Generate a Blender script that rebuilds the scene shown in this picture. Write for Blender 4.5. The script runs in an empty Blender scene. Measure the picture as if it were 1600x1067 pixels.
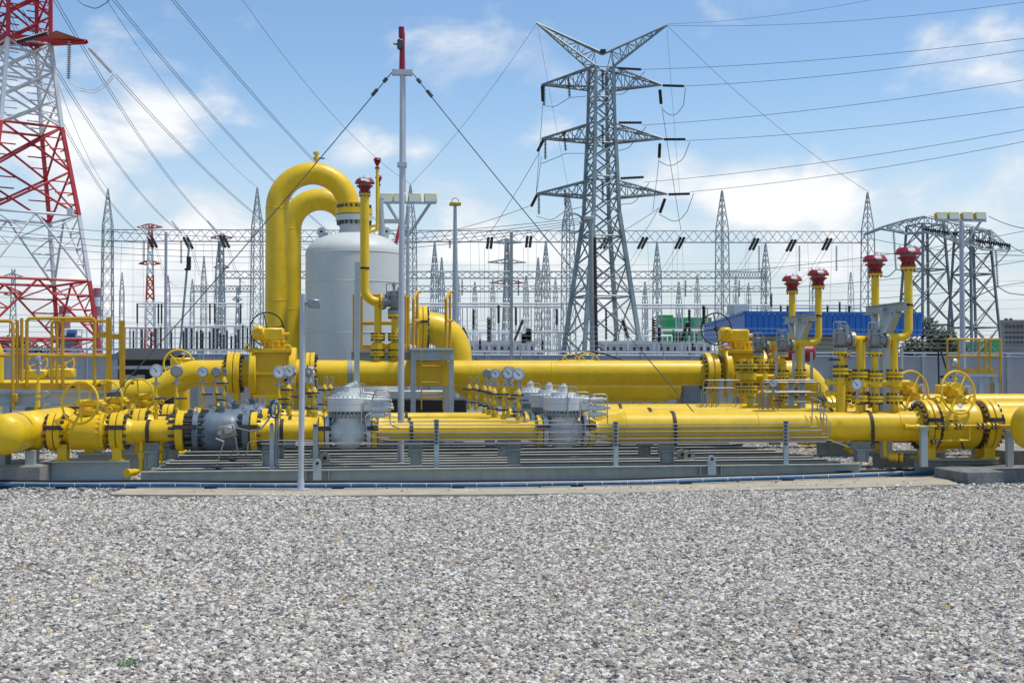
import bpy, math, random
from mathutils import Vector, Matrix, noise

R = math.radians
random.seed(7)
scene = bpy.context.scene
COL = scene.collection

# ------------------------------------------------------------------ camera, sky, sun, exposure
F = 2000.0                       # focal length in pixels of a 1600 px wide picture
YAW, PITCH, EYE = math.atan(0.1), R(1.22), 1.68
FWD = Vector((math.sin(YAW)*math.cos(PITCH), math.cos(YAW)*math.cos(PITCH), math.sin(PITCH)))
RGT = Vector((math.cos(YAW), -math.sin(YAW), 0))
UPV = RGT.cross(FWD)
CAM = Vector((0, 0, EYE))
cd = bpy.data.cameras.new('camera'); cam = bpy.data.objects.new('camera', cd); COL.objects.link(cam)
cam.location = CAM
cam.rotation_euler = (R(90)+PITCH, 0, -YAW)
cd.sensor_width = 36; cd.lens = 36*F/1600; cd.clip_start = 0.1; cd.clip_end = 6000
scene.camera = cam

SUN_EL, SUN_AZ = R(70), R(100)   # azimuth clockwise from +Y (the view direction)
world = bpy.data.worlds.new('World'); scene.world = world; world.use_nodes = True
wn = world.node_tree; wn.nodes.clear()
def N(nt, typ, **kw):
    n = nt.nodes.new(typ)
    for k, v in kw.items():
        if k.startswith('i_'):
            key = k[2:]; key = int(key) if key.isdigit() else key.replace('_', ' ')
            n.inputs[key].default_value = v
        else: setattr(n, k, v)
    return n
sky = N(wn, 'ShaderNodeTexSky', sky_type='NISHITA', sun_disc=False, sun_elevation=SUN_EL, sun_rotation=SUN_AZ,
        altitude=20, air_density=1.0, dust_density=.35, ozone_density=1.3)
tc = N(wn, 'ShaderNodeTexCoord')
mp = N(wn, 'ShaderNodeMapping'); mp.inputs['Scale'].default_value = (1, 1, 1.9)
wn.links.new(tc.outputs['Generated'], mp.inputs['Vector'])
nz = N(wn, 'ShaderNodeTexNoise', i_Scale=9.0, i_Detail=10.0, i_Roughness=0.56, i_Distortion=0.35)
wn.links.new(mp.outputs[0], nz.inputs['Vector'])
def dirpx(px, py):
    return (FWD + RGT*((px-800)/F) + UPV*((533.5-py)/F)).normalized()
# cumulus banks: where in the sky the larger clouds stand (direction, angular size)
clouds = [((70,200),.10,1.0), ((225,185),.085,.85), ((150,300),.08,.75), ((1205,315),.09,.9), ((1560,95),.075,.9), ((1420,330),.06,.5),
          ((560,225),.05,.5), ((870,200),.04,.45), ((1040,255),.04,.45), ((90,450),.14,.72), ((340,440),.15,.66), ((1000,390),.13,.5), ((1470,350),.13,.66), ((1290,350),.13,.72), ((1060,270),.06,.6), ((560,400),.1,.5), ((800,430),.15,.5), ((1500,470),.16,.55), ((660,240),.035,.35), ((380,190),.03,.35)]
acc = None
for (p, s, w) in clouds:
    d = dirpx(*p)
    sub = N(wn, 'ShaderNodeVectorMath', operation='SUBTRACT'); wn.links.new(tc.outputs['Generated'], sub.inputs[0]); sub.inputs[1].default_value = d
    sc_ = N(wn, 'ShaderNodeVectorMath', operation='MULTIPLY'); wn.links.new(sub.outputs[0], sc_.inputs[0]); sc_.inputs[1].default_value = (1/s, 1/s, 1.7/s)
    ln = N(wn, 'ShaderNodeVectorMath', operation='LENGTH'); wn.links.new(sc_.outputs[0], ln.inputs[0])
    mr = N(wn, 'ShaderNodeMapRange', interpolation_type='SMOOTHSTEP'); wn.links.new(ln.outputs['Value'], mr.inputs[0])
    mr.inputs[1].default_value = 0; mr.inputs[2].default_value = 1.25; mr.inputs[3].default_value = w; mr.inputs[4].default_value = 0
    if acc is None: acc = mr.outputs[0]
    else:
        a = N(wn, 'ShaderNodeMath', operation='MAXIMUM'); wn.links.new(acc, a.inputs[0]); wn.links.new(mr.outputs[0], a.inputs[1]); acc = a.outputs[0]
# an even scatter of broken cloud over the rest of the sky
nz2 = N(wn, 'ShaderNodeTexNoise', i_Scale=3.0, i_Detail=2.0); wn.links.new(mp.outputs[0], nz2.inputs['Vector'])
m2 = N(wn, 'ShaderNodeMath', operation='MULTIPLY_ADD'); wn.links.new(nz2.outputs[0], m2.inputs[0]); m2.inputs[1].default_value = 1.1; m2.inputs[2].default_value = -.54
ad0 = N(wn, 'ShaderNodeMath', operation='MAXIMUM'); wn.links.new(acc, ad0.inputs[0]); wn.links.new(m2.outputs[0], ad0.inputs[1])
ad = N(wn, 'ShaderNodeMath', operation='MULTIPLY_ADD'); wn.links.new(nz.outputs[0], ad.inputs[0]); ad.inputs[1].default_value = 2.3; ad.inputs[2].default_value = -1.12
ad2 = N(wn, 'ShaderNodeMath', operation='ADD'); wn.links.new(ad.outputs[0], ad2.inputs[0]); wn.links.new(ad0.outputs[0], ad2.inputs[1])
cm = N(wn, 'ShaderNodeMapRange', interpolation_type='SMOOTHSTEP'); wn.links.new(ad2.outputs[0], cm.inputs[0])
cm.inputs[1].default_value = .2; cm.inputs[2].default_value = .84; cm.inputs[3].default_value = 0; cm.inputs[4].default_value = .95
ct2 = N(wn, 'ShaderNodeMapRange', interpolation_type='SMOOTHSTEP'); wn.links.new(ad2.outputs[0], ct2.inputs[0]); ct2.inputs[1].default_value = .35; ct2.inputs[2].default_value = .95
ccol = N(wn, 'ShaderNodeMix', data_type='RGBA'); wn.links.new(ct2.outputs[0], ccol.inputs['Factor']); ccol.inputs['A'].default_value = (7.0, 7.35, 7.8, 1); ccol.inputs['B'].default_value = (8.9, 9.0, 9.1, 1)
mixc = N(wn, 'ShaderNodeMix', data_type='RGBA'); wn.links.new(cm.outputs[0], mixc.inputs['Factor']); wn.links.new(ccol.outputs['Result'], mixc.inputs['B'])
hsv = N(wn, 'ShaderNodeHueSaturation', i_Saturation=1.12, i_Value=1.36); wn.links.new(sky.outputs[0], hsv.inputs['Color'])
# pale haze low over the horizon, the same all round
sx = N(wn, 'ShaderNodeSeparateXYZ'); wn.links.new(tc.outputs['Generated'], sx.inputs[0])
hz = N(wn, 'ShaderNodeMapRange', interpolation_type='SMOOTHSTEP'); wn.links.new(sx.outputs['Z'], hz.inputs[0])
hz.inputs[1].default_value = -.02; hz.inputs[2].default_value = .23; hz.inputs[3].default_value = .95; hz.inputs[4].default_value = 0
hmx = N(wn, 'ShaderNodeMix', data_type='RGBA'); wn.links.new(hz.outputs[0], hmx.inputs['Factor']); wn.links.new(hsv.outputs[0], hmx.inputs['A']); hmx.inputs['B'].default_value = (5.7, 6.35, 6.95, 1)
wn.links.new(hmx.outputs['Result'], mixc.inputs['A'])
bg = N(wn, 'ShaderNodeBackground', i_Strength=0.115); wn.links.new(mixc.outputs['Result'], bg.inputs['Color'])
wo = N(wn, 'ShaderNodeOutputWorld'); wn.links.new(bg.outputs[0], wo.inputs['Surface'])

sd = bpy.data.lights.new('sun', 'SUN'); sd.energy = 3.6; sd.angle = R(6.0); sd.color = (1, .95, .86)
sun = bpy.data.objects.new('sun', sd); COL.objects.link(sun)
sv = Vector((math.sin(SUN_AZ)*math.cos(SUN_EL), math.cos(SUN_AZ)*math.cos(SUN_EL), math.sin(SUN_EL)))
sun.rotation_euler = sv.to_track_quat('Z', 'Y').to_euler(); sun.location = (0, 0, 60)
vs = scene.view_settings
vs.view_transform = 'Standard'; vs.look = 'None'; vs.exposure = 0.0; vs.gamma = 1; vs.use_curve_mapping = False
scene.cycles.max_bounces = 6; scene.cycles.use_denoising = True
scene.render.film_transparent = False

# ------------------------------------------------------------------ measuring helpers
def ray(px, py): return FWD + RGT*((px-800)/F) + UPV*((533.5-py)/F)
def P(px, py, D): return CAM + ray(px, py)*D                      # a point at depth D
def PY(px, py, Y):                                                # a point on the vertical plane y = Y of the station
    d = ray(px, py); return CAM + d*(Y/d.y)
def PZ(px, py, z):                                                # a point on the level z
    d = ray(px, py); return CAM + d*((z-EYE)/d.z)
def SZ(px, D): return px*D/F

# ------------------------------------------------------------------ materials
MATS = {}
def mat(name, col, rough=.5, metal=0.0, var=.12, scale=6.0, dirt=0.0, dirtcol=(.10,.085,.06), chips=0.0, bump=0.0, bscale=60.0, spec=.5, emit=None, sheet=None):
    m = bpy.data.materials.new(name); m.use_nodes = True; nt = m.node_tree; nt.nodes.clear()
    b = N(nt, 'ShaderNodeBsdfPrincipled'); o = N(nt, 'ShaderNodeOutputMaterial'); nt.links.new(b.outputs[0], o.inputs['Surface'])
    b.inputs['Roughness'].default_value = rough; b.inputs['Metallic'].default_value = metal; b.inputs['Specular IOR Level'].default_value = spec
    g = N(nt, 'ShaderNodeNewGeometry')
    n1 = N(nt, 'ShaderNodeTexNoise', i_Scale=scale, i_Detail=6.0, i_Roughness=.6); nt.links.new(g.outputs['Position'], n1.inputs['Vector'])
    rp = N(nt, 'ShaderNodeValToRGB'); nt.links.new(n1.outputs[0], rp.inputs[0])
    e = rp.color_ramp.elements; c = Vector(col)
    e[0].position = .3; e[0].color = (*(c*(1-var)), 1); e[1].position = .7; e[1].color = (*[min(1, k) for k in c*(1+var*.7)], 1)
    out = rp.outputs[0]
    if dirt:
        mpn = N(nt, 'ShaderNodeMapping'); mpn.inputs['Scale'].default_value = (1, 1, .35); nt.links.new(g.outputs['Position'], mpn.inputs['Vector'])
        n2 = N(nt, 'ShaderNodeTexNoise', i_Scale=9.0, i_Detail=8.0, i_Roughness=.7); nt.links.new(mpn.outputs[0], n2.inputs['Vector'])
        mr = N(nt, 'ShaderNodeMapRange'); nt.links.new(n2.outputs[0], mr.inputs[0]); mr.inputs[1].default_value = .48; mr.inputs[2].default_value = .78; mr.inputs[4].default_value = dirt
        mx = N(nt, 'ShaderNodeMix', data_type='RGBA'); nt.links.new(mr.outputs[0], mx.inputs['Factor']); nt.links.new(out, mx.inputs['A']); mx.inputs['B'].default_value = (*dirtcol, 1); out = mx.outputs['Result']
    if chips:
        n3 = N(nt, 'ShaderNodeTexNoise', i_Scale=8.0, i_Detail=3.0, i_Roughness=.5); nt.links.new(g.outputs['Position'], n3.inputs['Vector'])
        mr3 = N(nt, 'ShaderNodeMapRange'); nt.links.new(n3.outputs[0], mr3.inputs[0]); mr3.inputs[1].default_value = .73; mr3.inputs[2].default_value = .745; mr3.inputs[4].default_value = chips
        mx3 = N(nt, 'ShaderNodeMix', data_type='RGBA'); nt.links.new(mr3.outputs[0], mx3.inputs['Factor']); nt.links.new(out, mx3.inputs['A']); mx3.inputs['B'].default_value = (.20,.19,.17, 1); out = mx3.outputs['Result']
    nt.links.new(out, b.inputs['Base Color'])
    rr = N(nt, 'ShaderNodeMapRange'); nt.links.new(n1.outputs[0], rr.inputs[0]); rr.inputs[3].default_value = max(.05, rough-.08); rr.inputs[4].default_value = min(1, rough+.12); nt.links.new(rr.outputs[0], b.inputs['Roughness'])
    if bump:
        n4 = N(nt, 'ShaderNodeTexNoise', i_Scale=bscale, i_Detail=5.0); nt.links.new(g.outputs['Position'], n4.inputs['Vector'])
        bp = N(nt, 'ShaderNodeBump', i_Strength=bump, i_Distance=.02); nt.links.new(n4.outputs[0], bp.inputs['Height']); nt.links.new(bp.outputs[0], b.inputs['Normal'])
    if emit: b.inputs['Emission Color'].default_value = (*emit, 1); b.inputs['Emission Strength'].default_value = 1
    MATS[name] = m; return m
mat('yellow', (.82,.53,.006), .38, dirt=.30, dirtcol=(.40,.27,.03), chips=.7, var=.13, scale=2.6, bump=.05, bscale=90)
mat('rail_yellow', (.60,.33,.006), .5, dirt=.45, dirtcol=(.22,.12,.02), chips=.6, var=.15)
mat('bolt', (.09,.09,.095), .4, metal=.6, var=.35, scale=20)
mat('strap', (.035,.022,.018), .6, var=.3)
mat('rubber', (.018,.018,.02), .6, var=.3)
mat('blue_grey', (.13,.17,.205), .4, dirt=.35, dirtcol=(.25,.27,.28), var=.18, bump=.05)
mat('grey_white', (.60,.62,.60), .42, dirt=.2, dirtcol=(.25,.25,.24), var=.08)
mat('relief_grey', (.27,.30,.32), .38, metal=.35, dirt=.25, var=.2)
mat('skid', (.32,.36,.335), .5, dirt=.4, dirtcol=(.17,.155,.12), var=.12, chips=.15)
mat('sunlit_flange', (.50,.50,.45), .75, dirt=.4, dirtcol=(.33,.31,.26), var=.15)  # rear beam tops: sunlight put into the colour, paler than the skid steel
mat('skid_dark', (.12,.14,.13), .6, dirt=.4, dirtcol=(.08,.07,.06))  # rear beam webs: shade under the flanges put into the colour
mat('frame_grey', (.40,.46,.465), .5, dirt=.25, dirtcol=(.27,.26,.22), var=.08)
mat('tank', (.58,.61,.575), .48, dirt=.2, dirtcol=(.36,.37,.33), var=.05, scale=1.5)
mat('galv', (.42,.45,.48), .42, metal=.45, var=.18, scale=12, dirt=.15)
mat('mast', (.50,.53,.56), .45, metal=.2, var=.1, dirt=.2, dirtcol=(.3,.3,.3))
mat('stainless', (.40,.39,.37), .5, metal=.6, var=.15)
mat('dial', (.78,.82,.82), .35, var=.03)
mat('dial_back', (.30,.30,.29), .45, metal=.5, var=.2)
mat('plastic_wrap', (.62,.62,.60), .25, var=.12, scale=40, bump=.4, bscale=40)
mat('black', (.012,.012,.013), .45, var=.3)
mat('navy', (.012,.015,.09), .35, var=.2)
mat('blue', (.008,.085,.22), .4, var=.2, dirt=.35, dirtcol=(.2,.25,.3))
mat('red', (.27,.005,.018), .4, var=.1, dirt=.15, dirtcol=(.2,.02,.03))
mat('screen', (.28,.26,.22), .6, var=.2)
mat('white', (.72,.73,.72), .5, var=.06, dirt=.15, dirtcol=(.45,.45,.42))
mat('slab', (.42,.375,.285), .85, var=.2, scale=2.2, dirt=.6, dirtcol=(.28,.24,.17), bump=.25, bscale=40)
mat('concrete', (.27,.27,.25), .9, var=.2, scale=4, dirt=.6, dirtcol=(.13,.125,.11), bump=.3, bscale=35)
mat('dark_concrete', (.20,.205,.20), .9, var=.35, scale=5, dirt=.75, dirtcol=(.055,.06,.06), bump=.35, bscale=35)
mat('wall_grey', (.40,.425,.45), .7, var=.06, scale=1.2, dirt=.25, dirtcol=(.30,.30,.29))
mat('wire_mesh', (.34,.36,.37), .5, metal=.5, var=.2)
mat('pylon', (.40,.45,.45), .55, metal=.2, var=.28, scale=1.2)
mat('pylon_mid', (.25,.30,.30), .5, metal=.25, var=.35, scale=.9)
mat('pylon_dark', (.20,.235,.25), .5, metal=.25, var=.28, scale=1.2)
mat('pylon_white', (.68,.70,.71), .5, var=.08, scale=1.0, dirt=.2, dirtcol=(.5,.48,.46))
mat('pylon_red', (.50,.025,.035), .5, var=.2, scale=.8, dirt=.25, dirtcol=(.45,.12,.10))
mat('far_red', (.55,.21,.18), .6, var=.12)  # red paled, distance haze put into the colour
mat('far_maroon', (.36,.13,.16), .6, var=.15)  # maroon paled the same way, haze painted in
mat('porcelain', (.028,.022,.022), .3, var=.3)
mat('glass_string', (.38,.40,.41), .25, var=.2)
mat('wire', (.13,.145,.16), .5, metal=.3, var=.1)
mat('white_tube', (.70,.71,.71), .45, var=.05)
mat('roof_blue', (.008,.15,.50), .42, var=.08, scale=2)
mat('beige', (.52,.47,.37), .8, var=.08, scale=1)
mat('cream', (.66,.60,.44), .8, var=.06)
mat('green_wall', (.02,.40,.12), .6, var=.1, scale=.3)
mat('far_grey', (.28,.27,.255), .85, var=.2, scale=.4, dirt=.4, dirtcol=(.16,.15,.14))
mat('window_dark', (.05,.06,.065), .2, var=.2)
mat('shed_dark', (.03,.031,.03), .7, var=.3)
mat('pole_concrete', (.33,.35,.32), .8, var=.15, dirt=.3)
mat('pole_dark', (.035,.033,.03), .8, var=.3)
mat('lamp_glass', (.55,.62,.56), .15, var=.06)
mat('lamp_yellow', (.52,.40,.03), .45, var=.1)
mat('foliage', (.035,.062,.025), .6, var=.5, scale=2)
mat('weed', (.08,.17,.05), .6, var=.4, scale=20)
mat('bark', (.09,.07,.05), .9, var=.3)
mat('orange_steel', (.50,.07,.025), .55, var=.2)

# ground: fine crushed stone as far as one can see
gm = bpy.data.materials.new('ground'); gm.use_nodes = True; nt = gm.node_tree; nt.nodes.clear()
b = N(nt, 'ShaderNodeBsdfPrincipled', i_Roughness=.9); o = N(nt, 'ShaderNodeOutputMaterial'); nt.links.new(b.outputs[0], o.inputs['Surface'])
g = N(nt, 'ShaderNodeNewGeometry')
vo = N(nt, 'ShaderNodeTexVoronoi', i_Scale=26.0); nt.links.new(g.outputs['Position'], vo.inputs['Vector'])
rp = N(nt, 'ShaderNodeValToRGB'); nt.links.new(vo.outputs['Color'], rp.inputs[0])
e = rp.color_ramp.elements; e[0].color = (.09,.085,.08,1); e[1].color = (.34,.325,.30,1)
nt.links.new(rp.outputs[0], b.inputs['Base Color'])
bp = N(nt, 'ShaderNodeBump', i_Strength=.9, i_Distance=.02, invert=True); nt.links.new(vo.outputs['Distance'], bp.inputs['Height']); nt.links.new(bp.outputs[0], b.inputs['Normal'])
MATS['ground'] = gm
# crushed stone: one tone per stone
sm = bpy.data.materials.new('stone'); sm.use_nodes = True; nt = sm.node_tree; nt.nodes.clear()
b = N(nt, 'ShaderNodeBsdfPrincipled', i_Roughness=.8); o = N(nt, 'ShaderNodeOutputMaterial'); nt.links.new(b.outputs[0], o.inputs['Surface'])
oi = N(nt, 'ShaderNodeObjectInfo'); rp = N(nt, 'ShaderNodeValToRGB'); nt.links.new(oi.outputs['Random'], rp.inputs[0]); rp.color_ramp.interpolation = 'CONSTANT'
cols = [(0,(.43,.405,.345)), (.14,(.29,.272,.24)), (.28,(.69,.655,.565)), (.40,(.17,.162,.15)), (.50,(.43,.37,.295)), (.62,(.54,.515,.45)), (.72,(.28,.24,.20)), (.80,(.09,.088,.092)), (.86,(.58,.535,.47)), (.93,(.36,.29,.245)), (.965,(.46,.35,.20)), (.975,(.74,.72,.69)), (.994,(.45,.30,.07))]
el = rp.color_ramp.elements
for i, (p, c) in enumerate(cols):
    x = el[i] if i < 2 else el.new(p)
    x.position = p; x.color = (*c, 1)
g = N(nt, 'ShaderNodeNewGeometry'); nn = N(nt, 'ShaderNodeTexNoise', i_Scale=70.0, i_Detail=4.0); nt.links.new(g.outputs['Position'], nn.inputs['Vector'])
mx = N(nt, 'ShaderNodeMix', data_type='RGBA', blend_type='MULTIPLY'); mx.inputs['Factor'].default_value = .5; nt.links.new(rp.outputs[0], mx.inputs['A'])
gr = N(nt, 'ShaderNodeMapRange'); nt.links.new(nn.outputs[0], gr.inputs[0]); gr.inputs[3].default_value = .55; gr.inputs[4].default_value = 1.35
nt.links.new(gr.outputs[0], mx.inputs['B']); nt.links.new(mx.outputs['Result'], b.inputs['Base Color'])
MATS['stone'] = sm

# ------------------------------------------------------------------ mesh builder
def frame(axis):
    a = Vector(axis).normalized()
    u = a.orthogonal().normalized() if abs(a.z) > .999 else a.cross(Vector((0, 0, 1))).normalized()
    return a, u, a.cross(u)
class MB:
    def __init__(s): s.v = []; s.f = []
    def ring(s, c, u, w, r, n):
        i = len(s.v)
        for k in range(n):
            t = 2*math.pi*k/n; s.v.append(c + u*(r*math.cos(t)) + w*(r*math.sin(t)))
        return i
    def bridge(s, a, b, n):
        for k in range(n): j = (k+1) % n; s.f.append((a+k, a+j, b+j, b+k))
    def lathe(s, base, axis, prof, n=24):
        a, u, w = frame(axis); base = Vector(base); prev = None
        for (t, r) in prof:
            c = base + a*t
            if r < 1e-5: cur = ('p', len(s.v)); s.v.append(c)
            else: cur = ('r', s.ring(c, u, w, r, n))
            if prev:
                if prev[0] == 'r' and cur[0] == 'r': s.bridge(prev[1], cur[1], n)
                elif prev[0] == 'p' and cur[0] == 'r':
                    for k in range(n): s.f.append((prev[1], cur[1]+(k+1) % n, cur[1]+k))
                elif prev[0] == 'r':
                    for k in range(n): s.f.append((prev[1]+k, prev[1]+(k+1) % n, cur[1]))
            prev = cur
        return s
    def cyl(s, p, q, r, n=16, r2=None):
        p, q = Vector(p), Vector(q); L = (q-p).length
        return s.lathe(p, q-p, [(0, 0), (0, r), (L, r if r2 is None else r2), (L, 0)], n)
    def path(s, pts, r, n=8, closed=False):
        pts = [Vector(p) for p in pts]; m = len(pts)
        if m < 2: return s
        tan = []
        for i in range(m):
            a = pts[i-1] if (i > 0 or closed) else pts[i]; b = pts[(i+1) % m] if (i < m-1 or closed) else pts[i]
            tan.append((b-a).normalized())
        _, u, w = frame(tan[0]); rings = []
        for i in range(m):
            t = tan[i]; u = (u - t*u.dot(t)).normalized(); w = t.cross(u)
            rr = r[i] if isinstance(r, (list, tuple)) else r
            rings.append(s.ring(pts[i], u, w, rr, n))
        for i in range(m-1): s.bridge(rings[i], rings[i+1], n)
        if closed: s.bridge(rings[-1], rings[0], n)
        else:
            s.f.append(tuple(rings[0]+k for k in reversed(range(n)))); s.f.append(tuple(rings[-1]+k for k in range(n)))
        return s
    def torus(s, c, axis, Rr, r, n=32, m=8):
        a, u, w = frame(axis); c = Vector(c)
        return s.path([c + u*(Rr*math.cos(2*math.pi*k/n)) + w*(Rr*math.sin(2*math.pi*k/n)) for k in range(n)], r, m, True)
    def box(s, c, size, rot=None):
        c = Vector(c); i = len(s.v); x, y, z = [k/2 for k in size]
        for dz in (-z, z):
            for (dx, dy) in ((-x,-y), (x,-y), (x,y), (-x,y)):
                d = Vector((dx, dy, dz)); s.v.append(c + (rot @ d if rot else d))
        s.f += [tuple(i+k for k in q) for q in ((3,2,1,0), (4,5,6,7), (0,1,5,4), (1,2,6,5), (2,3,7,6), (3,0,4,7))]
        return s
    def bbox(s, c, size, b, rot=None):        # box with chamfered edges
        c = Vector(c); x, y, z = [k/2 for k in size]; i = len(s.v); idx = {}
        for sx in (-1, 1):
            for sy in (-1, 1):
                for sz in (-1, 1):
                    for ax in range(3):
                        d = [sx*(x-b), sy*(y-b), sz*(z-b)]; d[ax] += (sx, sy, sz)[ax]*b
                        d = Vector(d); idx[(sx,sy,sz,ax)] = len(s.v); s.v.append(c + (rot @ d if rot else d))
        def q(*k): s.f.append(tuple(idx[j] for j in k))
        for ax in range(3):
            o1, o2 = (ax+1) % 3, (ax+2) % 3
            for sg in (-1, 1):
                def key(a, bb):
                    t = [0, 0, 0]; t[ax] = sg; t[o1] = a; t[o2] = bb; return (*t, ax)
                cyc = [key(-1,-1), key(1,-1), key(1,1), key(-1,1)]
                q(*(cyc if sg > 0 else cyc[::-1]))
            for s1 in (-1, 1):
                for s2 in (-1, 1):
                    def ek(a, face):
                        t = [0, 0, 0]; t[ax] = a; t[o1] = s1; t[o2] = s2; return (*t, face)
                    cyc = [ek(-1, o1), ek(1, o1), ek(1, o2), ek(-1, o2)]
                    q(*(cyc if s1*s2 < 0 else cyc[::-1]))
        for sx in (-1, 1):
            for sy in (-1, 1):
                for sz in (-1, 1):
                    t = [(sx,sy,sz,0), (sx,sy,sz,1), (sx,sy,sz,2)]; q(*(t if sx*sy*sz > 0 else t[::-1]))
        return s
    def beam(s, p, q, w, h, up=(0, 0, 1)):    # rectangular bar from p to q, w across, h along up
        p, q = Vector(p), Vector(q); d = q-p; L = d.length; a = d.normalized(); up = Vector(up)
        if abs(a.dot(up)) > .98: up = Vector((0, 1, 0))
        x = a.cross(up).normalized(); z = x.cross(a)
        rot = Matrix((x, a, z)).transposed()
        return s.box((p+q)/2, (w, L, h), rot)
    def ibeam(s, p, q, h, bw, t=.012, up=(0, 0, 1)):   # I section, p-q along the top edge's centre line
        p, q = Vector(p), Vector(q); a = (q-p).normalized(); up = Vector(up)
        if abs(a.dot(up)) > .98: up = Vector((0, 1, 0))
        x = a.cross(up).normalized(); z = x.cross(a)
        s.beam(p - z*(t/2), q - z*(t/2), bw, t, z); s.beam(p - z*(h-t/2), q - z*(h-t/2), bw, t, z)
        return s.beam(p - z*(h/2), q - z*(h/2), t*.8, h-2*t, z)
    def bar(s, p, q, w):                       # light four-sided lattice member
        p, q = Vector(p), Vector(q); d = q-p
        if d.length < 1e-6: return s
        a, u, v = frame(d); h = w*.7071
        A = s.ring(p, u, v, h, 4); B = s.ring(q, u, v, h, 4); s.bridge(A, B, 4); return s
    def bolts(s, c, axis, Rr, n, r, L, ph=0.0):   # a circle of hexagon bolts, length L centred on c
        a, u, w = frame(axis); c = Vector(c)
        for k in range(n):
            t = 2*math.pi*(k+ph)/n; d = u*math.cos(t) + w*math.sin(t)
            s.cyl(c + d*Rr - a*(L/2), c + d*Rr + a*(L/2), r, 6)
        return s
    def dome(s, c, axis, r, depth, n=28, m=6):
        prof = [(depth*math.sin(math.pi/2*k/m), r*math.cos(math.pi/2*k/m)) for k in range(m)] + [(depth, 0)]
        return s.lathe(c, axis, prof, n)
    def tri(s, a, b, c): i = len(s.v); s.v += [Vector(a), Vector(b), Vector(c)]; s.f.append((i, i+1, i+2))
    def quad(s, a, b, c, d): i = len(s.v); s.v += [Vector(k) for k in (a, b, c, d)]; s.f.append((i, i+1, i+2, i+3))
    def slab(s, poly, z0, z1):                 # vertical prism over a polygon
        n = len(poly); i = len(s.v)
        for z in (z0, z1):
            for p in poly: s.v.append(Vector((p[0], p[1], z)))
        s.f.append(tuple(i+k for k in reversed(range(n)))); s.f.append(tuple(i+n+k for k in range(n)))
        for k in range(n): j = (k+1) % n; s.f.append((i+k, i+j, i+n+j, i+n+k))
        return s
    def build(s, name, m, parent=None, origin=None, kind=None, smooth=True, label=None):
        if parent is not None: org = Vector(parent['_o']) if '_o' in parent else Vector((0,0,0))
        else: org = Vector(origin) if origin is not None else Vector((0, 0, 0))
        me = bpy.data.meshes.new(name); me.from_pydata([tuple(p-org) for p in s.v], [], s.f); me.update()
        if smooth:
            me.polygons.foreach_set('use_smooth', [True]*len(me.polygons)); me.set_sharp_from_angle(angle=R(38))
        me.materials.append(MATS[m]); o = bpy.data.objects.new(name, me); COL.objects.link(o)
        if parent is not None: o.parent = parent; KIDS.setdefault(parent.name, []).append(o)
        else: o.location = org
        ORG[o.name] = org; o['_o'] = tuple(org)
        if kind: o['kind'] = kind
        if label: o['label'] = label
        return o
KIDS = {}; ORG = {}
def tag(o, label, cat, group=None):
    o['label'] = label; o['category'] = cat
    if group: o['group'] = group
    return o
def thing(name, label, cat, loc, group=None):
    o = bpy.data.objects.new(name, None); COL.objects.link(o); o.location = loc; o['_o'] = tuple(loc); o.empty_display_size = .1
    return tag(o, label, cat, group)
def copy_tree(o, off=(0, 0, 0), label=None, parent=None, top=True):
    c = o.copy(); COL.objects.link(c); c.parent = parent
    if top:
        c.location = o.location + Vector(off); c['_o'] = tuple(c.location)
        if label: c['label'] = label
    for k in KIDS.get(o.name, []): copy_tree(k, parent=c, top=False)
    return c
def fillet(pts, rad, seg=6):
    pts = [Vector(p) for p in pts]; out = [pts[0]]
    for i in range(1, len(pts)-1):
        a, b, c = pts[i-1], pts[i], pts[i+1]; u = (a-b).normalized(); w = (c-b).normalized()
        ang = u.angle(w)
        if ang > 3.1: out.append(b); continue
        t = min(rad/math.tan(ang/2), (a-b).length*(.97 if i == 1 else .499), (c-b).length*(.97 if i == len(pts)-2 else .499)); rr = t*math.tan(ang/2)
        ctr = b + (u+w).normalized()*(rr/math.sin(ang/2)); p0 = b+u*t; p1 = b+w*t
        v0 = p0-ctr; v1 = p1-ctr; tot = v0.angle(v1); ax = v0.cross(v1).normalized()
        for k in range(seg+1): out.append(ctr + Matrix.Rotation(tot*k/seg, 3, ax) @ v0)
    out.append(pts[-1]); return out
def sag(p, q, s, n=14):
    p, q = Vector(p), Vector(q); return [p.lerp(q, k/n) - Vector((0, 0, 4*s*(k/n)*(1-k/n))) for k in range(n+1)]

# ================================================================== THE SETTING
def struct(o): o['kind'] = 'structure'; return o
m = MB(); m.quad((-1500,-60,0), (1900,-60,0), (1900,2600,0), (-1500,2600,0)); struct(m.build('ground', 'ground', smooth=False))
Y1, Y2, Y3, Y4 = 19.2, 20.9, 23.6, 24.9      # the parallel pipe runs, front to rear

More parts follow.
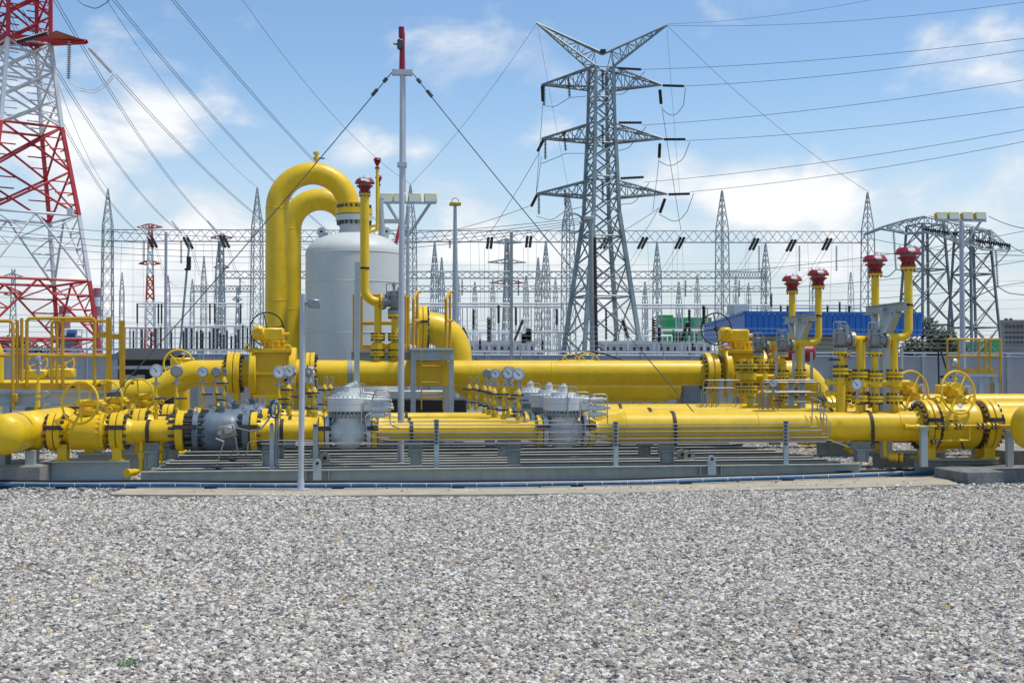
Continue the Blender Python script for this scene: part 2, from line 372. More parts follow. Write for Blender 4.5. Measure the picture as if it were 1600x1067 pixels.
# loose crushed stone (stuff): pebbles scattered on a sheet just above the ground
def scatter(name, poly, dens, size, label, zed=.004, nvar=7, rough=1.0):
    m = MB(); nx, ny = 60, 50; q = [Vector((*p, 0)) for p in poly]
    for jy in range(ny+1):
        for ix in range(nx+1):
            p = q[0].lerp(q[1], ix/nx).lerp(q[3].lerp(q[2], ix/nx), jy/ny)
            h = noise.noise((p.x*.55, p.y*.55, 1.3))*.028 + noise.noise((p.x*1.9, p.y*1.9, 7.1))*.014
            m.v.append(Vector((p.x, p.y, zed + max(0.0, h+.012)*rough)))
    for jy in range(ny):
        for ix in range(nx): i0 = jy*(nx+1)+ix; m.f.append((i0, i0+1, i0+nx+2, i0+nx+1))
    ob = m.build(name, 'ground', smooth=False); ob['kind'] = 'stuff'; ob['label'] = label; ob['category'] = 'gravel'
    ng = bpy.data.node_groups.new(name, 'GeometryNodeTree'); L = ng.links.new; nn = ng.nodes.new
    ng.interface.new_socket('Geometry', in_out='INPUT', socket_type='NodeSocketGeometry'); ng.interface.new_socket('Geometry', in_out='OUTPUT', socket_type='NodeSocketGeometry')
    gi = nn('NodeGroupInput'); go = nn('NodeGroupOutput')
    dp = nn('GeometryNodeDistributePointsOnFaces'); dp.inputs['Density'].default_value = dens; L(gi.outputs[0], dp.inputs['Mesh'])
    outj = nn('GeometryNodeJoinGeometry')
    rv = nn('FunctionNodeRandomValue'); rv.data_type = 'INT'; rv.inputs[4].default_value = 0; rv.inputs[5].default_value = nvar-1
    for k in range(nvar):
        mm = nn('GeometryNodeMeshIcoSphere'); mm.inputs['Radius'].default_value = 1.0; mm.inputs['Subdivisions'].default_value = 2
        ps = nn('GeometryNodeInputPosition'); nzn = nn('ShaderNodeTexNoise'); nzn.noise_dimensions = '4D'
        nzn.inputs['W'].default_value = k*3.7+.3; nzn.inputs['Scale'].default_value = 1.15; nzn.inputs['Detail'].default_value = 1; L(ps.outputs[0], nzn.inputs['Vector'])
        mr = nn('ShaderNodeMapRange'); mr.inputs[1].default_value = .25; mr.inputs[2].default_value = .75; mr.inputs[3].default_value = .45; mr.inputs[4].default_value = 1.4; L(nzn.outputs[0], mr.inputs[0])
        vm = nn('ShaderNodeVectorMath'); vm.operation = 'SCALE'; L(ps.outputs[0], vm.inputs[0]); L(mr.outputs[0], vm.inputs['Scale'])
        vm2 = nn('ShaderNodeVectorMath'); vm2.operation = 'MULTIPLY'; L(vm.outputs[0], vm2.inputs[0]); vm2.inputs[1].default_value = (1, .74+.05*(k % 3), .46+.06*(k % 4))
        sp = nn('GeometryNodeSetPosition'); L(mm.outputs[0], sp.inputs['Geometry']); L(vm2.outputs[0], sp.inputs['Position'])
        sma = nn('GeometryNodeSetMaterial'); sma.inputs['Material'].default_value = MATS['stone']; L(sp.outputs[0], sma.inputs['Geometry'])
        cp = nn('FunctionNodeCompare'); cp.data_type = 'INT'; cp.operation = 'EQUAL'; L(rv.outputs[2], cp.inputs[2]); cp.inputs[3].default_value = k
        ip = nn('GeometryNodeInstanceOnPoints'); L(dp.outputs['Points'], ip.inputs['Points']); L(sma.outputs[0], ip.inputs['Instance']); L(cp.outputs[0], ip.inputs['Selection'])
        rr = nn('FunctionNodeRandomValue'); rr.data_type = 'FLOAT_VECTOR'; rr.inputs[0].default_value = (-.55,-.55,0); rr.inputs[1].default_value = (.55,.55,6.283); rr.inputs['Seed'].default_value = 5+k
        L(rr.outputs[0], ip.inputs['Rotation'])
        rs = nn('FunctionNodeRandomValue'); rs.data_type = 'FLOAT'; rs.inputs[2].default_value = 0; rs.inputs[3].default_value = 1; rs.inputs['Seed'].default_value = 50+k
        pw = nn('ShaderNodeMath'); pw.operation = 'POWER'; L(rs.outputs[1], pw.inputs[0]); pw.inputs[1].default_value = 2.2
        ma = nn('ShaderNodeMath'); ma.operation = 'MULTIPLY_ADD'; L(pw.outputs[0], ma.inputs[0]); ma.inputs[1].default_value = size*1.15; ma.inputs[2].default_value = size*.48
        L(ma.outputs[0], ip.inputs['Scale']); L(ip.outputs[0], outj.inputs[0])
    if rough: L(gi.outputs[0], outj.inputs[0])
    L(outj.outputs[0], go.inputs[0])
    md = ob.modifiers.new('scatter', 'NODES'); md.node_group = ng
    return ob
def band(y0, y1, mg): return [(.1*y0-.41*y0-mg, y0), (.1*y0+.43*y0+mg, y0), (.1*y1+.43*y1+mg, y1), (.1*y1-.41*y1-mg, y1)]
YS = PZ(800, 770.5, .045).y                      # front edge of the concrete strip
scatter('foreground_gravel', band(5.6, 10.4, 1.0), 3000, .0178, 'pale crushed stone covering the foreground')
scatter('middle_gravel', band(10.4, YS+.05, 1.0), 2100, .0195, 'pale crushed stone up to the concrete strip')
scatter('skid_gravel', band(YS+.05, 27.5, 1.0), 380, .026, 'crushed stone lying under and behind the pipe skid')

# concrete strip in front of the skid
g2 = lambda px, py, z: (PZ(px, py, z).x, PZ(px, py, z).y)
m = MB(); m.slab([g2(*q, .045) for q in ((172,772), (480,774), (800,771.5), (1000,768.5), (1280,762.5), (1500,756.5), (1462,742), (1000,752), (215,752))], -.05, .045)
struct(m.build('concrete_strip', 'slab'))
pz = [g2(300, 771, .046), g2(1350, 760, .046), g2(1350, 748, .046), g2(300, 758, .046)]
scatter('spilled_stones', pz, 16, .016, 'few loose stones spilled on the concrete strip', .0465, 7, 0)
# thick dark slab at the right
a = PZ(1511.5, 757.5, 0); zt = .19
m = MB(); fr = PZ(1512, 738, zt); bl = PZ(1459, 730, zt); rt = PZ(1640, 733, zt); br = PZ(1590, 724, zt)
m.slab([(fr.x, fr.y), (rt.x, rt.y), (br.x, br.y+.4), (bl.x, bl.y)], -.02, zt)
o = m.build('concrete_slab', 'dark_concrete'); bv = o.modifiers.new('b', 'BEVEL'); bv.width = .012
tag(o, 'thick weathered concrete slab lying at the right end of the gravel', 'slab')

# ================================================================== PIPEWORK PARTS
def zrun(px): return .765
def xr(px, Y=Y1): return PY(px, 670, Y).x
def flange(root, x, Y, z, r, t, m='yellow', hub=0, name='flange'):
    b = MB(); c = t*.12
    prof = [(0, 0), (0, r-c), (c, r), (t-c, r), (t, r-c), (t, 0)]
    b.lathe((x, Y, z), (1, 0, 0), prof, 40); return b.build(name, m, root)
def jumper(root, x0, x1, Y, z, r, h=.062):
    b = MB(); ang = R(14)
    b.box(((x0+x1)/2, Y-(r+.012)*math.cos(ang), z+(r+.012)*math.sin(ang)), (x1-x0, .012, h), Matrix.Rotation(-ang, 3, 'X'))
    for x in (x0+.02, x1-.02):
        b.cyl((x, Y-(r+.03)*math.cos(ang), z+(r+.03)*math.sin(ang)), (x, Y-r*math.cos(ang), z+r*math.sin(ang)), .014, 6)
    b.build('earthing_strap', 'strap', root)
def flange_pair(root, x0, x1, Y, z, r, nb=16, m1='yellow', m2='yellow', br=None, out=.05, strap=True, n_=(0,)):
    g = .012; xm = (x0+x1)/2; br = br or r*.09
    flange(root, x0, Y, z, r, xm-g/2-x0, m1); flange(root, xm+g/2, Y, z, r, x1-xm-g/2, m2)
    b = MB(); b.cyl((xm-.01, Y, z), (xm+.01, Y, z), r*.95, 32); b.build('gasket', 'rubber', root)
    b = MB(); b.bolts((xm, Y, z), (1, 0, 0), r*.84, nb, br, (x1-x0)+2*out, .5); b.build('bolts', 'bolt', root, kind='stuff')
    if strap: jumper(root, x0-.035, x1+.035, Y, z, r)
def handwheel(root, c, axis, Rr, r, spokes=4, m='yellow', hub=.045, ph=.3):
    b = MB(); b.torus(c, axis, Rr, r, 44, 8); w = b.build('handwheel', m, root)
    a, u, v = frame(axis); b = MB()
    for k in range(spokes):
        t = 2*math.pi*(k+ph)/spokes; d = u*math.cos(t)+v*math.sin(t); b.cyl(Vector(c)-a*.03*0, Vector(c)+d*Rr, r*.75, 8)
    b.build('spokes', m, w)
    b = MB(); b.cyl(Vector(c)-a*hub, Vector(c)+a*hub, hub, 14); b.build('hub', m, w)
    b = MB(); t = 2*math.pi*.86; d = u*math.cos(t)+v*math.sin(t); b.cyl(Vector(c)+d*Rr, Vector(c)+d*Rr-a*.11, r*1.1, 8); b.build('grip', 'black', w)
    return w
def pipe(name, label, cat, pts, r, m='yellow', n=28, rad=None, group=None, seg=8, part='pipe'):
    pts = [Vector(p) for p in pts]
    t = thing(name, label, cat, (pts[0].x, pts[0].y, 0), group)
    b = MB(); b.path(fillet(pts, rad, seg) if rad else pts, r, n); b.build(part, m, t); return t
def weld(root, x, Y, z, r, m='yellow'):
    b = MB(); b.torus((x, Y, z), (1, 0, 0), r+.001, .006, 36, 6); b.build('weld_seam', m, root)
def ubolt(root, x, Y, z, r, zb, m='strap'):
    b = MB(); n = 14
    pts = [Vector((x, Y-(r+.008)*math.cos(t), z+(r+.008)*math.sin(t))) for t in [math.pi*k/n for k in range(n+1)]]
    pts = [Vector((x, Y-r-.008, zb))] + pts + [Vector((x, Y+r+.008, zb))]
    for i in range(len(pts)-1): b.beam(pts[i], pts[i+1], .016, .05, (1, 0, 0))
    b.build('pipe_clamp', m, root)

RUN = []       # things of the front run, copied for the runs behind
def rthing(name, label, cat, x, group=None):
    t = thing(name, label, cat, (x, Y1, 0), group); RUN.append(t); return t
Z1 = .765; ZR = .80
FRONT = 'of the front run'
# ---- left ball valve
t = rthing('ball_valve', 'yellow ball valve with a thin rimmed handwheel beside the left header %s' % FRONT, 'valve', xr(140), 'ball valves at the left end')
flange_pair(t, xr(79), xr(99), Y1, Z1, .28, 14)
flange_pair(t, xr(175), xr(196), Y1, Z1, .28, 14)
b = MB(); b.lathe((xr(99), Y1, Z1), (1, 0, 0), [(0,.16), (.06,.17), (.12,.2), (.13,.255), (.16,.265), (.52,.265), (.53,.255), (.55,.255), (.56,.275), (.60,.275), (.61,.2), (xr(175)-xr(99),.16)], 40); b.build('body', 'yellow', t)
b = MB(); b.bolts((xr(99)+.545, Y1, Z1), (1,0,0), .255, 22, .016, .09); b.bolts((xr(99)+.145, Y1, Z1), (1,0,0), .255, 22, .013, .05); b.build('body_bolts', 'yellow', t, kind='stuff')
b = MB(); xc = xr(138); b.lathe((xc, Y1, Z1+.24), (0,0,1), [(0,.14), (.06,.14), (.06,.17), (.09,.17), (.09,.11), (.13,.11), (.13,0)], 24); b.build('bonnet', 'yellow', t)
b = MB(); b.bbox((xc+.04, Y1, Z1+.42), (.34,.2,.09), .02); b.bbox((xc+.14, Y1+.05, Z1+.40), (.18,.24,.05), .015); b.build('gearbox', 'yellow', t)
wc = PY(125, 629, Y1-.36); b = MB(); b.cyl(wc, (wc.x+.02, Y1, wc.z+.02), .022, 10); b.build('stem', 'yellow', t)
handwheel(t, wc, Vector((-.42,-1,.08)), .30, .017, 4, ph=.1)
for px in (101, 186):
    b = MB(); X = xr(px); b.box((X, Y1, .47), (.09,.26,.24)); b.box((X, Y1-.137, .47), (.13,.02,.24)); b.box((X, Y1, .361), (.2,.34,.02)); b.build('foot', 'yellow', t)
b = MB(); b.torus((xr(172), Y1-.05, Z1+.32), (0,1,0), .035, .012, 16, 6); b.build('lifting_eye', 'yellow', t)
# ---- inlet spool
t = rthing('pipe_spool', 'narrow yellow pipe between the left ball valve and the shut-off valve %s' % FRONT, 'pipe', xr(235))
L = xr(277)-xr(196); b = MB(); b.lathe((xr(196), Y1, Z1), (1,0,0), [(0,.21), (.03,.2), (.1,.165), (.14,.16), (L-.1,.16), (L-.03,.17), (L,.2)], 36); b.build('pipe', 'yellow', t)
weld(t, xr(196)+.14, Y1, Z1, .16); ubolt(t, xr(233), Y1, Z1, .16, .6)
# ---- shut-off valve (blue grey)
t = rthing('shutoff_valve', 'blue grey axial shut-off valve with long flange studs %s' % FRONT, 'valve', xr(348))
flange(t, xr(277), Y1, Z1, .29, xr(289)-xr(277)); flange(t, xr(303), Y1, Z1, .28, xr(312)-xr(303), 'blue_grey')
b = MB(); b.bolts((xr(296), Y1, Z1), (1,0,0), .245, 14, .025, xr(325)-xr(266), .5); b.cyl((xr(289), Y1, Z1), (xr(303), Y1, Z1), .2, 28); b.build('stud_bolts', 'bolt', t, kind='stuff')
jumper(t, xr(274), xr(312), Y1, Z1, .285)
b = MB(); L = xr(380)-xr(312); b.lathe((xr(312), Y1, Z1), (1,0,0), [(0,.2), (.03,.2), (.06,.24), (.12,.27), (.2,.28), (L-.16,.275), (L-.08,.25), (L-.04,.2), (L,.2)], 40); b.build('body', 'blue_grey', t)
flange(t, xr(380), Y1, Z1, .27, xr(391)-xr(380), 'blue_grey'); flange(t, xr(393), Y1, Z1, .28, xr(403)-xr(393))
b = MB(); b.bolts((xr(391), Y1, Z1), (1,0,0), .235, 14, .023, xr(410)-xr(373), .5); b.build('bolts', 'bolt', t, kind='stuff')
jumper(t, xr(376), xr(404), Y1, Z1, .28)
for px in (305, 382, 333):
    b = MB(); b.torus((xr(px), Y1, Z1+.315), (.5,1,0), .036, .011, 16, 6); b.cyl((xr(px), Y1, Z1+.25), (xr(px), Y1, Z1+.285), .022, 8); b.build('lifting_eye', 'galv', t)
b = MB(); X = xr(346); b.lathe((X, Y1, Z1+.24), (0,0,1), [(0,.05), (.1,.05), (.1,.07), (.13,.07), (.13,.03), (.17,.03), (.17,0)], 14); b.build('plug', 'blue_grey', t)
b = MB(); pc = PY(355, 674, Y1-.34); b.bbox(pc, (.24,.10,.18), .015, Matrix.Rotation(R(-12), 3, 'Y')); b.build('trip_box', 'screen', t)
b = MB(); b.bbox(pc+Vector((.02,-.06,.02)), (.12,.03,.1), .01, Matrix.Rotation(R(-12), 3, 'Y')); b.box(pc+Vector((-.10,-.06,-.02)), (.06,.04,.05)); b.build('trip_mechanism', 'stainless', t)
b = MB(); p0 = PY(337, 685, Y1-.45); p1 = PY(350, 690, Y1-.45); p2 = PY(337, 730, Y1-.45); p3 = PY(349, 735, Y1-.45)
b.cyl(p0, p1, .013, 8); b.path([p1, p2], .009, 8); hl = b.build('hand_lever', 'stainless', t)
b = MB(); b.cyl(p2, p3, .022, 8); b.build('grip', 'black', hl)
b = MB(); b.path(fillet([PY(366, 672, Y1-.36), PY(372, 710, Y1-.36), PY(386, 712, Y1-.36), PY(388, 690, Y1-.36), PY(408, 688, Y1-.36), PY(497, 688, Y1-.36)], .05), .009, 6); b.build('impulse_tube', 'stainless', t)
b = MB(); b.path([PY(368, 668, Y1-.38), PY(392, 674, Y1-.40), PY(408, 670, Y1-.40), PY(420, 655, Y1-.38), PY(426, 640, Y1-.3)], .011, 8); b.build('cable', 'relief_grey', t)
# ---- spool 2
t = rthing('pipe_spool', 'yellow pipe between the blue grey valve and the left grey regulator %s' % FRONT, 'pipe', xr(450))
L = xr(500)-xr(403); b = MB(); b.lathe((xr(403), Y1, Z1), (1,0,0), [(0,.19), (.04,.18), (.12,.16), (L-.32,.16), (L-.22,.145), (L-.05,.145), (L,.18)], 36); b.build('pipe', 'yellow', t)
ubolt(t, xr(441), Y1, Z1, .16, .6)
# ---- regulators
def regulator(lbl, pa, pb, pc_, pd, pe, pf, pg, ph, zc, side):
    t = rthing('gas_regulator', lbl, 'regulator', xr((pd+pe)/2), 'grey gas regulators')
    flange(t, xr(pa), Y1, zc, .24, xr(pb)-xr(pa)); flange(t, xr(pb+1.5), Y1, zc, .235, xr(pc_)-xr(pb+1.5), 'grey_white')
    flange(t, xr(pf), Y1, zc, .235, xr(pg)-xr(pf), 'grey_white'); flange(t, xr(pg+1.5), Y1, zc, .24, xr(ph)-xr(pg+1.5))
    b = MB()
    for xm in ((xr(pb)+.01), (xr(pg)+.01)): b.bolts((xm, Y1, zc), (1,0,0), .2, 14, .022, .2, .5)
    b.build('bolts', 'bolt', t, kind='stuff'); jumper(t, xr(pa)-.02, xr(pc_)+.02, Y1, zc, .24); jumper(t, xr(pf)-.02, xr(ph)+.02, Y1, zc, .24)
    xc = xr((pd+pe)/2); rb = (xr(pe)-xr(pd))/2
    b = MB(); b.lathe((xr(pc_), Y1, zc), (1,0,0), [(0,.15), (.05,.15), (.12,.19), ((xr(pf)-xr(pc_))-.12,.19), ((xr(pf)-xr(pc_))-.05,.15), (xr(pf)-xr(pc_),.15)], 32)
    b.lathe((xc, Y1, zc-.25), (0,0,1), [(0,0), (0,rb*.55), (.02,rb*.75), (.06,rb), (.42,rb), (.47,rb*1.02), (.49,.26), (.52,.26), (.52,0)], 40); b.build('body', 'grey_white', t)
    rc = .305; z0 = zc+.305
    b = MB(); b.lathe((xc, Y1, z0), (0,0,1), [(0,0), (0,rc-.008), (.008,rc), (.097,rc), (.1,rc-.006), (.104,rc-.006), (.107,rc), (.2,rc), (.208,rc-.008), (.212,.20), (.225,.19), (.275,.18), (.28,.06), (.37,.06), (.38,.035), (.41,.035), (.41,0)], 48); cv = b.build('diaphragm_case', 'grey_white', t)
    b = MB(); b.bolts((xc, Y1, z0-.03), (0,0,1), rc*.92, 28, .016, .09); b.bolts((xc, Y1, z0+.215), (0,0,1), rc*.86, 24, .014, .02); b.bolts((xc, Y1, zc+.235), (0,0,1), rb*1.12, 20, .014, .06); b.build('case_bolts', 'relief_grey', cv, kind='stuff')
    b = MB(); s = side
    b.bbox((xc+s*.30, Y1-.12, z0+.1), (.16,.22,.2), .02)
    for (dx, dz, ln, r) in ((.40,.16,.16,.035), (.42,.04,.18,.045), (.40,-.06,.14,.04)):
        b.cyl((xc+s*(dx-.06), Y1-.2, z0+dz), (xc+s*(dx+ln), Y1-.26, z0+dz+.01), r, 14); b.cyl((xc+s*(dx+ln), Y1-.26, z0+dz+.01), (xc+s*(dx+ln+.07), Y1-.27, z0+dz+.015), r*.55, 12)
        b.cyl((xc+s*(dx+.03), Y1-.2, z0+dz-.06), (xc+s*(dx+.03), Y1-.2, z0+dz+.07), r*.6, 10)
    b.build('pilot', 'grey_white', t)
    b = MB()
    b.path(fillet([(xc+s*.30, Y1-.24, z0+.12), (xc+s*.20, Y1-.36, z0+.16), (xc+s*.20, Y1-.36, z0-.30), (xc+s*.36, Y1-.36, z0-.34)], .06), .009, 6)
    b.path(fillet([(xc-.1, Y1-.1, z0+.25), (xc-.1, Y1-.1, z0+.36), (xc+.18, Y1-.1, z0+.36), (xc+.18, Y1-.1, z0+.22)], .04), .008, 6)
    b.path(fillet([(xc+s*.34, Y1-.3, z0-.02), (xc+s*.26, Y1-.38, z0-.05), (xc+s*.28, Y1-.38, z0-.36), (xc+s*.6, Y1-.38, z0-.38)], .06), .009, 6)
    b.path(fillet([(xc+s*.36, Y1-.26, z0+.15), (xc+s*.36, Y1-.3, z0+.25), (xc+s*.62, Y1-.3, z0+.25), (xc+s*.62, Y1-.3, z0-.2), (xc+s*.75, Y1-.32, z0-.24)], .06), .009, 6)
    b.build('impulse_tubes', 'stainless', t)
    return t
regulator('left grey gas regulator with round diaphragm case %s' % FRONT, 499, 507, 515, 523, 565, 573, 580, 589, .745, 1)
# ---- middle spool
t = rthing('pipe_spool', 'slim yellow pipe between the two grey regulators %s' % FRONT, 'pipe', xr(700))
L = xr(839)-xr(589); b = MB(); b.lathe((xr(589), Y1, .74), (1,0,0), [(0,.17), (.04,.16), (.12,.135), (L-.16,.135), (L-.1,.15), (L,.17)], 36); b.build('pipe', 'yellow', t)
ubolt(t, xr(643), Y1, .74, .135, .6)
b = MB(); b.lathe((xr(589)+.9, Y1, .74), (1,0,0), [(0,.135), (.006,.139), (.012,.135)], 36); b.build('weld_seam', 'yellow', t)
regulator('right grey gas regulator with round diaphragm case %s' % FRONT, 838, 846, 855, 859, 902, 910, 917, 926, .745, 1)
# ---- big right-hand pipe with eccentric reducer
t = rthing('outlet_pipe', 'wide yellow outlet pipe right of the regulators %s' % FRONT, 'pipe', xr(1180))
b = MB(); n = 40; sec = [(xr(926), .745, .16), (xr(930), .745, .15), (xr(937), .747, .15), (xr(968), .79, .226), (xr(975), ZR-.008, .23), (xr(1425), ZR-.008, .23), (xr(1437), ZR-.008, .27)]
pr = None
for (x, zc, r) in sec:
    c = b.ring(Vector((x, Y1, zc)), Vector((0,-1,0)), Vector((0,0,1)), r, n)
    if pr is not None: b.bridge(pr, c, n)
    pr = c
b.build('pipe', 'yellow', t)
for px in (975, 1180, 1400): weld(t, xr(px), Y1, ZR-.008, .23)
ubolt(t, xr(1050), Y1, ZR-.008, .23, .52); ubolt(t, xr(1355), Y1, ZR-.008, .23, .52)
# ---- right ball valve
t = rthing('ball_valve', 'large yellow ball valve with spoked handwheel near the right edge %s' % FRONT, 'valve', xr(1492), 'ball valves at the right end')
flange_pair(t, xr(1436), xr(1454), Y1, ZR, .40, 20, out=.055)
flange_pair(t, xr(1530), xr(1548), Y1, ZR, .40, 20, out=.055)
L = xr(1530)-xr(1454); b = MB(); b.lathe((xr(1454), Y1, ZR), (1,0,0), [(0,.24), (.06,.26), (.07,.35), (.12,.36), (.13,.37), (L-.17,.375), (L-.16,.36), (L-.10,.35), (L-.06,.27), (L,.24)], 44); b.build('body', 'yellow', t)
b = MB(); b.bolts((xr(1454)+.095, Y1, ZR), (1,0,0), .345, 26, .02, .09); b.build('body_bolts', 'yellow', t, kind='stuff')
xc = xr(1492); b = MB(); b.lathe((xc, Y1, ZR+.34), (0,0,1), [(0,.16), (.05,.16), (.05,.18), (.08,.18), (.08,.12), (.12,.12), (.12,0)], 24); b.build('bonnet', 'yellow', t)
b = MB(); b.cyl((xc-.02, Y1-.16, ZR+.56), (xc-.02, Y1+.16, ZR+.56), .11, 20); b.bbox((xc-.2, Y1, ZR+.57), (.2,.14,.13), .02); b.bbox((xc, Y1, ZR+.50), (.3,.26,.12), .03); b.build('gearbox', 'yellow', t)
b = MB(); b.cyl((xc+.14, Y1-.1, ZR+.55), (xc+.18, Y1-.16, ZR+.55), .075, 16); b.build('position_indicator', 'stainless', t)
wc = PY(1497, 613, Y1-.42); b = MB(); b.cyl(wc, (xc, Y1-.1, ZR+.55), .025, 10); b.build('stem', 'yellow', t)
handwheel(t, wc, Vector((.32,-1,.14)), .325, .018, 4, ph=.62)
for px in (1445, 1537):
    b = MB(); X = xr(px); b.box((X, Y1, .44), (.10,.36,.30)); b.box((X, Y1-.187, .44), (.17,.02,.30)); b.box((X, Y1, .302), (.28,.46,.022)); b.build('foot', 'yellow', t)
for px in (1462, 1516):
    b = MB(); b.torus((xr(px), Y1-.08, ZR+.40), (.4,1,0), .05, .016, 18, 6); b.build('lifting_eye', 'yellow', t)
b = MB(); b.lathe(PY(1500, 634, Y1-.355), (0,-1,.55), [(0,.001), (0,.04), (.006,.04), (.006,0)], 16); b.build('nameplate', 'mast', t)
# ---- bypass pipework in front of the right ball valve
t = thing('bypass_pipe', 'thin yellow bypass pipe with small flanged valves across the right ball valve', 'pipe', (xr(1490), Y1-.5, 0))
Yb = Y1-.46; bp_ = lambda px, py: PY(px, py, Yb)
b = MB(); b.path([bp_(1413, 666.5), bp_(1600, 664)], .014, 10); b.lathe(bp_(1413, 666.5), (1,0,0), [(0,.05), (.06,.03), (.12,.026), (.16,.026), (.17,.036), (.23,.036), (.24,.02), (.28,.014)], 16)
b.path(fillet([bp_(1515, 666), bp_(1515, 688), bp_(1470, 688)], .03), .014, 10); b.path([bp_(1415, 666.5), (xr(1413), Y1-.2, ZR-.03)], .03, 10); b.build('pipe', 'yellow', t)
for (p0, py) in ((1467,666), (1476,666), (1496,665.8), (1501,665.8), (1530,665.5), (1537,665.5), (1551,665.2), (1557,665.2), (1458,690), (1463,690)):
    c = bp_(p0, py); b = MB(); b.cyl(c-Vector((.012,0,0)), c+Vector((.012,0,0)), .05 if py < 680 else .036, 18); fl = b.build('flange', 'yellow', t)
    b = MB(); b.bolts(c, (1,0,0), .042 if py < 680 else .03, 6, .012, .06); b.build('bolts', 'bolt', fl, kind='stuff')
for (p0, py) in ((1486,666), (1544,665)):
    c = bp_(p0, py); b = MB(); b.lathe(c-Vector((.07,0,0)), (1,0,0), [(0,.025), (.03,.032), (.05,.05), (.09,.05), (.11,.032), (.14,.025)], 16); b.cyl(c, c+Vector((0,0,.07)), .018, 10); vv = b.build('valve_body', 'yellow', t)
    b = MB(); b.box(c+Vector((.03,0,.085)), (.16,.022,.012)); b.box(c+Vector((0,0,.08)), (.03,.03,.03)); b.build('lever', 'black', vv)
for (pa, pb) in ((1488,1476), (1505,1498)): b = MB(); b.cyl(bp_(pa, 688.5), bp_(pb, 688), .023, 10); b.build('fitting', 'yellow', t)
b = MB(); b.path([bp_(1502, 690), bp_(1506, 702)], .016, 8); b.build('drain_handle', 'navy', t)
# ---- dip/drain legs under the pipes
t = rthing('drain_valve', 'small yellow drain valve under the narrow left pipe %s' % FRONT, 'valve', xr(222))
b = MB(); b.path(fillet([(xr(222), Y1-.05, .62), (xr(222), Y1-.05, .2), (xr(211), Y1-.3, .19)], .06), .034, 12); b.cyl((xr(222), Y1-.05, .38), (xr(222), Y1-.05, .46), .055, 12); b.cyl((xr(216), Y1-.2, .19), (xr(209), Y1-.36, .19), .05, 14); b.build('drain_pipe', 'yellow', t)
b = MB(); b.cyl((xr(210), Y1-.35, .19), (xr(207), Y1-.42, .19), .06, 14); b.build('blank_cap', 'yellow', t)
t = rthing('drain_valve', 'small yellow flanged drain valve under the wide outlet pipe %s' % FRONT, 'valve', xr(1383))
b = MB(); b.path(fillet([(xr(1382), Y1, .6), (xr(1382), Y1, .33), (xr(1402), Y1-.1, .31)], .06), .034, 12); b.cyl((xr(1388), Y1-.03, .32), (xr(1400), Y1-.1, .31), .07, 14); b.build('drain_pipe', 'yellow', t)
b = MB(); b.cyl((xr(1402), Y1-.11, .31), (xr(1406), Y1-.135, .308), .075, 14); fl = b.build('blank_flange', 'yellow', t)
b = MB(); b.bolts((xr(1404), Y1-.12, .309), (1,-.3,0), .06, 6, .013, .09); b.build('bolts', 'bolt', fl, kind='stuff')

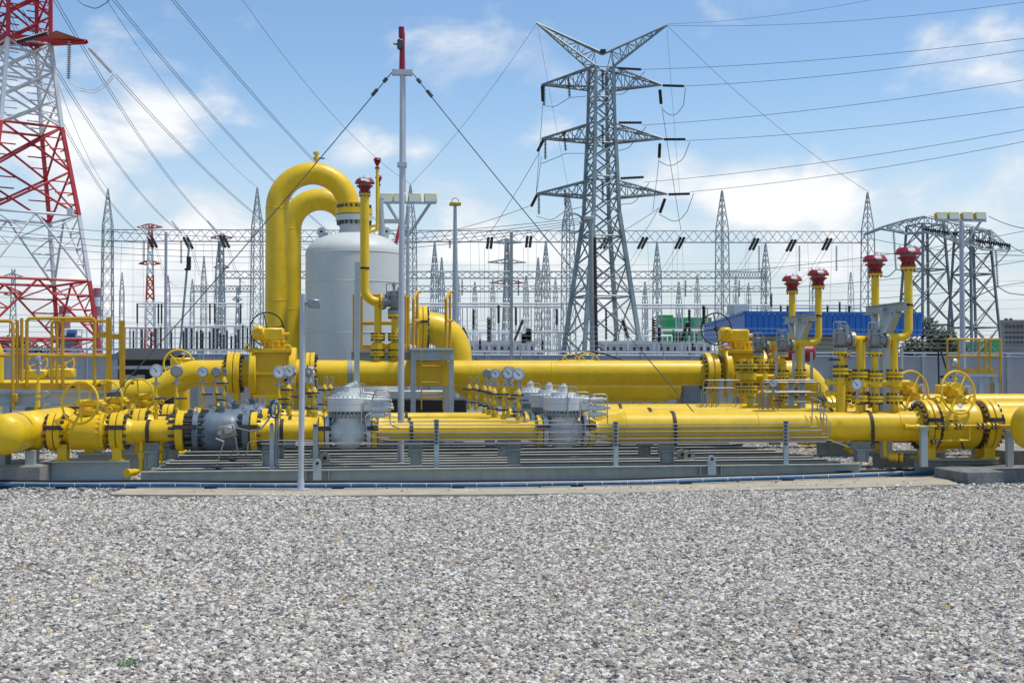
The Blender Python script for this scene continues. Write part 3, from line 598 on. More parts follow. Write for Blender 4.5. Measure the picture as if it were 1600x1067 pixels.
# ---- gauges on small stand pipes
def gauge(label, px, py, base_py, Y, rpx=11, face=1, wrap=False, group='pressure gauges', tilt=0, blue=True):
    c = PY(px, py, Y); D = (c-CAM).dot(FWD); r = SZ(rpx, D); bz = PY(px, base_py, Y).z
    t = thing('pressure_gauge', label, 'gauge', (c.x, Y, bz), group)
    ax = (CAM-c); ax.z = 0; ax = Matrix.Rotation(tilt, 3, 'Z') @ ax.normalized()
    if face < 0: ax = -ax
    b = MB(); b.lathe(c-ax*.05, ax, [(0,0), (0,r*.8), (.015,r*.95), (.05,r), (.062,r), (.066,r*.9), (.058,r*.88)], 32); cs = b.build('case', 'stainless' if face > 0 else 'dial_back', t)
    b = MB(); b.lathe(c+ax*.004, ax, [(0,r*.9), (.004,0)], 32); d = b.build('dial', 'dial', t)
    if face > 0:
        a, u, w = frame(ax); b = MB(); nd = (u*math.cos(2.3)+w*math.sin(2.3)); b.beam(c+ax*.012-nd*r*.6, c+ax*.012+nd*r*.3, r*.09, .003, ax)
        b.lathe(c+ax*.010, ax, [(0,r*.11), (.005,0)], 12); b.build('needle', 'black', d)
        b = MB()
        for k in range(11):
            an = R(-40+k*26); e = u*math.cos(an)+w*math.sin(an); b.beam(c+ax*.0095+e*r*.72, c+ax*.0095+e*r*.84, r*.06, .002, ax)
        b.build('scale_marks', 'black', d, kind='stuff')
    st = MB(); top = Vector((c.x, c.y, c.z-r)) - ax*.02
    st.cyl(top, top-Vector((0,0,.06)), .018, 10); st.cyl(top-Vector((0,0,.06)), top-Vector((0,0,.12)), .028, 8); st.cyl(top-Vector((.07,0,.085)), top+Vector((.07,0,-.085)), .010, 8); st.build('gauge_valve', 'stainless', t)
    h = top.z-.12-bz
    if h > .02:
        b = MB(); b.cyl((top.x, top.y, bz), (top.x, top.y, top.z-.12), .017, 10); b.cyl((top.x, top.y, bz+h*.45), (top.x, top.y, bz+h*.75), .032, 10); b.cyl((top.x, top.y, bz), (top.x, top.y, bz+h*.2), .03, 10)
        if h > .4: b.cyl((top.x, top.y, bz+h*.3), (top.x, top.y, bz+h*.36), .04, 8)
        b.build('stand_pipe', 'yellow', t)
        if blue: b = MB(); b.box((top.x+.07, top.y-.02, bz+h*.62), (.17,.03,.022)); b.build('valve_lever', 'navy', t)
    if wrap:
        b = MB(); rnd = random.Random(int(px)); a, u, w = frame(ax); n = 18
        i0 = len(b.v); b.v.append(c-ax*.06)
        for k in range(n): an = 2*math.pi*k/n; b.v.append(c - ax*(.0+rnd.uniform(0,.05)) + (u*math.cos(an)+w*math.sin(an))*r*rnd.uniform(1.1,1.45) - Vector((0,0,r*.1)))
        for k in range(n): b.f.append((i0, i0+1+(k+1) % n, i0+1+k))
        i1 = len(b.v); b.v += [c-ax*.05-Vector((.09,0,r*2)), c-ax*.03-Vector((-.08,0,r*2.2))]; b.f.append((i0+1+8, i0+1+13, i1+1, i1)); b.build('plastic_wrap', 'plastic_wrap', t)
    return t
gauge('white dial gauge standing left of the blank round gauge, on the front left pipe', 244, 579.5, 655, Y1, 10.5)
gauge('blank grey gauge back right of the white dial gauge, on the left pipe', 276, 579.5, 655, Y1+.1, 10, -1)
gauge('smaller white dial gauge above the blue grey valves', 317, 581, 640, Y2, 8.5)
gauge('smaller brown gauge back beside the smaller white dial', 338, 581, 640, Y2+.1, 8, -1)
gauge('white dial gauge in front of the big valve, beside a wrapped gauge', 436, 581.5, 655, Y1, 10)
gauge('gauge wrapped in torn clear plastic left of the slim grey pole', 452, 580, 650, Y1+.6, 9, 1, True)
gauge('plastic wrapped gauge back just right of the slim grey pole', 482, 581, 650, Y2, 8, -1, True)
gauge('small dark gauge back leftmost of the four by the right regulators', 762, 584, 648, Y3-.9, 8, -1)
gauge('white dial gauge second of the four by the right regulators', 774, 584, 650, Y2+.5, 8)
gauge('plastic wrapped gauge third of the four by the right regulators', 794, 583, 652, Y1+.7, 9.5, 1, True)
gauge('white dial gauge rightmost of the four by the right regulators', 810, 585, 655, Y1, 10)
gauge('white dial gauge among the pipes left of the twin grey posts', 1208.5, 599, 640, Y2-.35, 6.5)
gauge('large white dial gauge on the wide pipe between the vent risers', 1339, 601, 645, Y1-.32, 9, 1)
gauge('gauge seen edge on above the left header', 62, 563, 636, Y1-.5, 8, 1, tilt=R(75), blue=False)
gauge('gauge seen edge on above the right handwheel', 1490, 567, 600, Y1, 7.5, 1, tilt=R(-70), blue=False)
gauge('dark gauge back low above the left header', 70, 616, 636, Y1+.2, 6.5, -1, blue=False)

# ---- needle valve clusters with navy levers
def needle(label, px, top_py, bot_py, Y, group):
    c0 = PY(px, bot_py, Y); c1 = PY(px, top_py, Y); H = c1.z-c0.z
    t = thing('needle_valve', label, 'valve', c0, group)
    b = MB(); b.lathe(c0, (0,0,1), [(0,.0), (0,.045), (H*.12,.045), (H*.2,.022), (H*.38,.022), (H*.4,.036), (H*.5,.036), (H*.52,.02), (H*.72,.02), (H*.74,.042), (H*.88,.046), (H*.93,.03), (H,.02), (H,0)], 12); b.build('body', 'yellow', t)
    b = MB(); b.bbox((c0.x-.02, c0.y-.05, c0.z+H*.8), (.2,.03,.026), .006); b.build('upper_lever', 'navy', t)
    b = MB(); b.bbox((c0.x-.03, c0.y-.05, c0.z+H*.3), (.17,.03,.026), .006); b.build('lower_lever', 'navy', t)
    b = MB(); b.path(fillet([c1, c1+Vector((0,0,.12)), c1+Vector((.045,0,.12)), c1+Vector((.045,-.02,-H*.9)), c1+Vector((.15,-.02,-H*.95))], .022), .0075, 6); b.build('impulse_tube', 'stainless', t)
    return t
for i, (px, tp, bt, Y) in enumerate([(733,600,640,Y3-.3), (744,600,641,Y3-.6), (757,602,646,Y2+.4), (765,603,648,Y2), (772,606,652,Y1+.5), (787,606,655,Y1+.1), (810,607,658,Y1)]):
    needle('yellow needle valve with navy levers, %s of the row left of the right regulators' % ['first','second','third','fourth','fifth','sixth','last'][i], px, tp, bt, Y, 'needle valves by the right regulators')
for i, (px, tp, bt, Y) in enumerate([(483,606,650,Y2), (491,604,652,Y1+.4), (507,600,645,Y2+.3), (516,600,640,Y3-.7)]):
    needle('yellow needle valve with navy levers, %s of the row right of the slim grey pole' % ['first','second','third','last'][i], px, tp, bt, Y, 'needle valves by the left regulators')
for i, (px, tp, bt, Y) in enumerate([(451,600,645,Y1+.5), (350,588,640,Y2)]):
    needle('yellow needle valve with navy levers %s' % ['below the plastic wrapped gauge', 'behind the blue grey valve'][i], px, tp, bt, Y, 'needle valves behind the shut-off valves')

# ---- blue hose coil and its chain post
t = thing('air_hose', 'bright blue coiled air hose hanging beside the blue grey valve', 'hose', PY(430, 748, Y1-.5))
b = MB(); hc = PY(428.5, 640, Y1-.5)
for k in range(7): b.torus(hc+Vector((.004*k-.01, .016*k-.05, .006*(k % 3))), (.25+.05*k,1,.1), .115+.006*(k % 3), .0095, 30, 6)
for v in range(len(b.v)): d = b.v[v]-hc; b.v[v] = hc+Vector((d.x*.58, d.y, d.z*1.0))
b.build('coil', 'blue', t)
b = MB(); rnd = random.Random(3)
pp = [PY(431+rnd.uniform(-1,1), 650+k*8, Y1-.52) for k in range(13)]; b.path(pp, .016, 8); b.path([p+Vector((.03,.01,0)) for p in pp], .012, 6); b.build('hanging_tail', 'blue_grey', t)
t = thing('hose_post', 'short galvanised post behind the hanging blue hose', 'post', PY(424, 748, Y1-.45))
b = MB(); b.beam(PY(424.5, 748, Y1-.45), PY(424.5, 662, Y1-.45), .055, .04); b.build('post', 'galv', t)
b = MB(); b.cyl(PY(424.5, 662, Y1-.47), PY(424.5, 666, Y1-.47)-Vector((0,.06,0)), .02, 8); b.build('bracket', 'galv', t)

# ---- stainless tube rack along the front of the run
rows = [650.5+k*6.0 for k in range(8)]
for k in range(8):
    y0 = 655+k*5.3; zt_ = [PY(682, y, Y1-.33).z for y in (658, 664, 670, 676, 681.5, 687, 692, 693.5)][k]
    Yk = Y1-.31 - .012*(k % 2); pts = [(xr(578+3*k, Yk), Yk, zt_+.02), (xr(590+4*k, Yk), Yk, zt_), (xr(830, Yk), Yk, zt_-.002)]
    if k == 0: pts += [(xr(887, Yk), Yk, zt_), (xr(887, Yk), Yk, zt_+.45), (xr(896, Yk), Yk, zt_+.45)]
    elif k == 1: pts += [(xr(1275-6, Yk), Yk, zt_+.004), (xr(1269, Yk), Yk, zt_+.33), (xr(1240, Yk), Yk, zt_+.33)]
    elif k < 6: pts += [(xr(1272+5*k, Yk), Yk, zt_+.006), (xr(1272+5*k, Yk), Yk, zt_+.5-.05*k), (xr(1262+5*k, Yk), Yk+.15, zt_+.55-.05*k)]
    elif k == 6: pts = [(xr(470, Yk), Yk, zt_+.01), (xr(700, Yk), Yk, zt_), (xr(1296, Yk), Yk, zt_+.012), (xr(1326, Yk), Yk, zt_-.10)]
    else: pts = [(xr(408, Yk), Yk, zt_+.015), (xr(700, Yk), Yk, zt_), (xr(1290, Yk), Yk, zt_)]
    b = MB(); b.path(fillet(pts, .06), .0085, 7); o = b.build('impulse_tube', 'stainless', origin=pts[0])
    tag(o, 'thin stainless impulse tube, %s of the bundle along the front pipe' % ['topmost','second from the top','third from the top','fourth from the top','fourth from the bottom','third from the bottom','second from the bottom','lowest'][k], 'tube', 'stainless tubes along the front pipe')
for i, (px, pt, pb) in enumerate([(493,662,748), (682,655,733), (962,658,730), (1228,657,727)]):
    t = thing('tube_support', 'grey upright holding the tube bundle, %s of four along the skid front' % ['leftmost','second from the left','third from the left','rightmost'][i], 'support', PY(px, pb, Y1-.42), 'tube supports')
    b = MB(); b.beam(PY(px, pb, Y1-.42), PY(px, pt, Y1-.42), .07, .05); b.build('upright', 'frame_grey' if i else 'skid', t)
    b = MB()
    for k in range(1 if i == 0 else 7): b.box(PY(px, pt+3+k*5.6, Y1-.455), (.045,.03,.03))
    b.build('tube_clamps', 'bolt', t, kind='stuff')

# ---- headers at both ends, running front to back
for (nm, px, Yf, r, lab) in (('left', 36, Y1-.95, .285, 'left'),):
    X = xr(px); z = .775
    t = thing('header_pipe', 'thick yellow header with a rounded end cap at the %s edge of the skid' % lab, 'pipe', (X, Yf, 0))
    b = MB(); b.lathe((X, Yf, z), (0,1,0), [(0,r), (Y3+.8-Yf,r), (Y3+.8-Yf,0)], 40); b.build('pipe', 'yellow', t)
    b = MB(); b.dome((X, Yf, z), (0,-1,0), r, r*.62, 40, 8); b.build('end_cap', 'yellow', t)
    s = 1 if nm == 'left' else -1
    for k, Y in enumerate((Y1, Y2, Y3)):
        b = MB(); xe = xr(79) if s > 0 else xr(1548); L = abs(xe-X); b.lathe((X, Y, z-.005), (s,0,0), [(r*.5,.30), (r*.9,.27), (r*1.1,.22), (L-.03,.2), (L,.2)], 32); b.build('branch', 'yellow', t)
    b = MB(); b.slab([(X-.42, Yf+.25), (X+.42 if s > 0 else X+.6, Yf+.25), (X+.42, Y1+.9), (X-.42, Y1+.9)], 0, .31); o = b.build('concrete_plinth', 'concrete', origin=(X, Yf+.6, 0)); o['label'] = 'rough concrete plinth under the %s header' % lab; o['category'] = 'plinth'
    b = MB()
    for dx in (-.2, .2): b.box((X+dx, Yf+.7, .42), (.12,.3,.2))
    b.box((X, Yf+.7, .315), (.7,.5,.012)); o = b.build('header_saddle', 'skid', origin=(X, Yf+.7, .31)); tag(o, 'grey steel saddle carrying the %s header' % lab, 'support')
# runs carrying on to the right, and a capped barrel standing in front of them
t = rthing('tail_pipe', 'yellow pipe leaving the right ball valve towards the picture edge %s' % FRONT, 'pipe', xr(1570))
b = MB(); b.lathe((xr(1548), Y1, ZR), (1,0,0), [(0,.27), (.05,.25), (.12,.225), (7,.225)], 36); b.build('pipe', 'yellow', t)
cb = PY(1605, 667, 18.0); rb_ = SZ(34.5, (cb-CAM).dot(FWD))
t = thing('capped_barrel', 'fat yellow pipe end with a rounded cap cut by the right picture edge', 'pipe', (cb.x, 18.0, 0))
b = MB(); b.cyl(cb, cb+Vector((3.2,0,0)), rb_, 44); b.build('pipe', 'yellow', t)
b = MB(); b.dome(cb, (-1,0,0), rb_, rb_*.62, 44, 8); b.build('end_cap', 'yellow', t)
b = MB(); b.box((cb.x+1.2, 18.0, .21), (.5,.5,.42)); b.build('saddle', 'skid', t)
X = xr(1562, 19.6); b = MB(); b.slab([(X, 19.3), (X+4, 19.3), (X+4, 20.6), (X, 20.6)], 0, .38); o = b.build('concrete_plinth', 'concrete', origin=(X, 19.6, 0)); tag(o, 'rough concrete plinth at the right end behind the slab', 'plinth')
pipe('header_pipe', 'yellow pipe running out of the picture beyond the right ball valves', 'pipe', [(xr(1585)+.1, Y2+.55, .92), (xr(1585)+6, Y2+.55, .92)], .2)
pipe('header_pipe', 'pale yellow pipe farther back at the right edge by the platform', 'pipe', [(xr(1560), Y3+1.4, .95), (xr(1560)+8, Y3+1.4, .95)], .22)

# ---- copies: the middle and rear runs
for (Y, word) in ((Y2, 'of the middle run'), (Y3, 'of the rear run')):
    for t in list(RUN): copy_tree(t, (0, Y-Y1, 0), t['label'].replace(FRONT, word))

# ================================================================== SKID FRAME
ZT = .245
sk0, sk1 = PZ(220, 736.5, ZT), PZ(1371, 723.5, ZT)
t = thing('skid_frame', 'long grey green steel base frame of parallel beams under the yellow pipes', 'frame', (xr(220, 18.2), 18.2, 0)); SKID = t
x0, x1 = xr(220, 18.2), xr(1372, 18.2)
for k, Y in enumerate((18.2, 18.72, 19.25, 19.8, 20.35, 20.95, 21.6, 22.55, 23.4, 24.2)):
    xa, xe = x0+(.0 if k == 0 else .15), x1-(0 if k == 0 else .1); hh = .2
    if k in (0, 7): b = MB(); b.ibeam((xa, Y, ZT), (xe, Y, ZT), hh, .16, .014); b.build('beam', 'skid', t)
    else:
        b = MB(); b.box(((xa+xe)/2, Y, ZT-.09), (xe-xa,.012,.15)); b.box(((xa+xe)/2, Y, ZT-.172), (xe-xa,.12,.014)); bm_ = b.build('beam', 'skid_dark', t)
        b = MB(); b.box(((xa+xe)/2, Y, ZT-.007), (xe-xa,.12,.014)); b.build('top_flange', 'sunlit_flange', bm_)
for px in (222, 440, 520, 660, 800, 1050, 1129, 1260, 1368):
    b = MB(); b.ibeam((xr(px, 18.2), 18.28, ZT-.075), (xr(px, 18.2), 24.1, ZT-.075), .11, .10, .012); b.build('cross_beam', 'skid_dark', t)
b = MB(); b.slab([(x0+.02, 18.22), (x1-.02, 18.22), (x1-.02, 24.2), (x0+.02, 24.2)], .03, .052); b.build('shade_sheet', 'shed_dark', t)  # added dark sheet, stands in for the deep shade between the beams
for px in (497, 1129):
    b = MB(); X = xr(px, 18.1); n = 12
    pts = [(X-.06, .09), (X+.06, .09), (X+.06, .34)] + [(X+.06*math.cos(math.pi*k/n), .34+.06*math.sin(math.pi*k/n)) for k in range(1, n)] + [(X-.06, .34)]
    i = len(b.v)
    for yy in (18.06, 18.10):
        for p in pts: b.v.append(Vector((p[0], yy, p[1])))
    m_ = len(pts); b.f.append(tuple(i+k for k in range(m_))); b.f.append(tuple(i+m_+k for k in reversed(range(m_))))
    for k in range(m_): j = (k+1) % m_; b.f.append((i+k, i+m_+k, i+m_+j, i+j))
    lg = b.build('lifting_lug', 'frame_grey', t)
    b = MB(); b.cyl((X, 18.052, .345), (X, 18.09, .345), .022, 14); b.build('lug_hole', 'black', lg)
    for s in (-1, 1):
        b = MB(); b.box((X+s*.16, 18.15, .16), (.012,.07,.14)); b.build('stiffener', 'skid', t)
for (px, Y) in ((506, 20.6), (516, 19.6), (1088, 19.6), (1098, 19.3), (1060, 20.2)):
    b = MB(); c = Vector((xr(px, Y), Y, ZT+.07)); b.cyl(c-Vector((0,.02,0)), c+Vector((0,.02,0)), .085, 20); b.box(c-Vector((0,0,.05)), (.17,.038,.1)); lg = b.build('lifting_lug', 'skid', t)
    b = MB(); b.cyl(c-Vector((0,.026,0)), c-Vector((0,.0,0)), .028, 12); b.build('lug_hole', 'black', lg)
SKID.location = (sk0.x, sk0.y, 0); SKID.rotation_euler = (0, 0, math.atan2(sk1.y-sk0.y, sk1.x-sk0.x))
# pedestals under the runs
k = 0
for Yr, word in ((Y1, 'front'), (Y2, 'middle'), (Y3, 'rear')):
    for px, zt_ in ((238, .60), (420, .60), (650, .60), (803, .60), (1042, .565), (1345, .565)):
        X = xr(px); base = Vector((X, Yr, ZT))
        t = thing('pipe_pedestal', 'grey H section pedestal under the %s run, %s' % (word, {238:'by the left ball valve', 420:'by the blue grey valve', 650:'right of the left regulator', 803:'left of the right regulator', 1042:'midway under the wide pipe', 1345:'at the right end of the skid'}[px]), 'support', base, 'pipe pedestals')
        wd = .28 if px in (1042, 1345) else .2
        b = MB(); b.ibeam((X-wd/2+.0, Yr, zt_), (X+wd/2, Yr, zt_), .13, .20, .014); b.build('saddle_beam', 'skid', t)
        b = MB(); hh = zt_-.13
        b.box((X-.08, Yr, (ZT+hh)/2), (.014,.18,hh-ZT)); b.box((X+.08, Yr, (ZT+hh)/2), (.014,.18,hh-ZT)); b.box((X, Yr-.05, (ZT+hh)/2), (.146,.014,hh-ZT)); b.build('post', 'skid', t)
        b = MB(); b.box((X, Yr, hh-.006), (.24,.24,.012)); b.build('plate', 'skid', t)
# base beams under the ball valves
for (Yr, word) in ((Y1, 'front'), (Y2, 'middle'), (Y3, 'rear')):
    b = MB(); b.ibeam((xr(80), Yr-.05, .35), (xr(205), Yr-.05, .35), .33, .32, .018); o = b.build('valve_base', 'frame_grey', origin=(xr(140), Yr, 0)); tag(o, 'wide grey I beam under the left ball valve of the %s run' % word, 'beam', 'valve bases')
    b = MB(); b.ibeam((xr(1426), Yr-.05, .29), (xr(1548), Yr-.05, .29), .26, .42, .018); o = b.build('valve_base', 'skid', origin=(xr(1490), Yr, 0)); tag(o, 'wide grey I beam under the right ball valve of the %s run' % word, 'beam', 'valve bases')
for (px, pt, Y, lab) in ((1443, 672, Y1-.5, 'left'), (1577, 677, Y1-.5, 'right')):
    t = thing('bypass_stand', 'short grey stand under the %s end of the bypass pipe' % lab, 'support', (xr(px, Y), Y, 0))
    b = MB(); b.beam((xr(px, Y), Y, .2), PY(px, pt, Y), .10, .08); b.build('post', 'frame_grey', t)
    b = MB(); b.box(PY(px, pt-2, Y), (.13,.09,.07)); b.build('bracket', 'skid', t)

# ================================================================== CONDUITS ON THE STRIP
BL = [(-60, 757.5), (250, 758.3), (500, 759), (800, 757.6), (1000, 753.8), (1280, 744.8), (1468, 738)]
def bline(px):
    for (a_, c_) in zip(BL, BL[1:]):
        if px <= c_[0] or c_ is BL[-1]: return a_[1]+(c_[1]-a_[1])*(px-a_[0])/(c_[0]-a_[0])
for (dz, dy, r, mt, nm, lab, n) in ((.085, 0, .026, 'blue', 'blue_conduit', 'bright blue conduit running along the concrete strip', 0), (.09, .15, .022, 'skid', 'grey_conduit', 'grey green conduit just behind the blue conduit', 1), (.12, .26, .018, 'rubber', 'black_cable', 'black cable behind the grey green conduit', 2), (.085, .36, .026, 'galv', 'grey_conduit', 'galvanised conduit against the skid beam', 3)):
    pts = []
    for k in range(31):
        px = -60+1528*k/30; p = PZ(px, bline(px), .085); pts.append(Vector((p.x, p.y+dy, dz+.004*math.sin(k*1.1+n))))
    t = thing(nm, lab, 'conduit', pts[0]); b = MB(); b.path(pts, r, 12); b.build('tube', mt, t)
    if n == 0:
        for k in range(38):
            px = -40+1490*k/38; p = PZ(px, bline(px), .085); b = MB(); b.cyl(p, p+Vector((.008,0,0)), r+.003, 12); b.build('coupling', 'mast', t)
for i, px in enumerate((10, 98, 205, 330, 528, 716, 901, 1070, 1230, 1400)):
    cp_ = PZ(px, bline(px)+3, .05); X = cp_.x; Yc = cp_.y; t = thing('cable_saddle', 'black saddle block under the conduits, number %s from the left' % ['one','two','three','four','five','six','seven','eight','nine','ten'][i], 'bracket', (X, Yc, 0), 'conduit saddles')
    b = MB(); b.bbox((X, Yc-.03, .052), (.17,.09,.03), .008); b.build('block', 'rubber', t)
    b = MB(); b.box((X, Yc+.12, .07), (.05,.36,.022)); b.build('rail', 'skid', t)

# ================================================================== REAR MAIN LINE
YB = 26.0; ZB = PY(800, 583, YB).z; RB = .262
def xb(px): return xr(px, YB)
t = pipe('main_pipe', 'long thick yellow main pipe running behind the regulators', 'pipe', [(xb(490), YB, ZB), (xb(1100), YB, ZB)], RB, n=44)
for px in (640, 860): weld(t, xb(px), YB, ZB, RB)
b = MB(); b.cyl((xb(543), YB, ZB), (xb(551), YB, ZB), RB+.004, 44); b.build('grey_band', 'skid', t)
pipe('inlet_bend', 'yellow main pipe bending down to the left of the big valve', 'pipe', [(xb(357), YB, ZB), (xb(298), YB, ZB), (xb(236), YB, PY(236, 614, YB).z), (xb(-80), YB+.2, PY(200, 614, YB).z)], RB, rad=.7, n=36)
pipe('outlet_bend', 'yellow main pipe bending down right of the right big valve', 'pipe', [(xb(1216), YB, ZB), (xb(1277), YB, ZB), (xb(1277), YB, .1)], RB, rad=.55, n=36)
def big_valve(lab, px, f0, f1, g0, g1, gx, wheel, mir, bx0, bx1):
    t = thing('main_valve', lab, 'valve', (xb(px), YB, 0), 'big main line valves')
    flange_pair(t, xb(f0), xb(f1), YB, ZB, .42, 20, out=.05, strap=False); flange_pair(t, xb(g0), xb(g1), YB, ZB, .42, 20, out=.05, strap=False)
    b = MB(); b.cyl((xb(f1), YB, ZB), (xb(g0), YB, ZB), .28, 36); b.build('bore', 'yellow', t)
    for x in (xb(bx0), xb(bx1)):
        b = MB(); b.lathe((x-.07, YB, ZB), (1,0,0), [(0,0), (0,.50), (.02,.52), (.12,.52), (.14,.50), (.14,0)], 44); b.build('side_plate', 'yellow', t)
        b = MB(); b.torus((x-.1, YB-.2, ZB+.5), (0,1,0), .06, .022, 18, 6); b.build('lifting_eye', 'yellow', t)
    xm = (xb(bx0)+xb(bx1))/2; w = xb(bx1)-xb(bx0)
    b = MB(); b.box((xm, YB, ZB), (w-.05,.56,.92)); b.build('body', 'yellow', t)
    for dz in (-.45, .0, .44):
        b = MB(); b.box((xm, YB-.02, ZB+dz), (w-.02,.74,.06)); b.build('rib', 'yellow', t)
    b = MB(); b.lathe((xm, YB, ZB+.46), (0,0,1), [(0,.32), (.03,.32), (.03,.2), (.16,.2), (.16,.26), (.2,.26), (.2,0)], 24); b.box((xm, YB-.2, ZB+.56), (.03,.14,.14)); b.build('bonnet', 'yellow', t)
    b = MB(); b.bolts((xm, YB, ZB+.60), (0,0,1), .225, 10, .03, .12); b.build('bonnet_bolts', 'yellow', t, kind='stuff')
    gc = PY(gx, 516, YB-.05); s = mir
    b = MB(); b.bbox((gc.x, gc.y, ZB+.78), (.58,.34,.25), .03); b.bbox((gc.x-s*.2, gc.y-.1, ZB+.80), (.24,.3,.29), .06); gb = b.build('gearbox', 'yellow', t)
    b = MB(); b.bolts((gc.x+(-.2 if mir > 0 else -.02), gc.y-.262, ZB+.80), (0,1,0), .085, 8, .022, .06); b.cyl((gc.x+(-.2 if mir > 0 else -.02), gc.y-.275, ZB+.8), (gc.x+(-.2 if mir > 0 else -.02), gc.y-.2, ZB+.8), .07, 16); b.build('cover_bolts', 'yellow', gb, kind='stuff')
    b = MB(); b.cyl((gc.x+.29, gc.y-.05, ZB+.78), (gc.x+.40, gc.y-.05, ZB+.78), .035, 10); b.build('stop_screw', 'yellow', gb)
    wc = PY(wheel, 514, YB+.38); handwheel(t, wc, Vector((.10,-1,0)), .335, .014, 4, 'black', ph=.12)
    b = MB(); b.cyl(wc, (wc.x, gc.y, wc.z), .025, 8); b.build('wheel_shaft', 'bolt', t)
    b = MB(); b.box((xb(f1)-.08, YB, ZB-.75), (.12,.4,.75)); b.box((xb(g0)+.08, YB, ZB-.75), (.12,.4,.75)); b.box((xm, YB, ZB-1.15), (w+.3,.6,.12)); b.build('support_leg', 'yellow', t)
    return t
big_valve('big yellow main line valve with a black handwheel left of the tank', 427, 356, 376, 478, 492, 421, 417, 1, 397, 458)
big_valve('big yellow main line valve with a black handwheel by the blue roofed building', 1160, 1100, 1119, 1203, 1216, 1146, 1119, 1, 1132, 1186)

# ================================================================== FILTER TANK
YT = 31.0; ct = PY(553, 450, YT); XT = ct.x; RT = SZ(75, (ct-CAM).dot(FWD))
zs1 = PY(553, 398, YT-RT*0).z; zs2 = PY(553, 443, YT).z; zn = PY(545, 366, YT).z; zf = PY(545, 346, YT).z
t = thing('filter_tank', 'tall pale grey cylindrical filter tank with a domed top', 'tank', (XT, YT, 0))
b = MB(); prof = [(0.2,0), (.2,RT), (zs1,RT)]
hd = zn-zs1+.05
for k in range(1, 11): a_ = math.pi/2*k/11; prof.append((zs1+hd*math.sin(a_), RT*math.cos(a_)))
rn = SZ(24, 31); prof = [p for p in prof if p[1] > rn*1.05 or p[0] <= .3]; prof += [(zn, rn*1.05), (zn+.1, rn*.92), (zf, rn*.92)]
b.lathe((XT, YT, 0), (0,0,1), prof, 72); b.build('shell', 'tank', t)
for z in (zs1, zs2, zs2-1.2):
    b = MB(); b.torus((XT, YT, z), (0,0,1), RT, .009, 72, 6); b.build('weld_seam', 'tank', t)
for px in (502, 604):
    c = PY(px, 362, YT); b = MB(); b.cyl(c-Vector((0,.03,0)), c+Vector((0,.03,0)), .1, 20); b.box(c-Vector((-.06 if px < 550 else .06,0,.14)), (.22,.055,.24)); lg = b.build('lifting_lug', 'tank', t)
    b = MB(); b.cyl(c-Vector((0,.036,0)), c-Vector((0,.028,0)), .03, 12); b.build('lug_hole', 'black', lg)
ztop = PY(545, 318, YT).z
for (z0, z1, r, m_) in ((zf, zf+.14, rn*1.18, 'tank'), (zf+.16, zf+.30, rn*1.18, 'yellow'), (zf+.30, ztop, rn*.85, 'yellow')):
    b = MB(); b.lathe((XT, YT, z0), (0,0,1), [(0,0), (0,r), (z1-z0,r), (z1-z0,0)], 40); b.build('nozzle_flange', m_, t)
b = MB(); b.bolts((XT, YT, zf+.15), (0,0,1), rn*1.05, 20, .032, .48); b.build('nozzle_bolts', 'bolt', t, kind='stuff')
b = MB(); nx0 = PY(620, 512, YT); nx1 = PY(656, 512, YT); b.cyl((nx0.x-.3, YT, nx0.z), (nx1.x, YT, nx0.z), .40, 36); b.build('outlet_nozzle', 'tank', t)
flange_pair(t, PY(653, 512, YT).x, PY(667, 512, YT).x, YT, nx0.z, .54, 20, 'yellow', 'yellow', out=.05)
b = MB()
for a_ in (30, 150, 270): b.box((XT+RT*.8*math.cos(R(a_)), YT+RT*.8*math.sin(R(a_)), .12), (.3,.3,.24))
b.build('skirt_foot', 'skid', t)
# small vent line and davit on the tank top
t = thing('davit', 'grey davit post with a short arm on top of the tank', 'davit', PY(598, 370, YT))
p = PY(597, 368, YT); q = PY(594, 312, YT); b = MB(); b.path([p, q, q+Vector((.05,0,.05))], [.085,.075,.06], 10); b.build('post', 'frame_grey', t)
b = MB(); b.beam(PY(600, 346, YT), PY(628, 346, YT), .08, .1); b.build('arm', 'frame_grey', t)
b = MB(); b.path([PY(627, 344, YT-.2), PY(618, 382, YT-.2)], .04, 8); b.build('red_strut', 'pylon_red', t)
for (px, pt, lab, pm) in ((589.5, 250, 'taller', 360), (591.5, 276, 'shorter', 352)):
    Yq = YT-.4 if lab == 'taller' else YT+3
    t = thing('vent_pipe', '%s thin yellow vent pipe with a small red cap above the tank' % lab, 'vent', PY(px, pm, Yq))
    c = PY(px, pt, Yq); b = MB(); b.path(fillet([c, PY(px, pm, Yq), PY(px-14, pm+2, Yq), PY(px-14, pm+8, Yq)], .08), .038, 10); b.build('pipe', 'yellow', t)
    b = MB(); b.lathe(PY(px, pt+14, Yq), (0,0,1), [(0,.06), (.03,.06), (.04,.035), (.1,.04), (.16,.08), (.18,.06), (.2,.1), (.26,.07), (.26,0)], 16); b.build('cap', 'red', t)
t = thing('vent_pipe', 'short yellow vent with a small valve on top of the arching pipe', 'vent', PY(494, 254, YT)); c = PY(494, 256, YT)
b = MB(); b.cyl(c, c+Vector((0,0,.28)), .035, 10); b.cyl(c+Vector((0,0,.1)), c+Vector((0,0,.16)), .07, 10); b.cyl(c+Vector((0,0,.22)), c+Vector((0,0,.28)), .075, 10); b.build('pipe', 'yellow', t)
b = MB(); b.box(c+Vector((.1,0,.13)), (.2,.03,.03)); b.build('lever', 'black', t)
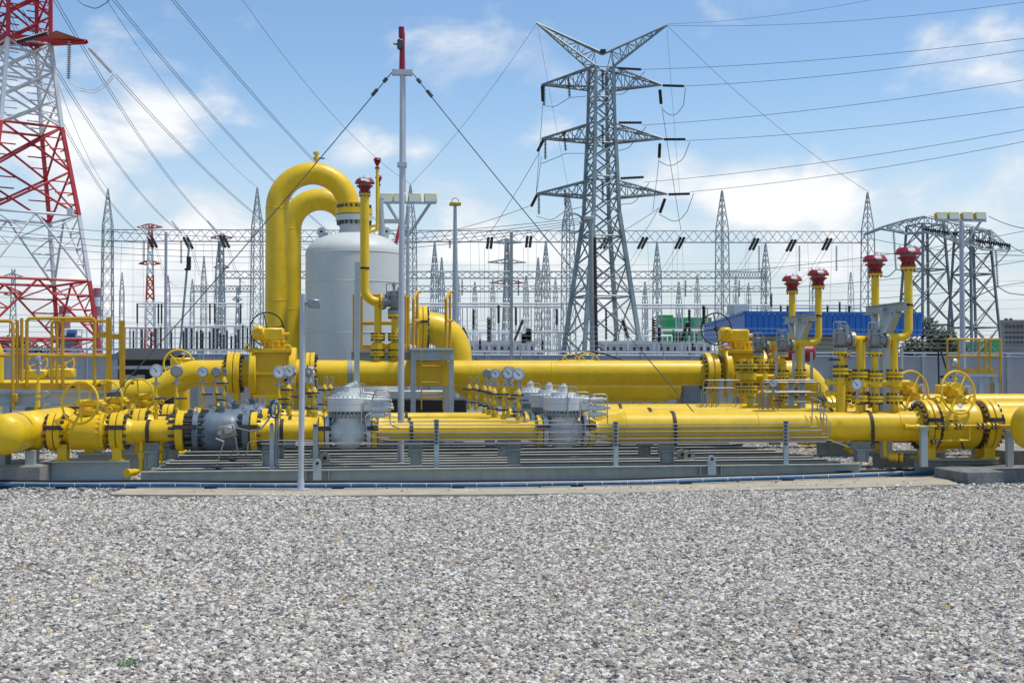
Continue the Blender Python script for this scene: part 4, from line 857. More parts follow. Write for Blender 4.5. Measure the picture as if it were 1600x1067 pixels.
# arching inlet pipes
def arch(lab, Y, pxl, pxr, pyc, rpx, tail):
    a_ = PY(pxl, pyc, Y); c_ = PY(pxr, pyc, Y); rad = (c_.x-a_.x)/2; r = SZ(rpx, Y); cx = (a_.x+c_.x)/2; z = a_.z
    pts = [Vector((a_.x, Y, .15)), Vector((a_.x, Y, 1.2))] + [Vector((a_.x, Y, z))] + [Vector((cx-rad*math.cos(math.pi*k/20), Y, z+rad*math.sin(math.pi*k/20))) for k in range(1, 20)] + [Vector((c_.x, Y, z)), Vector((c_.x, Y, z-tail))]
    t = thing('arch_pipe', lab, 'pipe', (a_.x, Y, 0), 'arching inlet pipes'); b = MB(); b.path(pts, r, 36); b.build('pipe', 'yellow', t)
    for (x, zz) in ((a_.x, z), (c_.x, z), (a_.x, z-2.2)):
        b = MB(); b.torus((x, Y, zz), (0,0,1), r+.001, .007, 36, 6); b.build('weld_seam', 'yellow', t)
    return t
arch('thick yellow pipe arching over into the top of the tank', YT, 432.5, 545, 326, 17.2, .05)
Yq = 35.5; arch('second yellow arching pipe behind the first one', Yq, 453.5, 548, 358, 17.2*.99, .3)
t = thing('filter_tank', 'second grey tank almost hidden behind the front tank', 'tank', (PY(552, 450, Yq).x, Yq, 0)); b = MB(); X2 = PY(556, 450, Yq).x
b.lathe((X2, Yq, 0), (0,0,1), prof, 48); b.build('shell', 'tank', t)
# outlet elbow and the lower rear pipe
ze = nx0.z; pe = PY(712, 512, YT).x; zl = PY(800, 604, YT).z
pipe('outlet_elbow', 'fat yellow elbow leaving the side of the tank and turning down', 'pipe', [(PY(667, 512, YT).x, YT, ze), (pe, YT, ze), (pe, YT, zl), (PY(1042, 604, YT).x, YT, zl)], .385, rad=.70, n=40, seg=12)
t = pipe('lower_pipe', 'thinner yellow pipe end behind the main pipe near the right big valve', 'pipe', [(PY(1042, 604, YT).x, YT, zl), (PY(1060, 604, YT).x, YT, zl)], .33, n=36)
b = MB(); c = PY(1080, 600, YT+.2); b.bbox((c.x, YT+.2, .85), (.62,.6,1.7), .02); b.box((c.x-.25, YT-.12, .95), (.03,.02,1.5)); o = b.build('control_cabinet', 'blue_grey', origin=(c.x, YT, 0)); tag(o, 'dark grey cabinet behind the main pipe beside the right big valve', 'cabinet')
b = MB(); c = PY(678, 615, YT-2); b.bbox((c.x-.2, YT-1.6, .55), (1.9,.7,.9), .03); o = b.build('storage_box', 'rubber', origin=(c.x, YT-1.6, 0)); tag(o, 'black box with pale stains behind the legs of the platform', 'box')
b = MB(); c = PY(650, 600, YT-1.2); b.bbox((c.x, YT-1.1, 1.0), (1.5,.5,.35), .02); o = b.build('pipe_skirt', 'tank', origin=(c.x, YT, 0)); tag(o, 'pale grey steel skirt under the main pipe beside the tank', 'panel')

# ================================================================== VENT STACKS WITH RELIEF VALVES
def vent_cap(root, c, s=1.0):
    b = MB(); b.lathe(c, (0,0,1), [(0,0), (0,.12*s), (.035*s,.12*s), (.037*s,0)], 28); b.build('stack_flange', 'yellow', root)
    b = MB(); b.lathe(c+Vector((0,0,.038*s)), (0,0,1), [(0,0), (0,.12*s), (.03*s,.12*s), (.035*s,.082*s), (.05*s,.082*s), (.13*s,.135*s), (.135*s,.165*s), (.155*s,.165*s), (.16*s,.13*s), (.165*s,0)], 32); cp = b.build('flame_arrester', 'red', root)
    b = MB(); b.lathe(c+Vector((0,0,.195*s)), (0,0,1), [(0,.125*s), (.065*s,.125*s), (.065*s,0)], 24); b.build('mesh_ring', 'screen', cp)
    b = MB(); b.lathe(c+Vector((0,0,.25*s)), (0,0,1), [(0,0), (0,.16*s), (-.012*s,.20*s), (.0*s,.208*s), (.075*s,.165*s), (.088*s,.14*s), (.095*s,0)], 12); hd = b.build('cap_hood', 'red', cp)
    b = MB(); b.box(c+Vector((-.02*s,-.178*s,.296*s)), (.11*s,.006,.05*s), Matrix.Rotation(R(-26), 3, 'X')); b.build('label_plate', 'white', hd)
    b = MB(); b.bolts(c+Vector((0,0,.035*s)), (0,0,1), .10*s, 8, .012*s, .13*s)
    for a_ in (20, 140, 260): b.torus(c+Vector((.13*s*math.cos(R(a_)), .13*s*math.sin(R(a_)), .365*s)), (math.cos(R(a_)),math.sin(R(a_)),0), .017*s, .004*s, 12, 5)
    b.build('cap_bolts', 'bolt', cp, kind='stuff')
def relief_valve(lab, c, out, s=1.0, group='pressure relief valves'):
    # c: bottom of inlet flange; outlet to +x (out=1) or -x
    t = thing('relief_valve', lab, 'valve', c, group); c = Vector(c)
    b = MB(); b.lathe(c, (0,0,1), [(0,0), (0,.12*s), (.05*s,.12*s), (.055*s,.07*s), (.09*s,.075*s), (.13*s,.105*s), (.27*s,.105*s), (.28*s,.13*s), (.31*s,.13*s), (.315*s,.09*s), (.36*s,.09*s), (.37*s,.05*s), (.40*s,0)], 24)
    b.lathe(c+Vector((0,0,.19*s)), (out,0,0), [(0,.08*s), (.12*s,.08*s), (.16*s,.10*s), (.17*s,.13*s), (.20*s,.13*s), (.20*s,0)], 24); b.build('body', 'relief_grey', t)
    b = MB(); b.lathe(c+Vector((.205*s*out,0,.19*s)), (out,0,0), [(0,0), (0,.13*s), (.03*s,.13*s), (.03*s,0)], 24); fl = b.build('outlet_flange', 'yellow', t)
    b = MB(); b.bolts(c+Vector((.2*s*out,0,.19*s)), (1,0,0), .11*s, 10, .012*s, .1*s); b.build('bolts', 'bolt', fl, kind='stuff')
    b = MB(); b.cyl(c+Vector((-.02*s,0,.38*s)), c+Vector((-.02*s,0,.5*s)), .02*s, 8); b.cyl(c+Vector((-.02*s,0,.44*s)), c+Vector((-.02*s,0,.47*s)), .035*s, 8); b.cyl(c+Vector((.07*s,-.1*s,.25*s)), c+Vector((.07*s,-.1*s,.42*s)), .035*s, 10); b.cyl(c+Vector((-.12*s,-.05*s,.2*s)), c+Vector((-.12*s,-.05*s,.36*s)), .03*s, 10); b.build('pilot', 'relief_grey', t)
    b = MB(); b.path(fillet([c+Vector((.07*s,-.1*s,.42*s)), c+Vector((.07*s,-.1*s,.48*s)), c+Vector((-.14*s,-.06*s,.48*s)), c+Vector((-.14*s,-.06*s,.1*s))], .03), .008*s, 6); b.build('pilot_tube', 'stainless', t)
    b = MB(); b.lathe(c-Vector((0,0,.052*s)), (0,0,1), [(0,0), (0,.12*s), (.045*s,.12*s), (.045*s,0)], 24); fl = b.build('inlet_flange', 'yellow', t)
    b = MB(); b.bolts(c, (0,0,1), .1*s, 8, .014*s, .17*s); b.build('bolts', 'bolt', fl, kind='stuff')
    return t
def riser(lab, x, Y, z0, z1, r, flz, group='vent risers', hv=None, z2=None):
    t = thing('riser_pipe', lab, 'pipe', (x, Y, z0), group); b = MB(); b.path([(x, Y, z0-.05), (x, Y, z1)], r, 16); b.build('pipe', 'yellow', t)
    for (z, k) in flz:
        if k == 'pair':
            b = MB(); b.lathe((x, Y, z), (0,0,1), [(0,0), (0,r+.075), (.04,r+.075), (.04,r+.05), (.055,r+.05), (.055,r+.075), (.095,r+.075), (.095,0)], 24); fl = b.build('flange_pair', 'yellow', t)
            b = MB(); b.bolts((x, Y, z+.047), (0,0,1), r+.055, 10, .014, .17); b.cyl((x, Y, z+.04), (x, Y, z+.055), r+.06, 20); b.build('bolts', 'bolt', fl, kind='stuff')
        else:
            b = MB(); b.lathe((x, Y, z), (0,0,1), [(0,r), (.02,r+.03), (.03,r+.06), (.15,r+.06), (.16,r+.03), (.18,r)], 20); b.cyl((x+.02, Y, z+.09), (x+.22, Y-.05, z+.09), .045, 12); b.build('ball_valve', 'yellow', t)
    return t
XS = PY(1418, 405, Y1).x        # the stacks stand in one row across the runs
for i, (Y, word, big) in enumerate([(Y1, 'nearest', 1), (Y2-.35, 'second nearest', 1), (Y3-.25, 'third nearest', 1), (Y4, 'farthest', 1)]):
    # positions measured on the nearest set
    z = lambda py: PY(1400, py, Y1).z
    dx = lambda px: PY(px, 520, Y1).x
    xs, xb_, xv = XS+.01, dx(1397), dx(1367)
    if i >= 2: xv = dx(1352); xb_ = dx(1384)
    zl_ = z(527); zc = z(421) if i < 2 else z(424)
    t = thing('vent_stack', 'yellow vent stack with red cap, %s of the four at the right' % word, 'vent', (xs, Y, zl_), 'red capped vent stacks')
    pts = [(dx(1384) if i < 2 else dx(1372), Y, zl_), (xs, Y, zl_), (xs, Y, zc)]
    b = MB(); b.path(fillet(pts, .14, 8), .064, 18); b.build('pipe', 'yellow', t); vent_cap(t, Vector((xs, Y, zc)), 1.0)
    b = MB(); b.lathe((xs, Y, z(478)), (0,0,1), [(0,.064), (0,.072), (.03,.072), (.03,.064)], 20); b.build('clamp_band', 'strap', t)
    riser('yellow riser joining the %s red capped stack' % word, xb_, Y, ZR+.2, zl_, .055, [(z(590), 'pair'), (z(607), 'v'), (z(627), 'pair')])
    zv = z(549); riser('yellow riser under the grey relief valve of the %s red capped stack' % word, xv, Y, ZR+.2, zv-.05, .048, [(z(592), 'pair'), (z(607), 'v'), (z(628), 'pair')])
    relief_valve('grey relief valve piped to the %s red capped stack' % word, (xv, Y, zv), 1, .92)
    if i == 0:
        t = thing('bypass_riser', 'fat yellow riser with three stubs left of the nearest vent risers', 'pipe', PY(1313, 640, Y1))
        x = dx(1313); b = MB(); b.cyl((x, Y, ZR+.18), (x, Y, z(585)), .075, 20)
        for py in (597, 614, 632): b.cyl((x, Y, z(py)), (x-.2, Y, z(py)), .035, 12); b.lathe((x-.16, Y, z(py)), (-1,0,0), [(0,.035), (.02,.055), (.06,.055), (.08,.03), (.1,0)], 12)
        b.build('pipe', 'yellow', t); b = MB(); b.lathe((x, Y, z(585)), (0,0,1), [(0,0), (0,.12), (.04,.12), (.045,.09), (.055,.09), (.06,.12), (.1,.12), (.1,0)], 24); fl = b.build('flange_pair', 'yellow', t)
        b = MB(); b.bolts((x, Y, z(585)+.05), (0,0,1), .1, 10, .015, .19); b.build('bolts', 'bolt', fl, kind='stuff')
        b = MB(); b.cyl((x, Y, z(585)+.1), (x, Y, z(552)), .046, 16); b.cyl((x, Y-.04, z(565)), (x, Y+.04, z(565)), .06, 12); b.build('upper_pipe', 'yellow', t)
        b = MB(); b.box((x-.12, Y-.05, z(562)), (.17,.03,.03)); b.build('lever', 'navy', t)
        relief_valve('grey relief valve on the fat riser left of the stacks', (x, Y, z(548)), 1, .92)
        riser('yellow riser right of the grey relief valve on the fat riser', dx(1343), Y, ZR+.2, z(530), .05, [(z(590), 'pair'), (z(607), 'v'), (z(627), 'pair')])
        b = MB(); b.path([(x+.22, Y, z(530)), (dx(1362), Y+.15, z(530))], .055, 14); o = b.build('vent_branch', 'yellow', origin=(x, Y, z(530))); tag(o, 'short level yellow branch between the two nearest grey relief valves', 'pipe')
# brackets tying the stacks together in pairs
for (Ya, Yb_, lab) in ((Y1, Y2-.35, 'nearest pair'), (Y3-.25, Y4, 'farther pair')):
    z = PY(1400, 478, Y1).z; xm = XS-.09; ym = (Ya+Yb_)/2
    t = thing('stack_bracket', 'grey T shaped steel bracket tying the %s of red capped stacks' % lab, 'bracket', (xm, ym, ZR))
    b = MB(); b.beam((xm, ym, .25), (xm, ym, z), .15, .13, (0,1,0)); b.build('post', 'frame_grey', t)
    b = MB(); b.ibeam((xm, Ya-.15, z+.06), (xm, Yb_+.15, z+.06), .14, .12, .014); b.build('cross_beam', 'frame_grey', t)
    for s in (-1, 1): b = MB(); b.beam((xm, ym, z-.55), (xm, ym+s*(Yb_-Ya)*.38, z-.08), .09, .08); b.build('strut', 'frame_grey', t)
# grey uprights and twin tube posts
for i, (px, p0, p1, Y, lab) in enumerate([(1236,640,600,Y2,'left of the two broad grey tube posts'), (1253,640,600,Y2,'right of the two broad grey tube posts')]):
    t = thing('tube_post', lab, 'post', PY(px, 646, Y), 'broad grey tube posts'); b = MB(); b.beam(PY(px, 646, Y), PY(px, 592, Y), .095, .06); b.build('post', 'frame_grey', t)
    b = MB()
    for py in (596, 613): b.box(PY(px, py, Y-.05), (.12,.06,.05))
    b.build('tube_clamps', 'bolt', t)
for i, (px, Y) in enumerate([(1127, Y3), (1140, Y3)]):
    t = thing('tube_post', ['left','right'][i]+' of the two short grey tube posts before the right big valve', 'post', PY(px, 634, Y), 'short grey tube posts'); b = MB(); b.beam(PY(px, 636, Y), PY(px, 591, Y), .09, .05); b.build('post', 'frame_grey', t)
for i, (px, p0, p1) in enumerate([(1343, 700, 543), (1409, 640, 543), (1340-24, 600, 545), (1268, 600, 550), (1240, 590, 552), (1213, 590, 548)]):
    t = thing('conduit_post', 'thin grey upright rod beside the relief valves, %s from the right' % ['third','first','fourth','second','fifth','sixth'][[1,0,2,3,4,5][i]] if False else 'thin grey upright rod, %s of six among the vent risers' % ['second from the right','rightmost','third from the right','third from the left','second from the left','leftmost'][i], 'rod', PY(px, p0, Y2), 'thin upright rods')
    b = MB(); b.beam(PY(px, p0, Y2), PY(px, p1, Y2), .04, .04); b.build('rod', 'galv', t)
# tube loops in front of the risers
for i, (yy, xa, x2, Y) in enumerate([(594,1190,1277,Y2-.15), (597,1192,1282,Y2-.2), (611,1186,1270,Y2-.15), (613,1190,1288,Y2-.22), (594,1099,1158,Y3-.1), (606,1096,1150,Y3-.15)]):
    pts = [PY(xa, 640, Y), PY(xa, yy, Y), PY(x2, yy, Y), PY(x2, 646, Y)]
    b = MB(); b.path(fillet(pts, .07), .009, 7)
    for k in range(1, 4): b.path([PY(xa+8*k, yy, Y), PY(xa+8*k, 640, Y)], .008, 6)
    o = b.build('impulse_tube', 'stainless', origin=pts[0]); tag(o, 'stainless tube loop %s' % ['topmost at the broad grey posts','second at the broad grey posts','third at the broad grey posts','lowest at the broad grey posts','upper one at the short grey posts','lower one at the short grey posts'][i], 'tube', 'tube loops')
# block of small valves before the right big valve
for i, (px, Y) in enumerate([(1172, Y3-.5), (1190, Y3-.3), (1203, Y3+.3), (1218, Y3+.2), (1160, Y3+.1)]):
    z0 = ZR+.2; c = PY(px, 600, Y)
    riser('yellow valve column %s between the right big valve and the vent risers' % ['second from the left','third from the left','fourth from the left','rightmost','leftmost'][i], c.x, Y, z0, PY(px, 560, Y).z, .06, [(PY(px, 576, Y).z, 'pair'), (PY(px, 596, Y).z, 'v'), (PY(px, 610, Y).z, 'pair'), (PY(px, 622, Y).z, 'v')], 'yellow valve columns')
# centre vent assembly standing on the main pipe
z = lambda py: PY(600, py, YB).z
t = thing('vent_stack', 'tall yellow vent stack with red cap in front of the tank', 'vent', (xb(569), YB, z(475)))
b = MB(); b.path(fillet([(xb(569), YB, z(302)), (xb(569), YB, z(472)), (xb(604), YB, z(472))], .28, 8), .092, 20); b.build('pipe', 'yellow', t); vent_cap(t, Vector((xb(569), YB, z(306))), 1.0)
b = MB(); b.lathe((xb(569), YB, z(421)), (0,0,1), [(0,.092), (0,.1), (.04,.1), (.04,.092)], 20); b.build('clamp_band', 'strap', t)
riser('yellow riser under the elbow of the tall centre vent stack', xb(590), YB, ZB+RB, z(475), .075, [(z(530), 'pair'), (z(548), 'v'), (z(556), 'pair')])
riser('yellow riser under the grey relief valve of the tall centre stack', xb(617), YB, ZB+RB, z(492), .075, [(z(530), 'pair'), (z(548), 'v'), (z(556), 'pair')])
relief_valve('grey relief valve piped to the tall centre vent stack', (xb(617), YB, z(490)), -1, 1.25)

# ================================================================== PLATFORMS
def rail_set(root, segs, r=.022, m='rail_yellow'):
    for (nm, pts) in segs: b = MB(); b.path(fillet(pts, .06, 4) if len(pts) > 2 else pts, r, 8); b.build(nm, m, root)
# left platform
YA, YBk = 21.6, 23.0
t = thing('access_platform', 'yellow railed access platform on grey beams at the left edge', 'platform', PY(80, 640, YA))
f_ = lambda px, py, Y=YA: PY(px, py, Y)
rail_set(t, [('top_rail', [f_(42,604), f_(42,497.5), f_(148,497.5), f_(148,610)]), ('mid_rail', [f_(42,555.5), f_(166,556)]), ('post', [f_(98,604), f_(98,500)]), ('post', [f_(27,604,YA+.4), f_(27,500,YA+.4)]), ('post', [f_(34,596,YA+.4), f_(34,497,YA+.4)]),
  ('top_rail', [f_(-40,501.5), f_(20,501.5), f_(20,640)]), ('mid_rail', [f_(-40,555.5), f_(20,555.5)])], .028)
rail_set(t, [('top_rail', [f_(81,600,YBk), f_(81,501.5,YBk), f_(168,501.5,YBk)]), ('post', [f_(89,600,YBk), f_(89,504,YBk)]), ('mid_rail', [f_(81,555.5,YBk), f_(166,555.5,YBk)])], .026)
for (px, a0, a1) in ((170, 496, 612), (191, 501, 606)):
    b = MB(); b.beam(f_(px, a1), f_(px, a0), .085, .04); b.build('flat_post', 'rail_yellow', t)
for (p0, p1, py) in ((152,165,523), (176,188,526)):
    b = MB(); b.box((f_(p0,py)+f_(p1,py))/2, (SZ(p1-p0+6, 21.6), .03, .09)); b.build('latch_plate', 'rail_yellow', t)
b = MB(); b.beam(f_(-40,603), f_(165,604), .02, .11); b.build('toe_board', 'rail_yellow', t)
b = MB(); a_, c_ = f_(-40,609), f_(165,609); b.slab([(a_.x, YA), (c_.x, YA), (c_.x, YBk), (a_.x, YBk)], a_.z-.05, a_.z); b.build('deck', 'galv', t)
for Y in (YA+.05, YBk): b = MB(); b.ibeam((a_.x, Y, a_.z-.055), (c_.x, Y, a_.z-.055), .22, .14, .014); b.build('deck_beam', 'frame_grey', t)
for px in (10, 155):
    for Y in (YA+.05, YBk): b = MB(); X = f_(px,609).x; b.beam((X, Y, 0), (X, Y, a_.z-.27), .12, .12); b.build('leg', 'frame_grey', t)
for (px, py) in ((24, 622),): b = MB(); b.bbox(f_(px, py, YA-.08), (.07,.06,.14), .01); b.build('foot_clamp', 'rail_yellow', t)
pipe('riser_pipe', 'yellow pipe standing cut off by the left picture edge', 'pipe', [f_(-4, 640, 24.5), f_(-4, 535, 24.5), f_(-60, 535, 24.5)], .115, rad=.25)
# centre platform
YP = 27.3
t = thing('access_platform', 'grey framed centre platform with yellow rails and a ladder over the main pipe', 'platform', PY(640, 640, YP))
f_ = lambda px, py, Y=YP: PY(px, py, Y)
zd = f_(600, 547).z
b = MB(); a_, c_ = f_(549,547), f_(708,547); b.slab([(a_.x, YP-.05), (c_.x, YP-.05), (c_.x, YP+.9), (a_.x, YP+.9)], zd-.04, zd); b.build('deck', 'galv', t)
b = MB(); b.ibeam((a_.x, YP, zd-.045), (f_(643,547).x, YP, zd-.045), .2, .12, .014); b.build('deck_beam', 'skid', t)
Yq = YB-.62; zq = PY(675, 546, Yq).z
b = MB(); b.ibeam((xr(642,Yq), Yq, zq), (xr(709,Yq), Yq, zq), .20, .14, .016); b.build('portal_beam', 'frame_grey', t)
b = MB(); b.slab([(xr(643,Yq), Yq), (xr(708,Yq), Yq), (xr(708,Yq)+.0, YP), (xr(643,Yq), YP)], zq+.002, zq+.03); b.build('step_deck', 'galv', t)
for px in (645.5, 705): b = MB(); X = xr(px, Yq); b.beam((X, Yq, 0), (X, Yq, zq-.2), .10, .11); b.build('leg', 'frame_grey', t)
for px in (553, 700): b = MB(); X = f_(px,547).x; b.beam((X, YP+.8, 0), (X, YP+.8, zd-.04), .12, .12); b.build('leg', 'frame_grey', t)
rail_set(t, [('post', [f_(553,547), f_(553,460)]), ('top_rail', [f_(565,547), f_(565,461), f_(634,461), f_(634,547)]), ('top_rail', [f_(565,464,YP+.8), f_(640,464,YP+.8)]), ('mid_rail', [f_(565,504), f_(634,504)]), ('mid_rail', [f_(565,506,YP+.8), f_(650,506,YP+.8)]), ('post', [f_(638,547,YP+.8), f_(638,465,YP+.8)])], .028)
for px in (646, 697):
    rail_set(t, [('ladder_hoop', [f_(px,548,Yq+.1), f_(px,467,Yq+.1), f_(px+6,456,Yq+.5), f_(px+12,456,Yq+.5)]), ('ladder_hoop', [f_(px+6,548,YP), f_(px+6,457,YP)]), ('rail_link', [f_(px,501,Yq+.1), f_(px+10,501,YP)])], .03)
b = MB(); b.beam(f_(565,543), f_(640,544), .02, .1); b.build('toe_board', 'rail_yellow', t)
Yl = Yq-.12
for px in (658.5, 692.5): b = MB(); b.beam(PY(px, 547, Yl), PY(px, 640, Yl), .025, .05); b.build('ladder_rail', 'rail_yellow', t)
for py in (572, 597.5, 615, 622): b = MB(); b.cyl(PY(658, py, Yl), PY(693, py, Yl), .016, 8); b.build('ladder_rung', 'rail_yellow', t)
b = MB(); b.box(PY(675, 583, YB-.30), (SZ(58, 26), .02, SZ(37, 26))); b.build('pipe_shield', 'yellow', t)
# right platform
Y_ = 38.0
t = thing('access_platform', 'small yellow railed platform on grey columns by the right floodlight mast', 'platform', PY(1520, 625, Y_))
f_ = lambda px, py, Y=Y_: PY(px, py, Y)
rail_set(t, [('top_rail', [f_(1480,588), f_(1480,530), f_(1563,530), f_(1563,590)]), ('mid_rail', [f_(1480,556), f_(1563,556)]), ('post', [f_(1498,580), f_(1498,531)]), ('post', [f_(1540,580,Y_+.6), f_(1540,532,Y_+.6)]), ('post', [f_(1530,580), f_(1530,531)]), ('post', [f_(1547,580), f_(1547,531)])], .035)
b = MB(); b.beam(f_(1496,579), f_(1556,580), .03, .14); b.build('toe_board', 'rail_yellow', t)
b = MB(); a_, c_ = f_(1496,585), f_(1560,585); b.slab([(a_.x, Y_), (c_.x, Y_), (c_.x, Y_+1.2), (a_.x, Y_+1.2)], a_.z-.06, a_.z); b.build('deck', 'galv', t)
b = MB(); b.ibeam((a_.x, Y_, a_.z-.06), (c_.x, Y_, a_.z-.06), .2, .14, .014); b.build('deck_beam', 'frame_grey', t)
for px in (1506, 1532, 1556): b = MB(); X = f_(px,600).x; b.beam((X, Y_, 0), (X, Y_, a_.z-.26), .14, .12); b.build('leg', 'frame_grey', t)
for px in (1549, 1562): b = MB(); b.beam(f_(px,640), f_(px,588), .05, .06); b.build('ladder_rail', 'rail_yellow', t)
for py in (598, 610, 622, 634): b = MB(); b.cyl(f_(1549,py), f_(1562,py), .02, 6); b.build('ladder_rung', 'rail_yellow', t)

# ================================================================== POLES AND MASTS
p0 = PZ(470, 765, .045); p1 = P(474, 459, (p0-CAM).dot(FWD)); p1 = Vector((p0.x+.02, p0.y, p1.z))
t = thing('signal_pole', 'slim grey pole with a small box standing on the concrete strip', 'pole', p0)
b = MB(); b.cyl(p0, p1, .039, 16); b.build('pole', 'mast', t)
b = MB(); b.lathe(p0, (0,0,1), [(0,0), (0,.05), (.14,.045), (.14,0)], 14); b.slab([(p0.x-.11, p0.y-.1), (p0.x+.11, p0.y-.1), (p0.x+.11, p0.y+.1), (p0.x-.11, p0.y+.1)], .046, .06); b.build('base_plate', 'mast', t)
b = MB(); b.bbox((p1.x+.15, p1.y, p1.z-.13), (.17,.14,.12), .015, Matrix.Rotation(R(6), 3, 'Y')); b.cyl((p1.x, p1.y, p1.z-.12), (p1.x+.1, p1.y, p1.z-.12), .03, 10); b.build('box', 'relief_grey', t)
c = PY(557, 640, 24.0); t = thing('steel_post', 'plain grey square post in front of the tank', 'post', (c.x, 24.0, 0)); b = MB(); b.beam((c.x, 24, 0), (PY(558.5, 410, 24).x, 24, PY(558, 410, 24).z), .10, .10, (0,1,0)); b.build('post', 'frame_grey', t)
YM = 20.05; mb_ = PY(626, 720, YM); mt_ = PY(628.5, 43, YM)
t = thing('lightning_mast', 'very tall thin grey mast with a red tip held by wires', 'mast', (mb_.x, YM, 0))
zp = PY(628, 112, YM).z
b = MB(); b.path([(mb_.x, YM, .2), (mb_.x+.01, YM, zp*.5), (mt_.x, YM, zp)], [.052,.046,.036], 14); b.build('pole', 'mast', t)
b = MB(); b.path([(mt_.x, YM, zp), (mt_.x, YM, PY(628, 75, YM).z), (mt_.x, YM, mt_.z-.12), (mt_.x-.005, YM, mt_.z)], [.05,.042,.045,.03], 12); b.cyl((mt_.x-.012, YM, mt_.z-.16), (mt_.x-.012, YM, mt_.z), .047, 12); b.build('red_tip', 'red', t)
b = MB(); b.bbox((mt_.x-.03, YM-.04, PY(628, 71, YM).z), (.1,.1,.16), .02); b.path([(mt_.x-.05, YM-.05, PY(628, 72, YM).z), (mt_.x-.14, YM-.05, PY(628, 70, YM).z)], .016, 6); b.build('sensor_head', 'bolt', t)
b = MB(); z = zp; b.slab([(mt_.x-.16, YM-.06), (mt_.x+.16, YM-.06), (mt_.x+.16, YM+.06), (mt_.x-.16, YM+.06)], z-.06, z+.02); b.build('stay_plate', 'mast', t)
b = MB(); b.box((mt_.x, YM, PY(628, 258, YM).z), (.15,.12,.07)); b.build('joint_clamp', 'mast', t)
b = MB(); b.path([(mt_.x+.045, YM+.02, zp), (mt_.x+.05, YM+.02, PY(628, 300, YM).z)], .006, 6); b.build('down_conductor', 'pylon_red', t)
for (s, q, lab) in ((-1, PY(164, 632, YM+.2), 'left'), (1, PY(1086, 646, YM+.5), 'right')):
    p = Vector((mt_.x+s*.16, YM, zp-.02)); t = thing('stay_wire', '%s stay wire slanting down from the red tipped mast' % lab, 'wire', q)
    b = MB(); b.path(sag(p, q, .06, 10), .0085, 6); b.build('wire', 'wire', t)
    d = (q-p).normalized(); b = MB(); b.cyl(p+d*.12, p+d*.2, .03, 8); b.cyl(p+d*.35, p+d*.48, .028, 8); b.build('insulator', 'bolt', t)
def flood_mast(lab, px, base_y, pxs, pyl, pyp, Y, wpx, lamp_w, lamp_h, braces, tilt=R(25)):
    c = PY(px, pyp, Y); D = (c-CAM).dot(FWD); t = thing('floodlight_mast', lab, 'lamp post', (c.x, Y, 0), 'floodlight masts')
    b = MB(); b.path([(c.x+.02, Y, 0), (c.x+.01, Y, c.z*.55), (c.x, Y, c.z)], [SZ(wpx/2, D), SZ(wpx*.45, D), SZ(wpx*.35, D)], 14); b.build('pole', 'galv', t)
    za = PY(px, pyl+7, Y).z
    b = MB(); b.beam((PY(pxs[0]-8, pyl, Y).x, Y, za), (PY(pxs[-1]+8, pyl, Y).x, Y, za), .06, .06); b.build('cross_arm', 'galv', t)
    for s in (pxs[0], pxs[-1]): b = MB(); b.bar((PY(s, pyl, Y).x, Y, za), (c.x, Y, za-.95), .06); b.build('arm_brace', 'galv', t)
    for q in pxs:
        cc = PY(q, pyl, Y); w, h = SZ(lamp_w, D), SZ(lamp_h, D); rot = Matrix.Rotation(tilt, 3, 'X')
        b = MB(); b.bbox(cc+Vector((0,.1,0)), (w,.2,h), .02, rot); lp = b.build('floodlight', 'lamp_yellow', t)
        b = MB(); b.box(cc+rot @ Vector((0,-.006,0)), (w*.86,.012,h*.8), rot); b.build('lens', 'lamp_glass', lp)
    return t
flood_mast('galvanised mast with four yellow floodlights behind the tank', 637, 0, (604,624.5,648,672.5), 310, 322, 36, 7, 20, 14, 1, R(-12))
flood_mast('galvanised mast with four yellow floodlights at the right', 1502, 0, (1472,1491,1512.5,1533), 338, 346, 40, 9, 18, 12, 1, R(-12))
c = PY(711, 322, 42); t = thing('street_lamp', 'slim lamp post with one flat yellow lamp right of the tank', 'lamp post', (c.x, 42, 0))
b = MB(); b.path([(c.x+.02, 42, 0), (c.x+.01, 42, c.z*.6), (c.x, 42, c.z)], [.13,.10,.055], 12); b.build('pole', 'galv', t)
b = MB(); b.bbox((c.x, 41.9, c.z+.05), (.38,.42,.085), .02); b.build('lamp', 'lamp_yellow', t)
b = MB(); b.torus((c.x, 41.9, c.z+.14), (0,1,0), .11, .012, 16, 5); b.build('hanger', 'bolt', t)
for (px, pt, D, w, m_, lab) in ((259.5, 363, 52, 4.5, 'galv', 'plain galvanised pole standing behind the dark shed'), (799, 363, 54, 4.6, 'pole_concrete', 'slim square concrete pole behind the elbow of the tank')):
    c = P(px, pt, D); t = thing('utility_pole', lab, 'pole', (c.x, c.y, 0)); b = MB(); b.beam((c.x, c.y, 0), c, SZ(w, D), SZ(w, D), (0,1,0)) if m_ == 'pole_concrete' else b.cyl((c.x, c.y, 0), c, SZ(w/2, D), 10); b.build('pole', m_, t)
p = P(283, 548, 50); q = P(296, 378, 50); t = thing('leaning_pole', 'leaning dark pole with a black floodlight on it', 'pole', (p.x-.3, p.y, 0)); b = MB(); b.path([(p.x-.25, p.y, 0), q], .045, 8); b.build('pole', 'relief_grey', t)
b = MB(); b.box(P(295, 411, 49.9), (.16,.12,.5)); b.box(P(293, 421, 49.9), (.22,.1,.08)); b.build('floodlight', 'black', t)

